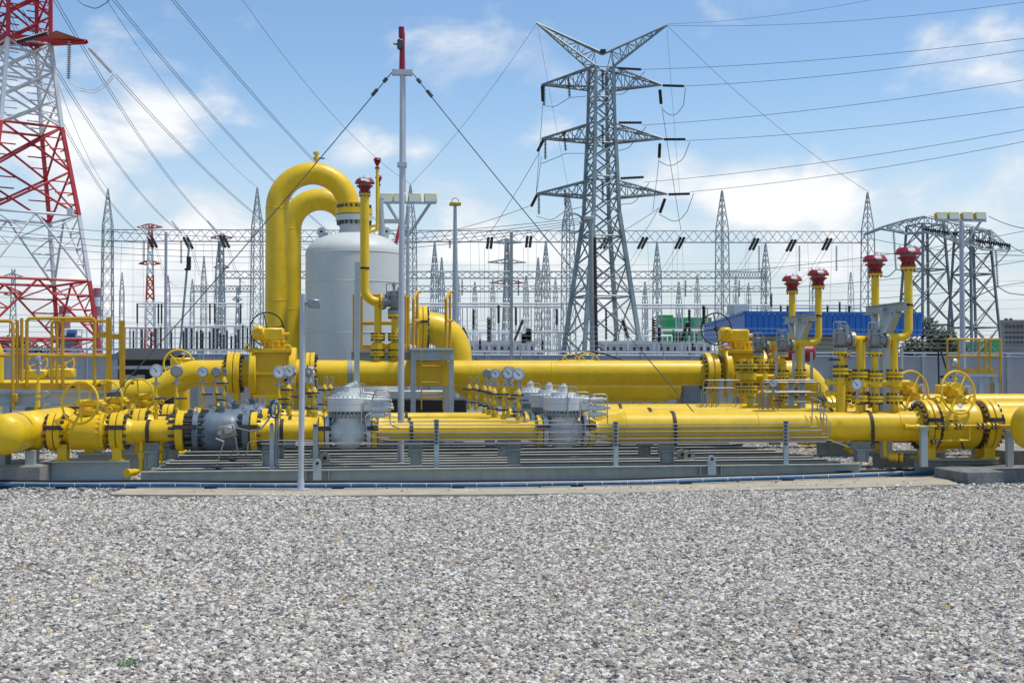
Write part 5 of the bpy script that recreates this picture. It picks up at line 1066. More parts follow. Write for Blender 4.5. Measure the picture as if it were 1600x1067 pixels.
# ================================================================== BOUNDARY WALL, SHED, BUILDINGS
A = P(-90, 545, 52); B = P(1700, 552, 68); A.z = B.z = 0
dw = (B-A).normalized(); nw = Vector((dw.y, -dw.x, 0)); LW = (B-A).length; HW = 2.47
t = thing('boundary_wall', 'long grey panelled boundary wall with wire mesh behind the pipework', 'wall', A)
np_ = 22
rotw = Matrix((dw, -nw, Vector((0,0,1)))).transposed()
for k in range(np_):
    c = A+dw*(LW*(k+.5)/np_); b = MB(); b.box(c+Vector((0,0,HW/2-.06)), (LW/np_-.02,.12,HW-.16), rotw); b.build('panel', 'wall_grey', t)
    c = A+dw*(LW*k/np_); b = MB(); b.box(c+nw*.06+Vector((0,0,HW/2)), (.24,.26,HW), rotw); b.build('pilaster', 'wall_grey', t)
b = MB(); b.box(A+dw*LW/2+Vector((0,0,HW+.02)), (LW,.3,.10), rotw); b.build('coping', 'wall_grey', t)
t = thing('mesh_fence', 'chain link fence on thin posts in front of the grey wall', 'fence', A+nw*.9)
b = MB(); sp = .11; hh = 2.25; n = int(LW/sp)
for k in range(-int(hh/sp), n):
    s0 = k*sp
    for sg in (0, 1):
        a0, a1 = (s0, s0+hh) if sg == 0 else (s0+hh, s0)
        z0, z1 = .05, .05+hh
        p = A+nw*.9+dw*a0+Vector((0,0,z0)); q = A+nw*.9+dw*a1+Vector((0,0,z1)); b.bar(p, q, .013)
b.build('wire_mesh', 'wire_mesh', t, kind='stuff')
for k in range(24):
    p = A+nw*.9+dw*(LW*(k+.4)/24); b = MB(); b.cyl(p, p+Vector((0,0,2.5)), .035, 8); b.build('post', 'galv', t)
for zz in (2.3, 2.45):
    b = MB(); b.cyl(A+nw*.9+Vector((0,0,zz)), B+nw*.9+Vector((0,0,zz)), .022, 6); b.build('top_rail', 'galv', t)
# strands of barbed wire on short posts
for k in range(5):
    b = MB(); b.cyl(A+nw*.3+Vector((0,0,2.75+.22*k)), B+nw*.3+Vector((0,0,2.75+.22*k)), .008, 4); o = b.build('wall_wire', 'wire', origin=A); tag(o, 'strand of wire above the grey wall, %s' % ['lowest','second up','third up','fourth up','topmost'][k], 'wire', 'wire strands above the wall')
# dark shed on the left
D = 46; t = thing('shed', 'dark open shed with a corrugated roof behind the left pipes', 'shed', P(215, 600, D))
c0, c1 = P(166, 548, D), P(272, 548, D); dx_ = (c1-c0).normalized(); ny = Vector((0,1,0))
b = MB(); nr = 24
for k in range(nr):
    a_ = c0.lerp(c1, k/nr); e_ = c0.lerp(c1, (k+.5)/nr); f2 = c0.lerp(c1, (k+1)/nr); up = Vector((0,0,.04)); back = Vector((.1,2.6,.1)); fr = Vector((0,-.5,-.34))
    b.quad(a_+fr, e_+fr+up, e_+back+up, a_+back); b.quad(e_+fr+up, f2+fr, f2+back, e_+back+up)
b.build('roof_sheet', 'shed_dark', t)
for px in (170, 268): c = P(px, 560, D); b = MB(); b.beam((c.x, c.y, 0), (c.x, c.y, c0.z-.1), .12, .12); b.build('post', 'shed_dark', t)
b = MB(); c = P(219, 560, D); b.box((c.x, c.y+2.4, 1.1), (2.5,.1,2.2)); b.build('back_wall', 'shed_dark', t)
b = MB(); b.box((c.x, c.y-.3, c0.z-.6), (2.4,.05,.12)); b.build('eaves_strip', 'galv', t)
c = P(211, 583, D+.3); b = MB(); b.bbox((c.x, c.y, .72), (.62,.5,1.5), .02); o = b.build('electrical_cabinet', 'beige', origin=(c.x, c.y, 0)); tag(o, 'beige electrical panel standing inside the dark shed', 'panel'); cp = o
b = MB(); b.box((c.x+.02, c.y-.26, c.z-.02), (.16,.02,.16)); b.build('display', 'black', cp)
# blue roofed building
D = 64; k = D/F
def PB(px, py, d=D): return P(px, py, d)
zt_, zb_ = PB(1165, 488).z, PB(1165, 523).z
f0 = PB(1165, 505); f1 = PB(1441, 505, D+1.5); l1 = PB(1101, 505, D+19)
f0.z = f1.z = l1.z = 0
t = thing('blue_roof_building', 'low building with a deep bright blue metal fascia at the right', 'building', f0)
def ribbed(p, q, z0, z1, step, m_, nm):
    d = q-p; n = max(2, int(d.length/step)); nn_ = Vector((d.y, -d.x, 0)).normalized()
    for i in range(n):
        a_ = p.lerp(q, (i+.06)/n); c_ = p.lerp(q, (i+.94)/n); b = MB(); b.beam((a_+c_)/2+Vector((0,0,z0))+nn_*.02, (a_+c_)/2+Vector((0,0,z1))+nn_*.02, (c_-a_).length, .04, nn_) if False else None
        rot = Matrix(((c_-a_).normalized(), -nn_, Vector((0,0,1)))).transposed(); b = MB(); b.box((a_+c_)/2+nn_*.02+Vector((0,0,(z0+z1)/2)), ((c_-a_).length,.05,z1-z0), rot); b.build(nm, m_, t)
ribbed(f0, f1, zb_, zt_-.04, .30, 'roof_blue', 'fascia_sheet'); ribbed(l1, f0, zb_, zt_-.04, .6, 'roof_blue', 'fascia_sheet')
bk0 = l1+Vector((f1-f0))*.98
b = MB(); b.slab([(l1.x, l1.y), (f0.x, f0.y), (f1.x, f1.y), (bk0.x, bk0.y)], zb_-.02, zt_-.1); b.build('roof_deck', 'roof_blue', t)
b = MB()
for (p, q) in ((f0, f1), (l1, f0)): d = q-p; nn_ = Vector((d.y,-d.x,0)).normalized(); b.beam(p+nn_*.06+Vector((0,0,zt_)), q+nn_*.06+Vector((0,0,zt_)), .14, .12)
b.build('ridge_trim', 'roof_blue', t)
i0 = f0+(f1-f0).normalized()*1.0+Vector((0,1.2,0)); i1 = f1-(f1-f0).normalized()*1.0+Vector((0,1.2,0)); i2 = l1+Vector((1.2,-1.2,0)); 
b = MB(); b.slab([(i2.x, i2.y), (i0.x, i0.y), (i1.x, i1.y), (bk0.x-1, bk0.y-1)], 0, zb_); b.build('wall', 'beige', t)
b = MB(); c = PB(1152, 484, D+9); b.box((c.x, c.y, c.z), (.8,1.5,.55)); b.build('roof_block', 'cream', t)
# red tank lying behind the right valve
a_, c_ = P(1128, 552, 47), P(1268, 552, 47); t = thing('horizontal_tank', 'red horizontal cylinder tank half hidden behind the right big valve', 'tank', (a_.x, a_.y, 0)); r = SZ(13.5, 47)
b = MB(); b.cyl(a_, c_, r, 28); b.build('shell', 'red', t); b = MB(); b.dome(c_, c_-a_, r, r*.45, 28); b.build('end_cap', 'red', t)
b = MB()
for s in (.2, .8): m_ = a_.lerp(c_, s); b.box((m_.x, m_.y, m_.z/2), (.2,.5,m_.z))
b.build('saddle', 'concrete', t)
# green factory block
D = 330; t = thing('green_building', 'bright green factory block far behind the substation', 'building', P(1065, 545, D))
def facade(p, q, z0, z1, dep, m_, nm='wall'):
    d = (q-p); nn_ = Vector((-d.y, d.x, 0)).normalized()*dep; b = MB(); b.slab([(p.x,p.y), (q.x,q.y), (q.x+nn_.x,q.y+nn_.y), (p.x+nn_.x,p.y+nn_.y)], z0, z1); return b.build(nm, m_, t)
p, q = P(1028, 490, D), P(1112, 490, D); facade(P(1040,500,D), q, 0, P(1040, 496, D).z, 8, 'green_wall'); facade(P(1027,500,D+8), P(1052,500,D+8), 0, P(1040, 490, D).z, 6, 'green_wall', 'stair_tower')
for (px, py) in ((1060,510), (1075,510), (1089,510), (1104,509), (1060,525), (1089,525)):
    c = P(px, py, D-.3); b = MB(); b.box(c, (SZ(3,D),.3,SZ(6,D))); w = b.build('window', 'white', t); b = MB(); b.box(c-Vector((0,.2,0)), (SZ(2.2,D),.2,SZ(5,D))); b.build('pane', 'window_dark', w)
D = 420; b = MB(); c = P(1545, 540, D); b.box((c.x, c.y, c.z/2+.5), (SZ(32,D),20,c.z+2)); 
i = len(b.v); b.v += [P(1528,541,D), P(1545,529,D), P(1563,541,D)]; b.f.append((i,i+1,i+2)); o = b.build('green_shed', 'green_wall', origin=(c.x, c.y, 0)); tag(o, 'small green gabled shed far away at the right', 'building')
# far grey block with water tanks
D = 380; t = thing('apartment_block', 'weathered grey block with roof tanks at the far right', 'building', P(1590, 545, D))
p, q = P(1569, 503, D), P(1640, 503, D); facade(p, q, 0, p.z, 4, 'far_grey')
b = MB(); b.slab([(p.x-.4,p.y-.4), (q.x,q.y-.4), (q.x+.4,q.y+3.6), (p.x+.0,p.y+3.6)], p.z, p.z+.6); b.build('parapet', 'far_grey', t)
for px in (1577, 1584.5): c = P(px, 500, D); b = MB(); b.cyl((c.x, c.y+2, p.z), (c.x, c.y+2, p.z+SZ(6,D)), SZ(2.8,D), 12); b.build('roof_tank', 'window_dark', t)
for r_ in range(4):
    for cpx in range(1573, 1640, 6):
        c = P(cpx, 510+r_*8.5, D-.3); b = MB(); b.box(c, (SZ(2.6,D),.4,SZ(4.2,D))); b.build('window', 'window_dark', t)
# long low white buildings in the substation
for (xa, xb2, D, nwin, lab) in ((733, 836, 118, 9, 'left'), (944, 1112, 118, 16, 'right')):
    a_, c_ = P(xa, 533, D), P(xb2, 535, D); t = thing('low_building', 'long low white building with dark slots, %s of the big pylon' % lab, 'building', (a_.x, a_.y, 0), 'low white substation buildings')
    facade(a_, c_, 0, a_.z-.3, 6, 'white'); b = MB(); b.slab([(a_.x-.3,a_.y-.3), (c_.x+.3,c_.y-.3), (c_.x+.3,c_.y+6), (a_.x-.3,a_.y+6)], a_.z-.3, a_.z); b.build('roof_slab', 'white', t)
    for k in range(nwin):
        e_ = P(xa+(xb2-xa)*(k+.5)/nwin, 546, D-.05); b = MB(); b.box(e_, (SZ(4,D),.12,SZ(8,D))); b.build('window', 'window_dark', t)
# chimneys
for (px, pt, r, D, lab) in ((101, 478, 8.5, 520, 'nearer maroon and white chimney behind the left platform'), (152, 450, 6, 640, 'farther maroon and white chimney behind the left gantry column')):
    c = P(px, pt, D); t = thing('chimney', lab, 'chimney', (c.x, c.y, 0), 'striped chimneys'); n = 9
    for k in range(n):
        z1 = c.z*(1-k/n); z0 = c.z*(1-(k+1)/n); b = MB(); b.cyl((c.x, c.y, z0), (c.x, c.y, z1-.05), SZ(r*(1+.02*k), D), 20); b.build('band', 'far_maroon' if k % 2 == 0 else 'pylon_white', t)
# tree behind the blue roof and a bush at the left
def leaf_blob(b, c, rx, rz, n, sz, rnd):
    for k in range(n):
        d = Vector((rnd.gauss(0,1), rnd.gauss(0,1), rnd.gauss(0,1))).normalized()*(rnd.random()**.45); p = Vector(c)+Vector((d.x*rx, d.y*rx, d.z*rz)); u = Vector((rnd.gauss(0,1), rnd.gauss(0,1), rnd.gauss(0,.6))).normalized()*sz*rnd.uniform(.6,1.3); w = u.orthogonal().normalized()*sz*rnd.uniform(.3,.6)
        b.quad(p-u, p-w, p+u, p+w)
rnd = random.Random(11)
D = 78; c = P(1458, 522, D); t = thing('tree', 'dark green tree behind the end of the blue roof', 'tree', (c.x, c.y, 0))
b = MB(); b.path([(c.x, c.y, 0), (c.x+.1, c.y, 1.6), (c.x, c.y, 3.2)], [.16,.12,.05], 8)
tips = []
for k in range(9):
    a_ = k*2.4; e_ = Vector((c.x+1.3*math.cos(a_), c.y+1.3*math.sin(a_), 2.4+rnd.uniform(-.6,1.4))); b.path([(c.x+.05, c.y, 1.2+.15*k), e_], [.06,.02], 6); tips.append(e_)
b.build('trunk', 'bark', t); b = MB()
for e_ in tips+[Vector((c.x,c.y,3.6)), Vector((c.x-.5,c.y,4.3)), Vector((c.x+.4,c.y,2.8))]: leaf_blob(b, e_, .85, .62, 330, .14, rnd)
b.build('crown', 'foliage', t)
D = 110; c = P(22, 538, D); t = thing('bush', 'dark bush behind the wall at the left edge', 'bush', (c.x, c.y, 0)); b = MB(); leaf_blob(b, (c.x, c.y, 3.0), 2.2, 1.6, 1300, .22, rnd); leaf_blob(b, (c.x+2.6, c.y, 2.4), 1.5, 1.2, 600, .2, rnd); b.build('foliage', 'foliage', t)
b = MB(); b.path([(c.x, c.y, 0), (c.x, c.y, 3)], .15, 6); b.build('stem', 'bark', t)
for i, (px, py, s) in enumerate([(200, 1048, .07), (206, 1044, .05)]):
    c = PZ(px, py, 0); b = MB(); leaf_blob(b, (c.x, c.y, .035), s*.9, .03, 60 if i == 0 else 35, .012, rnd); o = b.build('weed', 'weed', origin=c); tag(o, 'tiny green weed growing through the gravel at the lower left, %s' % ['larger clump','smaller clump'][i], 'weed')
for i in range(14):
    c = A+nw*1.2+dw*(LW*(.33+.022*i)); b = MB(); leaf_blob(b, (c.x, c.y, .12), .4, .14, 70, .06, rnd); o = b.build('grass_tuft', 'weed', origin=(c.x, c.y, 0)); tag(o, 'low green tuft along the foot of the grey wall', 'plant', 'tufts at the wall foot')

# ================================================================== LATTICE WORK
def lattice(corners0, corners1, levels, lw, bw, root, legm='pylon', brm='pylon', style='X', names=('leg', 'bracing'), horiz=True, split=True, mb=None):
    """tapered four-legged lattice between two squares; levels = list of 0..1"""
    P0 = [Vector(c) for c in corners0]; P1 = [Vector(c) for c in corners1]
    if split:
        for k in range(4): b = MB(); b.bar(P0[k], P1[k], lw); b.build(names[0], legm, root)
    else:
        for k in range(4): mb.bar(P0[k], P1[k], lw)
    for k in range(4):
        j = (k+1) % 4; b = MB() if split else mb
        for i in range(len(levels)-1):
            t0, t1 = levels[i], levels[i+1]
            a0, a1 = P0[k].lerp(P1[k], t0), P0[k].lerp(P1[k], t1); c0, c1 = P0[j].lerp(P1[j], t0), P0[j].lerp(P1[j], t1)
            if style == 'X': b.bar(a0, c1, bw); b.bar(c0, a1, bw)
            elif style == 'Z': (b.bar(a0, c1, bw) if i % 2 == 0 else b.bar(c0, a1, bw))
            elif style == 'K': m_ = (a1+c1)/2; b.bar(a0, m_, bw); b.bar(c0, m_, bw)
            if horiz and (i % 2 == 1 or style == 'K'): b.bar(a1, c1, bw)
        if split: b.build(names[1], brm, root, kind='stuff')
def square(c, half, ang, z):
    return [Vector((c.x+half*math.sqrt(2)*math.cos(ang+k*math.pi/2), c.y+half*math.sqrt(2)*math.sin(ang+k*math.pi/2), z)) for k in range(4)]
def geo(n, q=.85):
    s = [q**i for i in range(n)]; tot = sum(s); out = [0]; 
    for x in s: out.append(out[-1]+x/tot)
    return out
def arm(root, p_top, p_bot, tip, n, lw, bw, m_, nm='crossarm'):
    """tapered truss arm: p_top, p_bot pairs at the root, one tip"""
    b = MB(); tip = Vector(tip)
    for p in (*p_top, *p_bot): b.bar(p, tip, lw)
    for i in range(n):
        s0, s1 = i/n, (i+1)/n
        for a_, c_ in ((p_top[0], p_bot[0]), (p_top[1], p_bot[1]), (p_top[0], p_top[1]), (p_bot[0], p_bot[1])):
            A0, A1, C0, C1 = a_.lerp(tip, s0), a_.lerp(tip, s1), c_.lerp(tip, s0), c_.lerp(tip, s1); b.bar(A0, C1, bw) if i % 2 else b.bar(C0, A1, bw); b.bar(A1, C1, bw)
    return b.build(nm, m_, root)
def disc_string(lab, p, q, nd, r, m_='porcelain', group=None, n=8, name='insulator_string'):
    p, q = Vector(p), Vector(q); L = (q-p).length; b = MB(); prof = [(0,0), (0,r*.25)]
    for k in range(nd):
        s = L*(k+.15)/nd; prof += [(s, r*.3), (s+L/nd*.15, r), (s+L/nd*.45, r*.85), (s+L/nd*.5, r*.3)]
    prof += [(L, r*.25), (L, 0)]; b.lathe(p, q-p, prof, n); o = b.build(name, m_, origin=p); return tag(o, lab, 'insulator', group)

# ---- the big grey pylon
DP = 122.0; cp_ = P(940, 545, DP); base = Vector((cp_.x, cp_.y, 0)); zz = lambda py: P(940, py, DP).z; mpx = DP/F
t = thing('transmission_tower', 'tall grey lattice transmission pylon with three crossarm levels and two raised horns', 'pylon', base)
AN = R(45)+R(12)
def sq(halfpx, py, a_=AN): return square(base, halfpx*mpx, a_, zz(py))
h0 = 62*1.0; s_b = square(base, 53*mpx, AN, 0.0)
lattice(s_b, sq(21.5, 335), geo(5, .82), .36, .125, t, 'pylon_mid', 'pylon_mid')
lattice(sq(21.5, 335), sq(16.5, 200), geo(5, .95), .30, .11, t, 'pylon_mid', 'pylon_mid'); lattice(sq(16.5, 200), sq(14.5, 105), geo(4, 1), .28, .11, t, 'pylon_mid', 'pylon_mid')
for lev, (pt, pb, tipy, xl, xr_) in enumerate(((104, 138, 133, 846, 1034), (193, 221, 217, 846, 1037), (282, 308, 303, 838, 1043))):
    hw = (14.5, 16.5, 19)[lev]; T, Bm = sq(hw, pt), sq(hw, pb)
    T = sorted(T, key=lambda v: v.x); Bm = sorted(Bm, key=lambda v: v.x)
    arm(t, T[:2], Bm[:2], P(xl, tipy, DP), 6, .14, .065, 'pylon_mid'); arm(t, T[2:], Bm[2:], P(xr_, tipy, DP), 6, .14, .065, 'pylon_mid')
T = sorted(sq(14.5, 105), key=lambda v: v.x); T2 = [P(944, 84, DP), P(941, 86, DP)]
arm(t, T2, T[:2], P(838, 36, DP), 8, .14, .06, 'pylon_mid', 'earth_wire_horn'); arm(t, T2, T[2:], P(1042, 40, DP), 8, .14, .06, 'pylon_mid', 'earth_wire_horn')
b = MB(); c = P(942, 81, DP); b.box(c, (.5,.5,.35)); b.build('beacon', 'black', t)
lv = ['top', 'middle', 'bottom']
for lev, (ty, dx_, dz_) in enumerate(((133, 848, 0), (217, 850, 0), (303, 840, 0))):
    disc_string('dark insulator string hanging at the left tip of the pylon\'s %s crossarm' % lv[lev], P(dx_+2, ty+2, DP), P(dx_+2, ty+32, DP), 14, .15, group='pylon insulators')
    disc_string('dark slanted insulator string at the left tip of the pylon\'s %s crossarm' % lv[lev], P(dx_-1, ty+2, DP-1.5), P(dx_+(0 if lev == 0 else -10), ty+(26 if lev == 0 else 20), DP-2), 12, .16, group='pylon insulators')
    disc_string('dark insulator string hanging midway under the left half of the pylon\'s %s crossarm' % lv[lev], P((888, 881, 883)[lev], ty-12+2*lev, DP-.5), P((890, 884, 883)[lev], ty+19, DP-.5), 13, .15, group='pylon insulators')
    disc_string('dark insulator string inside the pylon body under the %s crossarm' % lv[lev], P(941.5, ty-24+2*lev, DP-3), P(942, ty+6+4*lev, DP-3), 13, .15, group='pylon insulators')
    disc_string('dark insulator string slanting at the right tip of the pylon\'s %s crossarm' % lv[lev], P((1031, 1031, 1039)[lev], ty+8, DP-1), P((1033, 1030, 1031)[lev], ty+30, DP-1.5), 12, .17, group='pylon insulators')
    disc_string('dark level tension string right of the pylon\'s %s crossarm tip' % lv[lev], P((1036, 1038, 1045)[lev], ty+1, DP), P((1069, 1071, 1078)[lev], ty+2-lev*1, DP-2), 14, .14, group='pylon tension strings')
    disc_string('dark level tension string leaving the pylon body at the %s crossarm' % lv[lev], P((966, 967, 970)[lev], ty-26+1*lev, DP-2.5), P((1002, 1003, 1006)[lev], ty-24-1*lev, DP-4), 14, .14, group='pylon tension strings')
# ---- red and white pylon at the left
DR = 76.0; c = P(32, 500, DR); base = Vector((c.x, c.y, 0)); mpx = DR/F
t = thing('transmission_tower', 'tall red and white lattice pylon at the left picture edge', 'pylon', base)
zr = lambda py: P(32, py, DR).z
def rq(ap, py):     # square whose widest diagonal is seen almost side on
    z = zr(py) if py is not None else 0.0; h = ap*mpx
    return [base+Vector((h*math.cos(R(-12)+k*math.pi/2), h*math.sin(R(-12)+k*math.pi/2), z)) for k in range(4)]
secs = [(None, 141, 440, 112, 'pylon_red', 2, 'K'), (440, 112, 338, 94.5, 'pylon_white', 1, 'K'), (338, 94.5, 200, 65.5, 'pylon_red', 2, 'X'), (200, 65.5, 68, 46, 'pylon_white', 3, 'X'), (68, 46, -60, 45, 'pylon_red', 3, 'X'), (-60, 45, -190, 40, 'pylon_white', 3, 'X'), (-190, 40, -330, 14, 'pylon_red', 4, 'X')]
for (p0, a0, p1, a1, m_, n, st) in secs:
    c0, c1 = rq(a0, p0), rq(a1, p1); lattice(c0, c1, [i/n for i in range(n+1)], .21, .10, t, m_, m_, st)
    b = MB()                                   # secondary bracing and horizontal belts
    for k in range(4):
        j = (k+1) % 4
        b.bar(c1[k], c1[j], .11)
        for i in range(n):
            for (u, v) in ((k, j), (j, k)):
                a_ = c0[u].lerp(c1[u], (i+.5)/n); mid = (c0[k].lerp(c1[k], (i+.5)/n)+c0[j].lerp(c1[j], (i+.5)/n))/2
                if st == 'X': q1 = c0[u].lerp(c0[v], .0).lerp(c1[u], (i+.25)/n); b.bar(a_, mid.lerp(a_, .5), .06); b.bar(q1, mid.lerp(c0[u].lerp(c1[u], i/n), .5), .055); b.bar(c0[u].lerp(c1[u], (i+.75)/n), mid.lerp(c0[u].lerp(c1[u], (i+1)/n), .5), .055)
                else:
                    apex = (c0[k].lerp(c1[k], (i+1)/n)+c0[j].lerp(c1[j], (i+1)/n))/2; ft = c0[u].lerp(c1[u], i/n); hd = c0[u].lerp(c1[u], (i+1)/n)
                    for s in (.25, .5, .75): b.bar(ft.lerp(hd, s), ft.lerp(apex, s), .07)
                    b.bar(ft.lerp(hd, .5), ft.lerp(apex, .25), .06); b.bar(ft.lerp(hd, .75), ft.lerp(apex, .5), .06); b.bar(hd, ft.lerp(apex, .75), .06)
    b.build('secondary_bracing', m_, t, kind='stuff')
# flat crossarm with orange underside
tip = P(135, 66, DR-2); q = rq(46, 56); q2 = rq(46, 66)
arm(t, [q[0], q[1]], [q2[0], q2[3]], tip, 5, .2, .1, 'pylon_red')
b = MB(); b.quad(P(70, 56, DR-3), P(88, 48, DR-4), P(134, 64, DR-2), P(94, 66, DR-.5)); b.build('arm_plate', 'orange_steel', t)
qL = P(-75, 66, DR+2); arm(t, [q[2], q[1]], [q2[2], q2[3]], qL, 5, .2, .1, 'pylon_red')
for (yy) in (-70, -200):
    q = rq(45, yy-20); q2 = rq(45, yy); arm(t, [q[0], q[1]], [q2[0], q2[3]], P(145, yy, DR-2), 5, .2, .1, 'pylon_red'); arm(t, [q[2], q[1]], [q2[2], q2[3]], P(-80, yy, DR+2), 5, .2, .1, 'pylon_red')
b = MB(); b.box(P(110, 331, DR-2), (.34,.3,.4)); b.build('junction_box', 'pylon_white', t)
disc_string('pale striped insulator string hanging under the red crossarm', P(108.5, 64, DR-2), P(107, 124, DR-2), 18, .13, 'glass_string', 'red pylon insulators')
disc_string('dark thick insulator string lying along the red crossarm', P(26, 66, DR-4), P(74, 52, DR-4), 18, .16, 'porcelain', 'red pylon insulators')
disc_string('pale grey tension string slanting right from the red crossarm tip', P(140, 76, DR-2), P(174, 113, DR+2), 22, .12, 'white_tube', 'red pylon insulators')
# ---- twin-legged dark pylon at the right
DG = 88.0
t = thing('portal_tower', 'dark grey twin legged portal pylon with a truss beam at the right', 'pylon', P(1480, 545, DG))
for (tl, tr, bl_, br_, ty) in ((1421, 1470, 1405, 1487, 352), (1496, 1541, 1484, 1561, 362)):
    ct_ = P((tl+tr)/2, ty, DG); h1 = (tr-tl)/2*DG/F/1.25; hb = (br_-bl_)/2*DG/F/1.25*1.05; cb = P((bl_+br_)/2, 545, DG)
    top = square(Vector((ct_.x, ct_.y, 0)), h1, R(45)+R(15), ct_.z); bot = square(Vector((cb.x, cb.y, 0)), hb, R(45)+R(15), 0)
    lattice(bot, top, geo(6, .9), .14, .075, t, 'pylon_dark', 'pylon_dark')
l0, r0 = P(1378, 357, DG-3), P(1572, 386, DG+2); n = 12
pts = []
for (px, pt, pb, w) in ((1380, 356, 358, .3), (1400, 350, 361, 1.2), (1424, 343, 366, 2.0), (1450, 338, 362, 2.2), (1475, 344, 369, 2.2), (1500, 350, 378, 2.2), (1524, 355, 384, 2.2), (1541, 359, 390, 2.0), (1558, 374, 391, 1.2), (1572, 387, 390, .3)):
    pts.append([P(px-6, pt, DG-w), P(px+6, pt, DG+w), P(px-6, pb, DG-w), P(px+6, pb, DG+w)])
b = MB()
for i in range(len(pts)-1):
    a_, c_ = pts[i], pts[i+1]
    for k in range(4): b.bar(a_[k], c_[k], .09)
    for (u, v) in ((0,2), (1,3), (0,1), (2,3)): b.bar(a_[u], c_[v], .045); b.bar(a_[v], c_[u], .045); b.bar(c_[u], c_[v], .05)
b.build('truss_beam', 'pylon', t)
disc_string('grey insulator string hanging left under the portal pylon beam', P(1396, 361, DG), P(1400, 421, DG), 24, .10, 'glass_string', 'portal pylon insulators')
disc_string('grey insulator string hanging right under the portal pylon beam', P(1556, 392, DG), P(1559, 448, DG), 24, .10, 'glass_string', 'portal pylon insulators')
disc_string('dark thick tension string crossing the portal pylon beam', P(1442, 358, DG-3), P(1496, 366, DG-3), 15, .15, group='portal pylon insulators')
disc_string('dark thick tension string at the right end of the portal pylon', P(1524, 376, DG-3), P(1579, 384, DG-3), 16, .15, group='portal pylon insulators')
disc_string('grey tension string leaving the left tip of the portal pylon', P(1352, 366, DG+3), P(1376, 357, DG-2), 16, .12, 'glass_string', 'portal pylon insulators')

# ---- substation gantries
def gantry_column(lab, px, py_top, py_sh, D, wtop, wbot, m_='pylon', nlev=11, group='gantry columns', lw=.10, bw=.043):
    c = P(px, 545, D); base = Vector((c.x, c.y, 0)); t = thing('gantry_column', lab, 'gantry', base, group); k = D/F/math.sqrt(2)*1.1
    zs, zt2 = P(px, py_sh, D).z, P(px, py_top, D).z
    s0, s1, s2 = square(base, wbot*k/1.3, R(68), 0), square(base, wtop*k/1.3, R(68), zs), square(base, .6*k, R(68), zt2)
    lattice(s0, s1, geo(nlev, .97), lw, bw, t, m_, m_, 'X', horiz=False); lattice(s1, s2, geo(6, .8), lw*.8, bw, t, m_, m_, 'X', names=('peak_leg', 'peak_bracing'), horiz=False)
    return t
DGn = 134.0
cols_ = [(167, 294, 352), (401, 292, 352), (641, 288, 352), (888, 300, 355), (1129, 297, 357), (1357, 300, 360)]
for i, (px, pt, ps) in enumerate(cols_):
    gantry_column('tall lattice gantry column with a pointed top, %s of six across the picture' % ['leftmost','second from the left','third from the left','third from the right','second from the right','rightmost'][i], px, pt, ps, DGn, 11.5, 15.5)
def gantry_beam(lab, pa, pb, ytop, ybot, ytop2, ybot2, D, n, m_='pylon', group='gantry beams', lw=.095, bw=.042):
    t = thing('gantry_beam', lab, 'gantry', P(pa, ybot, D), group); b0 = [P(pa, ytop, D), P(pa, ytop, D+1.6), P(pa, ybot, D+1.6), P(pa, ybot, D)]; b1 = [P(pb, ytop2, D), P(pb, ytop2, D+1.6), P(pb, ybot2, D+1.6), P(pb, ybot2, D)]
    lattice(b0, b1, [k/n for k in range(n+1)], lw, bw, t, m_, m_, 'Z', names=('chord', 'lacing'), horiz=False); return t
for i in range(5):
    gantry_beam('near lattice gantry beam, %s of five spans in a row' % ['leftmost','second','middle','fourth','rightmost'][i], cols_[i][0], cols_[i+1][0], 359+i*.5, 377+i*.5, 359.5+i*.5, 377.5+i*.5, DGn, 16)
for i, (pa, pb) in enumerate(((345, 545), (640, 880), (880, 1130), (1130, 1200))):
    gantry_beam('second lattice gantry beam farther back, %s of four spans' % ['leftmost','second','third','rightmost'][i], pa, pb, 424, 435, 424, 435, 190, 16, lw=.14, bw=.07)
for i, (pa, pb) in enumerate(((300, 400), (640, 880), (880, 1200))):
    gantry_beam('third lattice gantry beam farthest back, %s of three spans' % ['leftmost','middle','rightmost'][i], pa, pb, 446.5, 456, 447, 456, 225, 18, lw=.14, bw=.07)
for i, (px, pt, ps, D, w) in enumerate(((341, 379, 425, 190, 7), (853, 376, 425, 190, 7.5), (679, 377, 425, 190, 7), (1027, 378, 425, 190, 7.5), (1197, 380, 425, 190, 8), (690, 402, 447, 225, 6), (841, 402, 447, 225, 6), (1061, 440, 470, 260, 5), (1008, 440, 470, 260, 5))):
    gantry_column('distant lattice gantry column %s' % ['left of the yellow arching pipes','just left of the big pylon','right of the tank behind the masts','right of the big pylon','behind the red capped stacks','right of the tank, the farther one','left of the big pylon, the farther one','right of the big pylon, farthest','inside the right leg of the big pylon'][i], px, pt, ps, D, w, w*1.35, nlev=7, group='distant gantry columns', lw=.12, bw=.06)
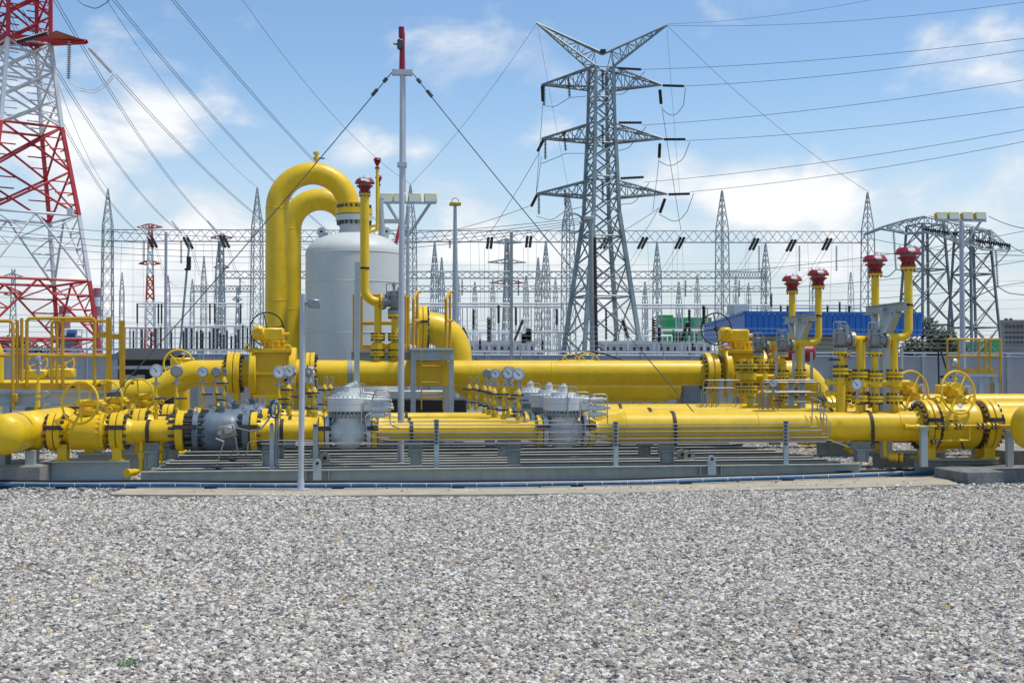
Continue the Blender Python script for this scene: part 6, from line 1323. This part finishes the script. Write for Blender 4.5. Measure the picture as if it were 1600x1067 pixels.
for i, (px, pt, ps, D, w) in enumerate(((190, 425, 455, 260, 5), (262, 430, 458, 270, 5), (300, 436, 460, 280, 4.5), (318, 400, 440, 240, 6), (715, 428, 455, 260, 5), (742, 440, 462, 290, 4.5), (770, 436, 460, 280, 4.5), (822, 430, 455, 260, 5), (868, 436, 460, 280, 4.5), (1090, 430, 456, 260, 5), (1150, 432, 458, 265, 5), (1170, 442, 464, 290, 4.5), (1270, 420, 450, 250, 5.5), (1330, 425, 455, 260, 5))):
    gantry_column('slender far lattice mast %s' % ['right of the leftmost gantry column','beside the plain galvanised pole','beside the leaning pole','left of the small far grey pylon','under the single lamp','right of the single lamp','left of the concrete pole','right of the concrete pole','in the left leg of the big pylon','left of the right big valve','above the left end of the blue roof','beside the farthest red cap','between the middle red caps','left of the tallest red cap'][i], px, pt, ps, D, w, w*1.3, nlev=6, group='slender far masts', lw=.10, bw=.05)
# ---- far pylons
def far_pylon(lab, px, py_top, D, wb, arms, mats, horns=False):
    c = P(px, 545, D); base = Vector((c.x, c.y, 0)); t = thing('distant_pylon', lab, 'pylon', base, 'distant pylons'); k = D/F; zt2 = P(px, py_top, D).z; n = len(mats)
    for i, m_ in enumerate(mats):
        s0, s1 = i/n, (i+1)/n; w0 = wb*(1-s0)**1.1*.75+wb*.3; w1 = wb*(1-s1)**1.1*.75+wb*.3; b = MB()
        lattice(square(base, w0*k/2, R(60), zt2*s0), square(base, w1*k/2, R(60), zt2*s1), [0,.34,.67,1], .24, .14, t, m_, m_, 'X', split=False, mb=b); b.build('lattice_section', m_, t)
    for (py, hw, m_) in arms:
        b = MB()
        for s in (-1, 1):
            tp = P(px+s*hw, py, D)
            for q in (P(px+s*wb*.15, py-5, D), P(px+s*wb*.15, py+2, D), P(px, py-5, D+1)): b.bar(q, tp, .2)
            for f_ in (.3, .6): b.bar(P(px+s*(wb*.15+(hw-wb*.15)*f_), py-5*(1-f_), D), P(px+s*(wb*.15+(hw-wb*.15)*(f_-.2)), py+1, D), .14)
        b.build('crossarm', m_, t)
    return t
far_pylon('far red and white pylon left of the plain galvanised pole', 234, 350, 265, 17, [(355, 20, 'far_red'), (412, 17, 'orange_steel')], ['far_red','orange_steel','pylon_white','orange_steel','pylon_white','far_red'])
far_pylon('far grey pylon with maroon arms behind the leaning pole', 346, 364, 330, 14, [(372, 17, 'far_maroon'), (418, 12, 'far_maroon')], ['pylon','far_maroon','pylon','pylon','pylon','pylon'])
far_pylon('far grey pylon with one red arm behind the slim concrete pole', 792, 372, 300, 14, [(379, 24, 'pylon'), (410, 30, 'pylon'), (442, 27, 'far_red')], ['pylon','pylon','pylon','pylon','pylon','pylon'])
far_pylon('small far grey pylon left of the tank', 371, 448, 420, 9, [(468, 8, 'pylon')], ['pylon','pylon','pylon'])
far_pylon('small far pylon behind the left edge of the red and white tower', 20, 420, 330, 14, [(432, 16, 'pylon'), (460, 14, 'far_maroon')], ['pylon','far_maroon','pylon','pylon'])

# ---- insulators on the gantries
hang = [(238,378,'under the leftmost beam, first'), (294,380,'under the leftmost beam, second'), (351,378,'under the leftmost beam, third'), (765,380,'right of the tank, first'), (826,378,'right of the tank, second'), (945,380,'inside the big pylon'), (1004,380,'right of the big pylon, first'), (1062,380,'right of the big pylon, second'), (1178,382,'above the blue roof, first'), (1236,384,'above the blue roof, second'), (1292,382,'above the blue roof, third')]
for (px, py, lab) in hang:
    t = thing('insulator_pair', 'pair of dark insulators on the near gantry %s' % lab, 'insulator', P(px, py, DGn-1), 'paired gantry insulators'); s = 1 if px < 400 else (-.25 if px < 850 else -1)
    for k in (-1, 1):
        b = MB(); p = P(px+k*2.8-s*4.5, py-9, DGn-.7); q = P(px+k*2.8+s*4.5, py+9, DGn-1.5); L_ = (q-p).length; prof = [(0,0)]
        for i in range(9): prof += [(L_*i/9, .10), (L_*(i+.4)/9, .17), (L_*(i+.8)/9, .10)]
        b.lathe(p, q-p, prof+[(L_, 0)], 8); b.build('insulator_string', 'porcelain', t)
longh = [(225,378,409,'far left by the far red pylon'), (283,378,412,'right of the plain galvanised pole'), (342,378,411,'right of the leaning pole'), (375,436,460,'beside the yellow arch, on the second gantry'), (1186,384,424,'above the blue roof, leftmost'), (1249,384,424,'above the blue roof, middle'), (1307,384,424,'above the blue roof, rightmost'), (722,437,462,'right of the elbow, on the second gantry'), (810,437,462,'right of the concrete pole, on the second gantry'), (1071,438,464,'right of the big pylon, on the second gantry'), (1155,438,464,'left of the red capped stacks, on the second gantry'), (703,376,388,'just left of the single lamp')]
for (px, a0, a1, lab) in longh:
    disc_string('thin dark hanging insulator %s' % lab, P(px, a0, DGn if a0 < 420 else 189), P(px, a1, DGn if a0 < 420 else 189), 12, .13 if a0 < 420 else .17, 'porcelain' if px < 900 or a0 > 420 else 'glass_string', 'hanging gantry insulators', 6)
# ---- post insulators and apparatus
def post_ins(lab, group, px, p0, p1, D, r, lean=0, name='post_insulator'):
    top = P(px+lean, p0, D); bot = P(px, p1, D); t = thing(name, lab, 'insulator', (bot.x, bot.y, 0), group); L_ = (top-bot).length; b = MB(); n = 9; prof = [(0,0)]
    for i in range(n): prof += [(L_*i/n, r*.62), (L_*(i+.45)/n, r), (L_*(i+.9)/n, r*.62)]
    b.lathe(bot, top-bot, prof+[(L_,0)], 7); b.build('insulator', 'porcelain', t)
    b = MB(); b.bar((bot.x, bot.y, 0), bot, r*.9); b.lathe(top, (0,0,1), [(0,0), (0,r*.8), (.12,r*.8), (.15,0)], 7); b.build('stand', 'pylon_white', t)
D = 112; rnd = random.Random(5)
for px in (203, 208, 222, 236, 243, 251, 268, 287, 291, 299, 307, 313, 317, 327, 334): post_ins('thin dark post insulator in the row behind the shed', 'post insulators behind the shed', px+rnd.uniform(-.6,.6), 512+rnd.uniform(-1,7), 546, D-8+rnd.uniform(-6,12), .11+.05*(px in (222,)))
for px in (340, 345, 350, 355, 362, 368, 372, 380, 386, 392, 397): post_ins('thin dark post insulator in the crowded row left of the arch', 'post insulators left of the arch', px+rnd.uniform(-.6,.6), 510+rnd.uniform(-2,16), 546, D-8+rnd.uniform(-6,14), .105)
for px in (214.5, 247.5, 252.5, 328, 335.5, 376): post_ins('taller dark insulator carrying the high white bus left of the arch', 'upper left insulators', px, 475, 505, 150, .13)
for (px, p0, p1, r, ln, lab) in ((764, 497, 534, .24, 0, 'thick upright dark bushing right of the elbow'), (740, 484, 514, .13, 0, 'thin upright dark insulator right of the elbow'), (779, 477, 505, .15, 0, 'upright dark insulator left of the concrete pole'), (806, 480, 508, .14, 0, 'upright dark insulator right of the concrete pole'), (804, 500, 532, .16, 13, 'slanted dark bushing right of the concrete pole'), (818, 522, 536, .30, 0, 'short fat dark bushing before the white building'), (826, 514, 534, .34, 0, 'fat dark bushing left of the big pylon'), (715, 503, 512, .14, -6, 'slanted dark bushing just right of the elbow'), (731, 512, 530, .14, -7, 'lower slanted dark bushing right of the elbow'), (750, 531, 546, .12, 0, 'short dark insulator at the left white building'), (848, 531, 546, .12, 0, 'short dark insulator left of the big pylon foot'), (870, 483, 508, .13, 0, 'thin dark insulator in the big pylon\'s left leg'), (947, 483, 530, .12, 0, 'thin dark insulator inside the big pylon'), (1022, 497, 533, .26, 0, 'thick upright dark bushing right of the big pylon'), (1030, 511, 535, .20, 0, 'second upright dark bushing right of the big pylon'), (1065, 504, 533, .2, 9, 'slanted dark bushing before the green building'), (1077, 484, 524, .16, 0, 'thin upright dark bushing before the green building'), (1100, 478, 508, .22, 0, 'upright dark bushing left of the blue roof'), (981, 500, 528, .2, -8, 'slanted dark bushing inside the right leg of the big pylon'), (1032, 536, 548, .12, 0, 'short dark insulator at the right white building'), (1082, 536, 548, .12, 0, 'another short dark insulator at the right white building'), (1205, 459, 480, .13, 0, 'dark insulator above the left part of the blue roof')):
    post_ins(lab, 'dark substation bushings', px, p0, p1, 114, r, ln, 'bushing')
for px in (1052, 1057, 1062, 1071, 1079, 1088): post_ins('thin dark stick insulator in the row before the green building', 'stick insulators before the green building', px, 517+rnd.uniform(-2,3), 535, 116, .09)
for px in (1220, 1231, 1293, 1312, 1327): post_ins('small dark insulator poking up above the blue roof', 'small insulators above the blue roof', px, 478 if px != 1312 else 473, 489, 115, .12)
# ---- white busbars
for i, (pa, pb, y0, D, r) in enumerate(((655, 905, 474.5, 150, .14), (655, 880, 479, 148, .13), (983, 1150, 476.5, 150, .14), (983, 1130, 481, 148, .13), (215, 380, 474.5, 150, .10), (215, 380, 479, 152, .09), (1160, 1345, 477, 150, .10), (1160, 1345, 482, 150, .09), (690, 900, 519, 125, .12), (1010, 1110, 516, 125, .10))):
    a_, c_ = P(pa, y0, D), P(pb, y0, D); t = thing('busbar', 'level white bus tube, %s' % ['upper one right of the tank','lower one right of the tank','upper one right of the big pylon','lower one right of the big pylon','upper one left of the arch','lower one left of the arch','upper one over the blue roof','lower one over the blue roof','low one behind the white building','low one before the green building'][i], 'busbar', a_, 'white bus tubes'); b = MB(); b.cyl(a_, c_, r, 8); b.build('tube', 'white_tube', t)
    b = MB(); n = max(2, int((pb-pa)/45))
    for k in range(n): e_ = a_.lerp(c_, (k+.5)/n); b.bar((e_.x, e_.y, 0), e_, .12)
    b.build('bus_supports', 'pylon_white', t, kind='stuff')
# ---- white apparatus frames behind the wall
for i, (pa, pb, pt, D) in enumerate(((196, 262, 512, 110), (268, 330, 510, 116), (332, 400, 509, 118), (96, 128, 515, 120), (735, 800, 520, 122), (965, 1000, 520, 124), (1012, 1050, 524, 122))):
    t = thing('apparatus_frame', 'light steel apparatus frame behind the wall, %s' % ['above the shed','right of the plain galvanised pole','left of the arch','behind the left platform','right of the elbow','inside the right pylon leg','before the green building'][i], 'frame', P(pa, 545, D), 'apparatus frames'); n = max(2, int((pb-pa)/16))
    b = MB()
    for k in range(n+1): e_ = P(pa+(pb-pa)*k/n, pt, D); b.bar((e_.x, e_.y, 0), e_, .09); b.bar((e_.x, e_.y+2, 0), e_+Vector((0,2,0)), .09)
    b.build('posts', 'pylon_white', t); b = MB(); b.bar(P(pa, pt, D), P(pb, pt, D), .09); b.bar(P(pa, (pt+546)/2, D), P(pb, (pt+546)/2, D), .06); b.bar(P(pa, pt, D)+Vector((0,2,0)), P(pb, pt, D)+Vector((0,2,0)), .07); b.build('rails', 'pylon_white', t)
t = thing('transformer', 'small transformer with a blue tank behind the left platform', 'transformer', P(113, 545, 108)); c = P(113, 527, 108); b = MB(); b.bbox((c.x, c.y, c.z-.6), (1.3,1.2,1.5), .1); b.build('case', 'blue_grey', t); b = MB(); b.cyl(c+Vector((-.3,-.4,.3)), c+Vector((.4,-.4,.3)), .36, 14); b.build('conservator', 'blue', t)
# ---- dark pole inside the pylon
D = 66; p = P(925.5, 548, D); q = P(923, 338, D); t = thing('utility_pole', 'dark utility pole with looped cables standing before the big pylon', 'pole', (p.x, p.y, 0))
b = MB(); b.path([(p.x+.05, p.y, 0), (p.x, p.y, p.z+2), q], [.17,.16,.13], 10); b.build('pole', 'pole_concrete', t); b = MB(); b.path([(p.x+.22, p.y, 0), P(929.5, 372, D)], [.12,.08], 8); b.build('cable_duct', 'pole_dark', t)
b = MB()
for k in range(3): b.torus(P(897-k, 349, D), (.2,1,0), .44+.05*k, .016, 24, 5)
b.build('cable_coil', 'wire', t)
b = MB(); b.bbox(P(920, 341, D), (.5,.3,.2), .03); b.bar(P(905, 348, D), P(924, 346, D), .1); b.build('bracket', 'pylon', t)

# ================================================================== WIRES
WC = [0]
def wire(lab, p, q, s, r, group, m_='wire', n=16):
    o = MB(); o.path(sag(p, q, s, n), r, 5); ob = o.build('overhead_wire', m_, origin=p); WC[0] += 1; return tag(ob, lab, 'wire', group)
# twin conductors from the upper left down to the gantry
tw = [((10,20,72), (213,361,133), 1.6, 'leftmost'), ((30,15,72), (280,362,133), 1.5, 'second'), ((76,-12,70), (338,360,133), 1.3, 'third'), ((176,116,77), (492,398,133), 1.2, 'fourth'), ((164,-14,70), (552,392,133), 1.2, 'fifth'), ((256,-14,70), (648,392,133), 1.2, 'rightmost')]
for (a_, c_, s, lab) in tw:
    for k in (0, 1):
        wire('%s wire of the %s twin conductor sweeping down to the gantry at the left' % (['upper','lower'][k], lab), P(a_[0]+k*5, a_[1], a_[2]), P(c_[0]+k*2, c_[1], c_[2]), s, .019, 'twin conductors at the left')
for i, (px, py) in enumerate(((226, 364), (276, 356), (332, 356))):
    disc_string('pale tension string ending the %s twin conductor on the left gantry' % ['leftmost','second','third'][i], P(px-8, py-11, 132), P(px+9, py+10, 133), 16, .13, 'white_tube', 'pale tension strings on the left gantry')
wire('thin earth wire falling to the top of the leftmost gantry column', P(60, 40, 76), P(167, 294, DGn), 1.2, .016, 'earth wires'); wire('thin earth wire falling to the gantry column beside the arch', P(160, -10, 80), P(401, 292, DGn), 1.2, .016, 'earth wires')
wire('thin wire crossing the sky from the top edge to the column behind the tank', P(372, -10, 100), P(641, 288, DGn), 1.5, .018, 'earth wires'); wire('thin wire from the left pylon horn down to the column behind the tank', P(838, 38, DP), P(642, 288, DGn), .8, .018, 'earth wires')
wire('thin wire from the right pylon horn to the rightmost gantry column', P(1042, 40, DP), P(1357, 300, DGn), 1.0, .02, 'earth wires'); wire('earth wire leaving the right horn to the right picture edge', P(1042, 40, DP), P(1680, -8, 95), .8, .018, 'earth wires')
wire('thin wire leaving the top edge near the right horn', P(1042, 38, DP), P(1420, -12, 100), .5, .015, 'earth wires')
wire('thin wire dropping from the left horn along the pylon', P(840, 40, DP-2), P(895, 330, DP-4), .3, .014, 'earth wires'); wire('thin wire dropping from the right horn along the pylon', P(1042, 42, DP-2), P(1062, 300, DP-4), .3, .014, 'earth wires')
# conductors to the right from the pylon
for i, (a_, c_, s) in enumerate((((1002,109), (1680,50), 0.5), ((1069,135), (1680,66), 0.5), ((1003,196), (1680,112), 0.5), ((1071,220), (1680,155), 0.5), ((1006,285), (1680,188), 0.5), ((1078,300), (1680,205), 0.5))):
    wire('conductor running right from the big pylon, %s of six' % ['topmost','second','third','fourth','fifth','lowest'][i], P(*a_, DP-3), P(*c_, 96), s, .022, 'conductors to the right', 'wire')
# jumper loops and downleads on the pylon
for i, (pts) in enumerate([[(850,165),(866,168),(890,153),(922,150)], [(846,256),(866,248),(884,240),(920,240)], [(838,338),(862,345),(883,330),(915,322)], [(1071,137),(1068,165),(1052,186),(1036,172)], [(1078,222),(1068,248),(1048,262),(1030,252)], [(1084,302),(1074,330),(1058,350),(1030,335)], [(962,148),(975,148),(990,130),(1008,112)], [(965,236),(982,232),(998,212),(1010,198)], [(968,320),(990,318),(1005,300),(1014,286)]]):
    q = [P(x, y, DP-2.5) for (x, y) in pts]; b = MB(); b.path(fillet(q, 1.0, 5), .032, 5); o = b.build('jumper_loop', 'wire', origin=q[0]); tag(o, 'slack jumper loop %s' % ['at the left of the top crossarm','at the left of the middle crossarm','at the left of the bottom crossarm','at the right tip of the top crossarm','at the right tip of the middle crossarm','at the right tip of the bottom crossarm','by the pylon body at the top crossarm','by the pylon body at the middle crossarm','by the pylon body at the bottom crossarm'][i], 'wire', 'pylon jumper loops')
for i, (a_, c_) in enumerate((((848,162), (838,300)), ((842,240), (765,365)), ((846,245), (838,303)), ((833,320), (700,362)), ((1034,166), (1064,360)), ((1030,245), (1020,330)), ((1029,325), (1005,365)), ((1030,325), (945,376)))):
    wire('downlead from the big pylon, %s' % ['left top tip to the tip below','left middle tip slanting to the gantry','left middle tip to the tip below','left bottom tip slanting far left','right top tip down to the gantry','right middle tip down','right bottom tip to the first insulators','right bottom tip slanting inward'][i], P(*a_, DP-2), P(*c_, DP+6 if c_[1] > 340 else DP-2), .15, .026, 'pylon downleads')
# service cables to the dark pole
for i in range(4): wire('low service cable from the dark pole out to the left, %s of four' % ['topmost','second','third','lowest'][i], P(905, 341+i*3.2, 66), P(-60, 344+i*8.2 if i else 338, 74), 1.1+.12*i, .014, 'service cables from the dark pole', 'rubber')
# flexible droppers under the gantries
k = 0
for (px, py, lab) in hang:
    for j, dxx in enumerate((-4, 3)):
        if px < 400: a_, c_ = P(px+6+dxx*.4, py+8, DGn-1.5), P(px+36+dxx, 440+6*j, 160)
        else: a_, c_ = P(px-4+dxx, py+9, DGn-1.5), P(px-60+dxx, 440+5*j, 175) if px > 900 else P(px-4+dxx, 500, 130)
        wire('thin %s dropper below the insulator pair %s' % (['left','right'][j], lab), a_, c_, 1.2 if px < 400 or px > 900 else .1, .018, 'droppers below the paired insulators')
for i, px in enumerate((190, 208, 222, 306, 318, 331, 390, 735, 748, 780, 838, 1012, 1052, 1058, 1066, 1166, 1170, 1190, 1194, 1244, 1262, 1300, 1325, 1331)):
    wire('faint vertical dropper hanging from the near gantry', P(px, 378, DGn), P(px+(i % 3-1)*4, 500, DGn+2), .0, .013, 'faint vertical droppers', n=2)
for i, (y0, y1) in enumerate(((400, 397), (415, 412), (441, 436), (455, 452), (463, 466), (490, 487), (498, 500))):
    wire('faint level wire strung across the background, %s of seven' % ['topmost','second','third','fourth','fifth','sixth','lowest'][i], P(-40, y0, 175), P(1660, y1-8*(i % 2), 195), 1.5, .022, 'faint level wires', n=20)
for i, (a_, c_) in enumerate((((1356,372), (1680,398)), ((1370,395), (1680,378)), ((1120,425), (1680,345)), ((1150,452), (1680,394)), ((1230,470), (1680,428)), ((1545,278+60), (1680,350)), ((1579,384), (1680,392)))):
    wire('wire at the right beyond the red capped stacks, %s of seven' % ['first','second','third','fourth','fifth','sixth','last'][i], P(*a_, 120 if i < 5 else DG), P(*c_, 105 if i < 5 else DG-10), .6, .026, 'wires at the far right')
for i, pts in enumerate([[(1400,421),(1385,436),(1370,425),(1355,412)], [(1400,421),(1420,425),(1450,425),(1497,378)], [(1559,448),(1575,458),(1600,461),(1680,455)], [(1559,448),(1545,455),(1520,465),(1490,478)], [(1579,386),(1572,398),(1560,410),(1545,425)]]):
    q = [P(x, y, DG-2) for (x, y) in pts]; b = MB(); b.path(fillet(q, .8, 5), .035, 5); o = b.build('jumper_loop', 'wire', origin=q[0]); tag(o, 'slack cable loop on the portal pylon, %s' % ['left of its left string','between its two strings','right of its right string','left of its right string','under the right thick string'][i], 'wire', 'portal pylon loops')
q = [P(x, y, DR-1) for (x, y) in ((107,124), (122,137), (145,142), (165,131), (176,117))]; b = MB(); b.path(fillet(q, .6, 5), .03, 5); b.path([p+Vector((0,.2,-.12)) for p in fillet(q, .6, 5)], .03, 5); o = b.build('jumper_loop', 'white_tube', origin=q[0]); tag(o, 'pale twin jumper loop under the red crossarm', 'wire')
q = [P(x, y, DR-1) for (x, y) in ((108,-12), (130,8), (150,15), (168,4), (178,-8))]; b = MB(); b.path(fillet(q, .6, 5), .03, 5); o = b.build('jumper_loop', 'wire', origin=q[0]); tag(o, 'jumper loop at the top edge right of the red pylon', 'wire')
# hoses hanging on the wall by the centre and right
for i, pts in enumerate([[(855,572),(880,560),(922,549),(945,553),(1000,572)], [(1466,548),(1467,600),(1468,628)], [(1470,548),(1478,575),(1486,590)], [(742,560),(752,565),(770,568)]]):
    q = [P(x, y, 50) for (x, y) in pts]; b = MB(); b.path(fillet(q, 1.0, 5), .035, 6); o = b.build('black_hose', 'rubber', origin=q[0]); tag(o, 'black cable %s' % ['arching up over the wall behind the main pipe','hanging straight before the right wall','hanging slack before the right wall','running low right of the tank elbow'][i], 'cable')
for i, (px, py, r) in enumerate(((893, 565, 17), (920, 565, 19), (279, 569, 22))):
    if i < 2: Yq = 38
    else: Yq = 29
    t = thing('background_valve', 'yellow handwheel of a valve half hidden %s' % ['behind the main pipe, left one','behind the main pipe, right one','before the dark shed'][i], 'valve', PY(px, 620, Yq), 'half hidden valve wheels'); c = PY(px, py if i > 1 else 570, Yq); handwheel(t, c, (.2,-1,.1), SZ(r, Yq), .022, 5)
    b = MB(); b.cyl(c, c+Vector((0,.6,0)), .05, 10); b.bbox((c.x, c.y+.6, c.z), (.5,.4,.3), .03); b.cyl((c.x, c.y+.6, 0), (c.x, c.y+.6, c.z), .16, 16); b.build('body', 'yellow', t)
for i, (px, py) in enumerate(((55, 585), (97, 583))):
    Yq = 27; t = thing('background_valve', 'yellow valve behind the left platform rails, %s one' % ['left','right'][i], 'valve', PY(px, 620, Yq), 'valves behind the left platform'); c = PY(px, py, Yq); handwheel(t, PY(px+4, 567+i, Yq), (.1,-1,.1), SZ(14, Yq), .016, 4)
    b = MB(); b.bbox(c, (.5,.3,.2), .03); b.cyl((c.x, c.y, 0), c, .14, 14); b.build('body', 'yellow', t)

for o in bpy.data.objects:
    if '_o' in o: del o['_o']
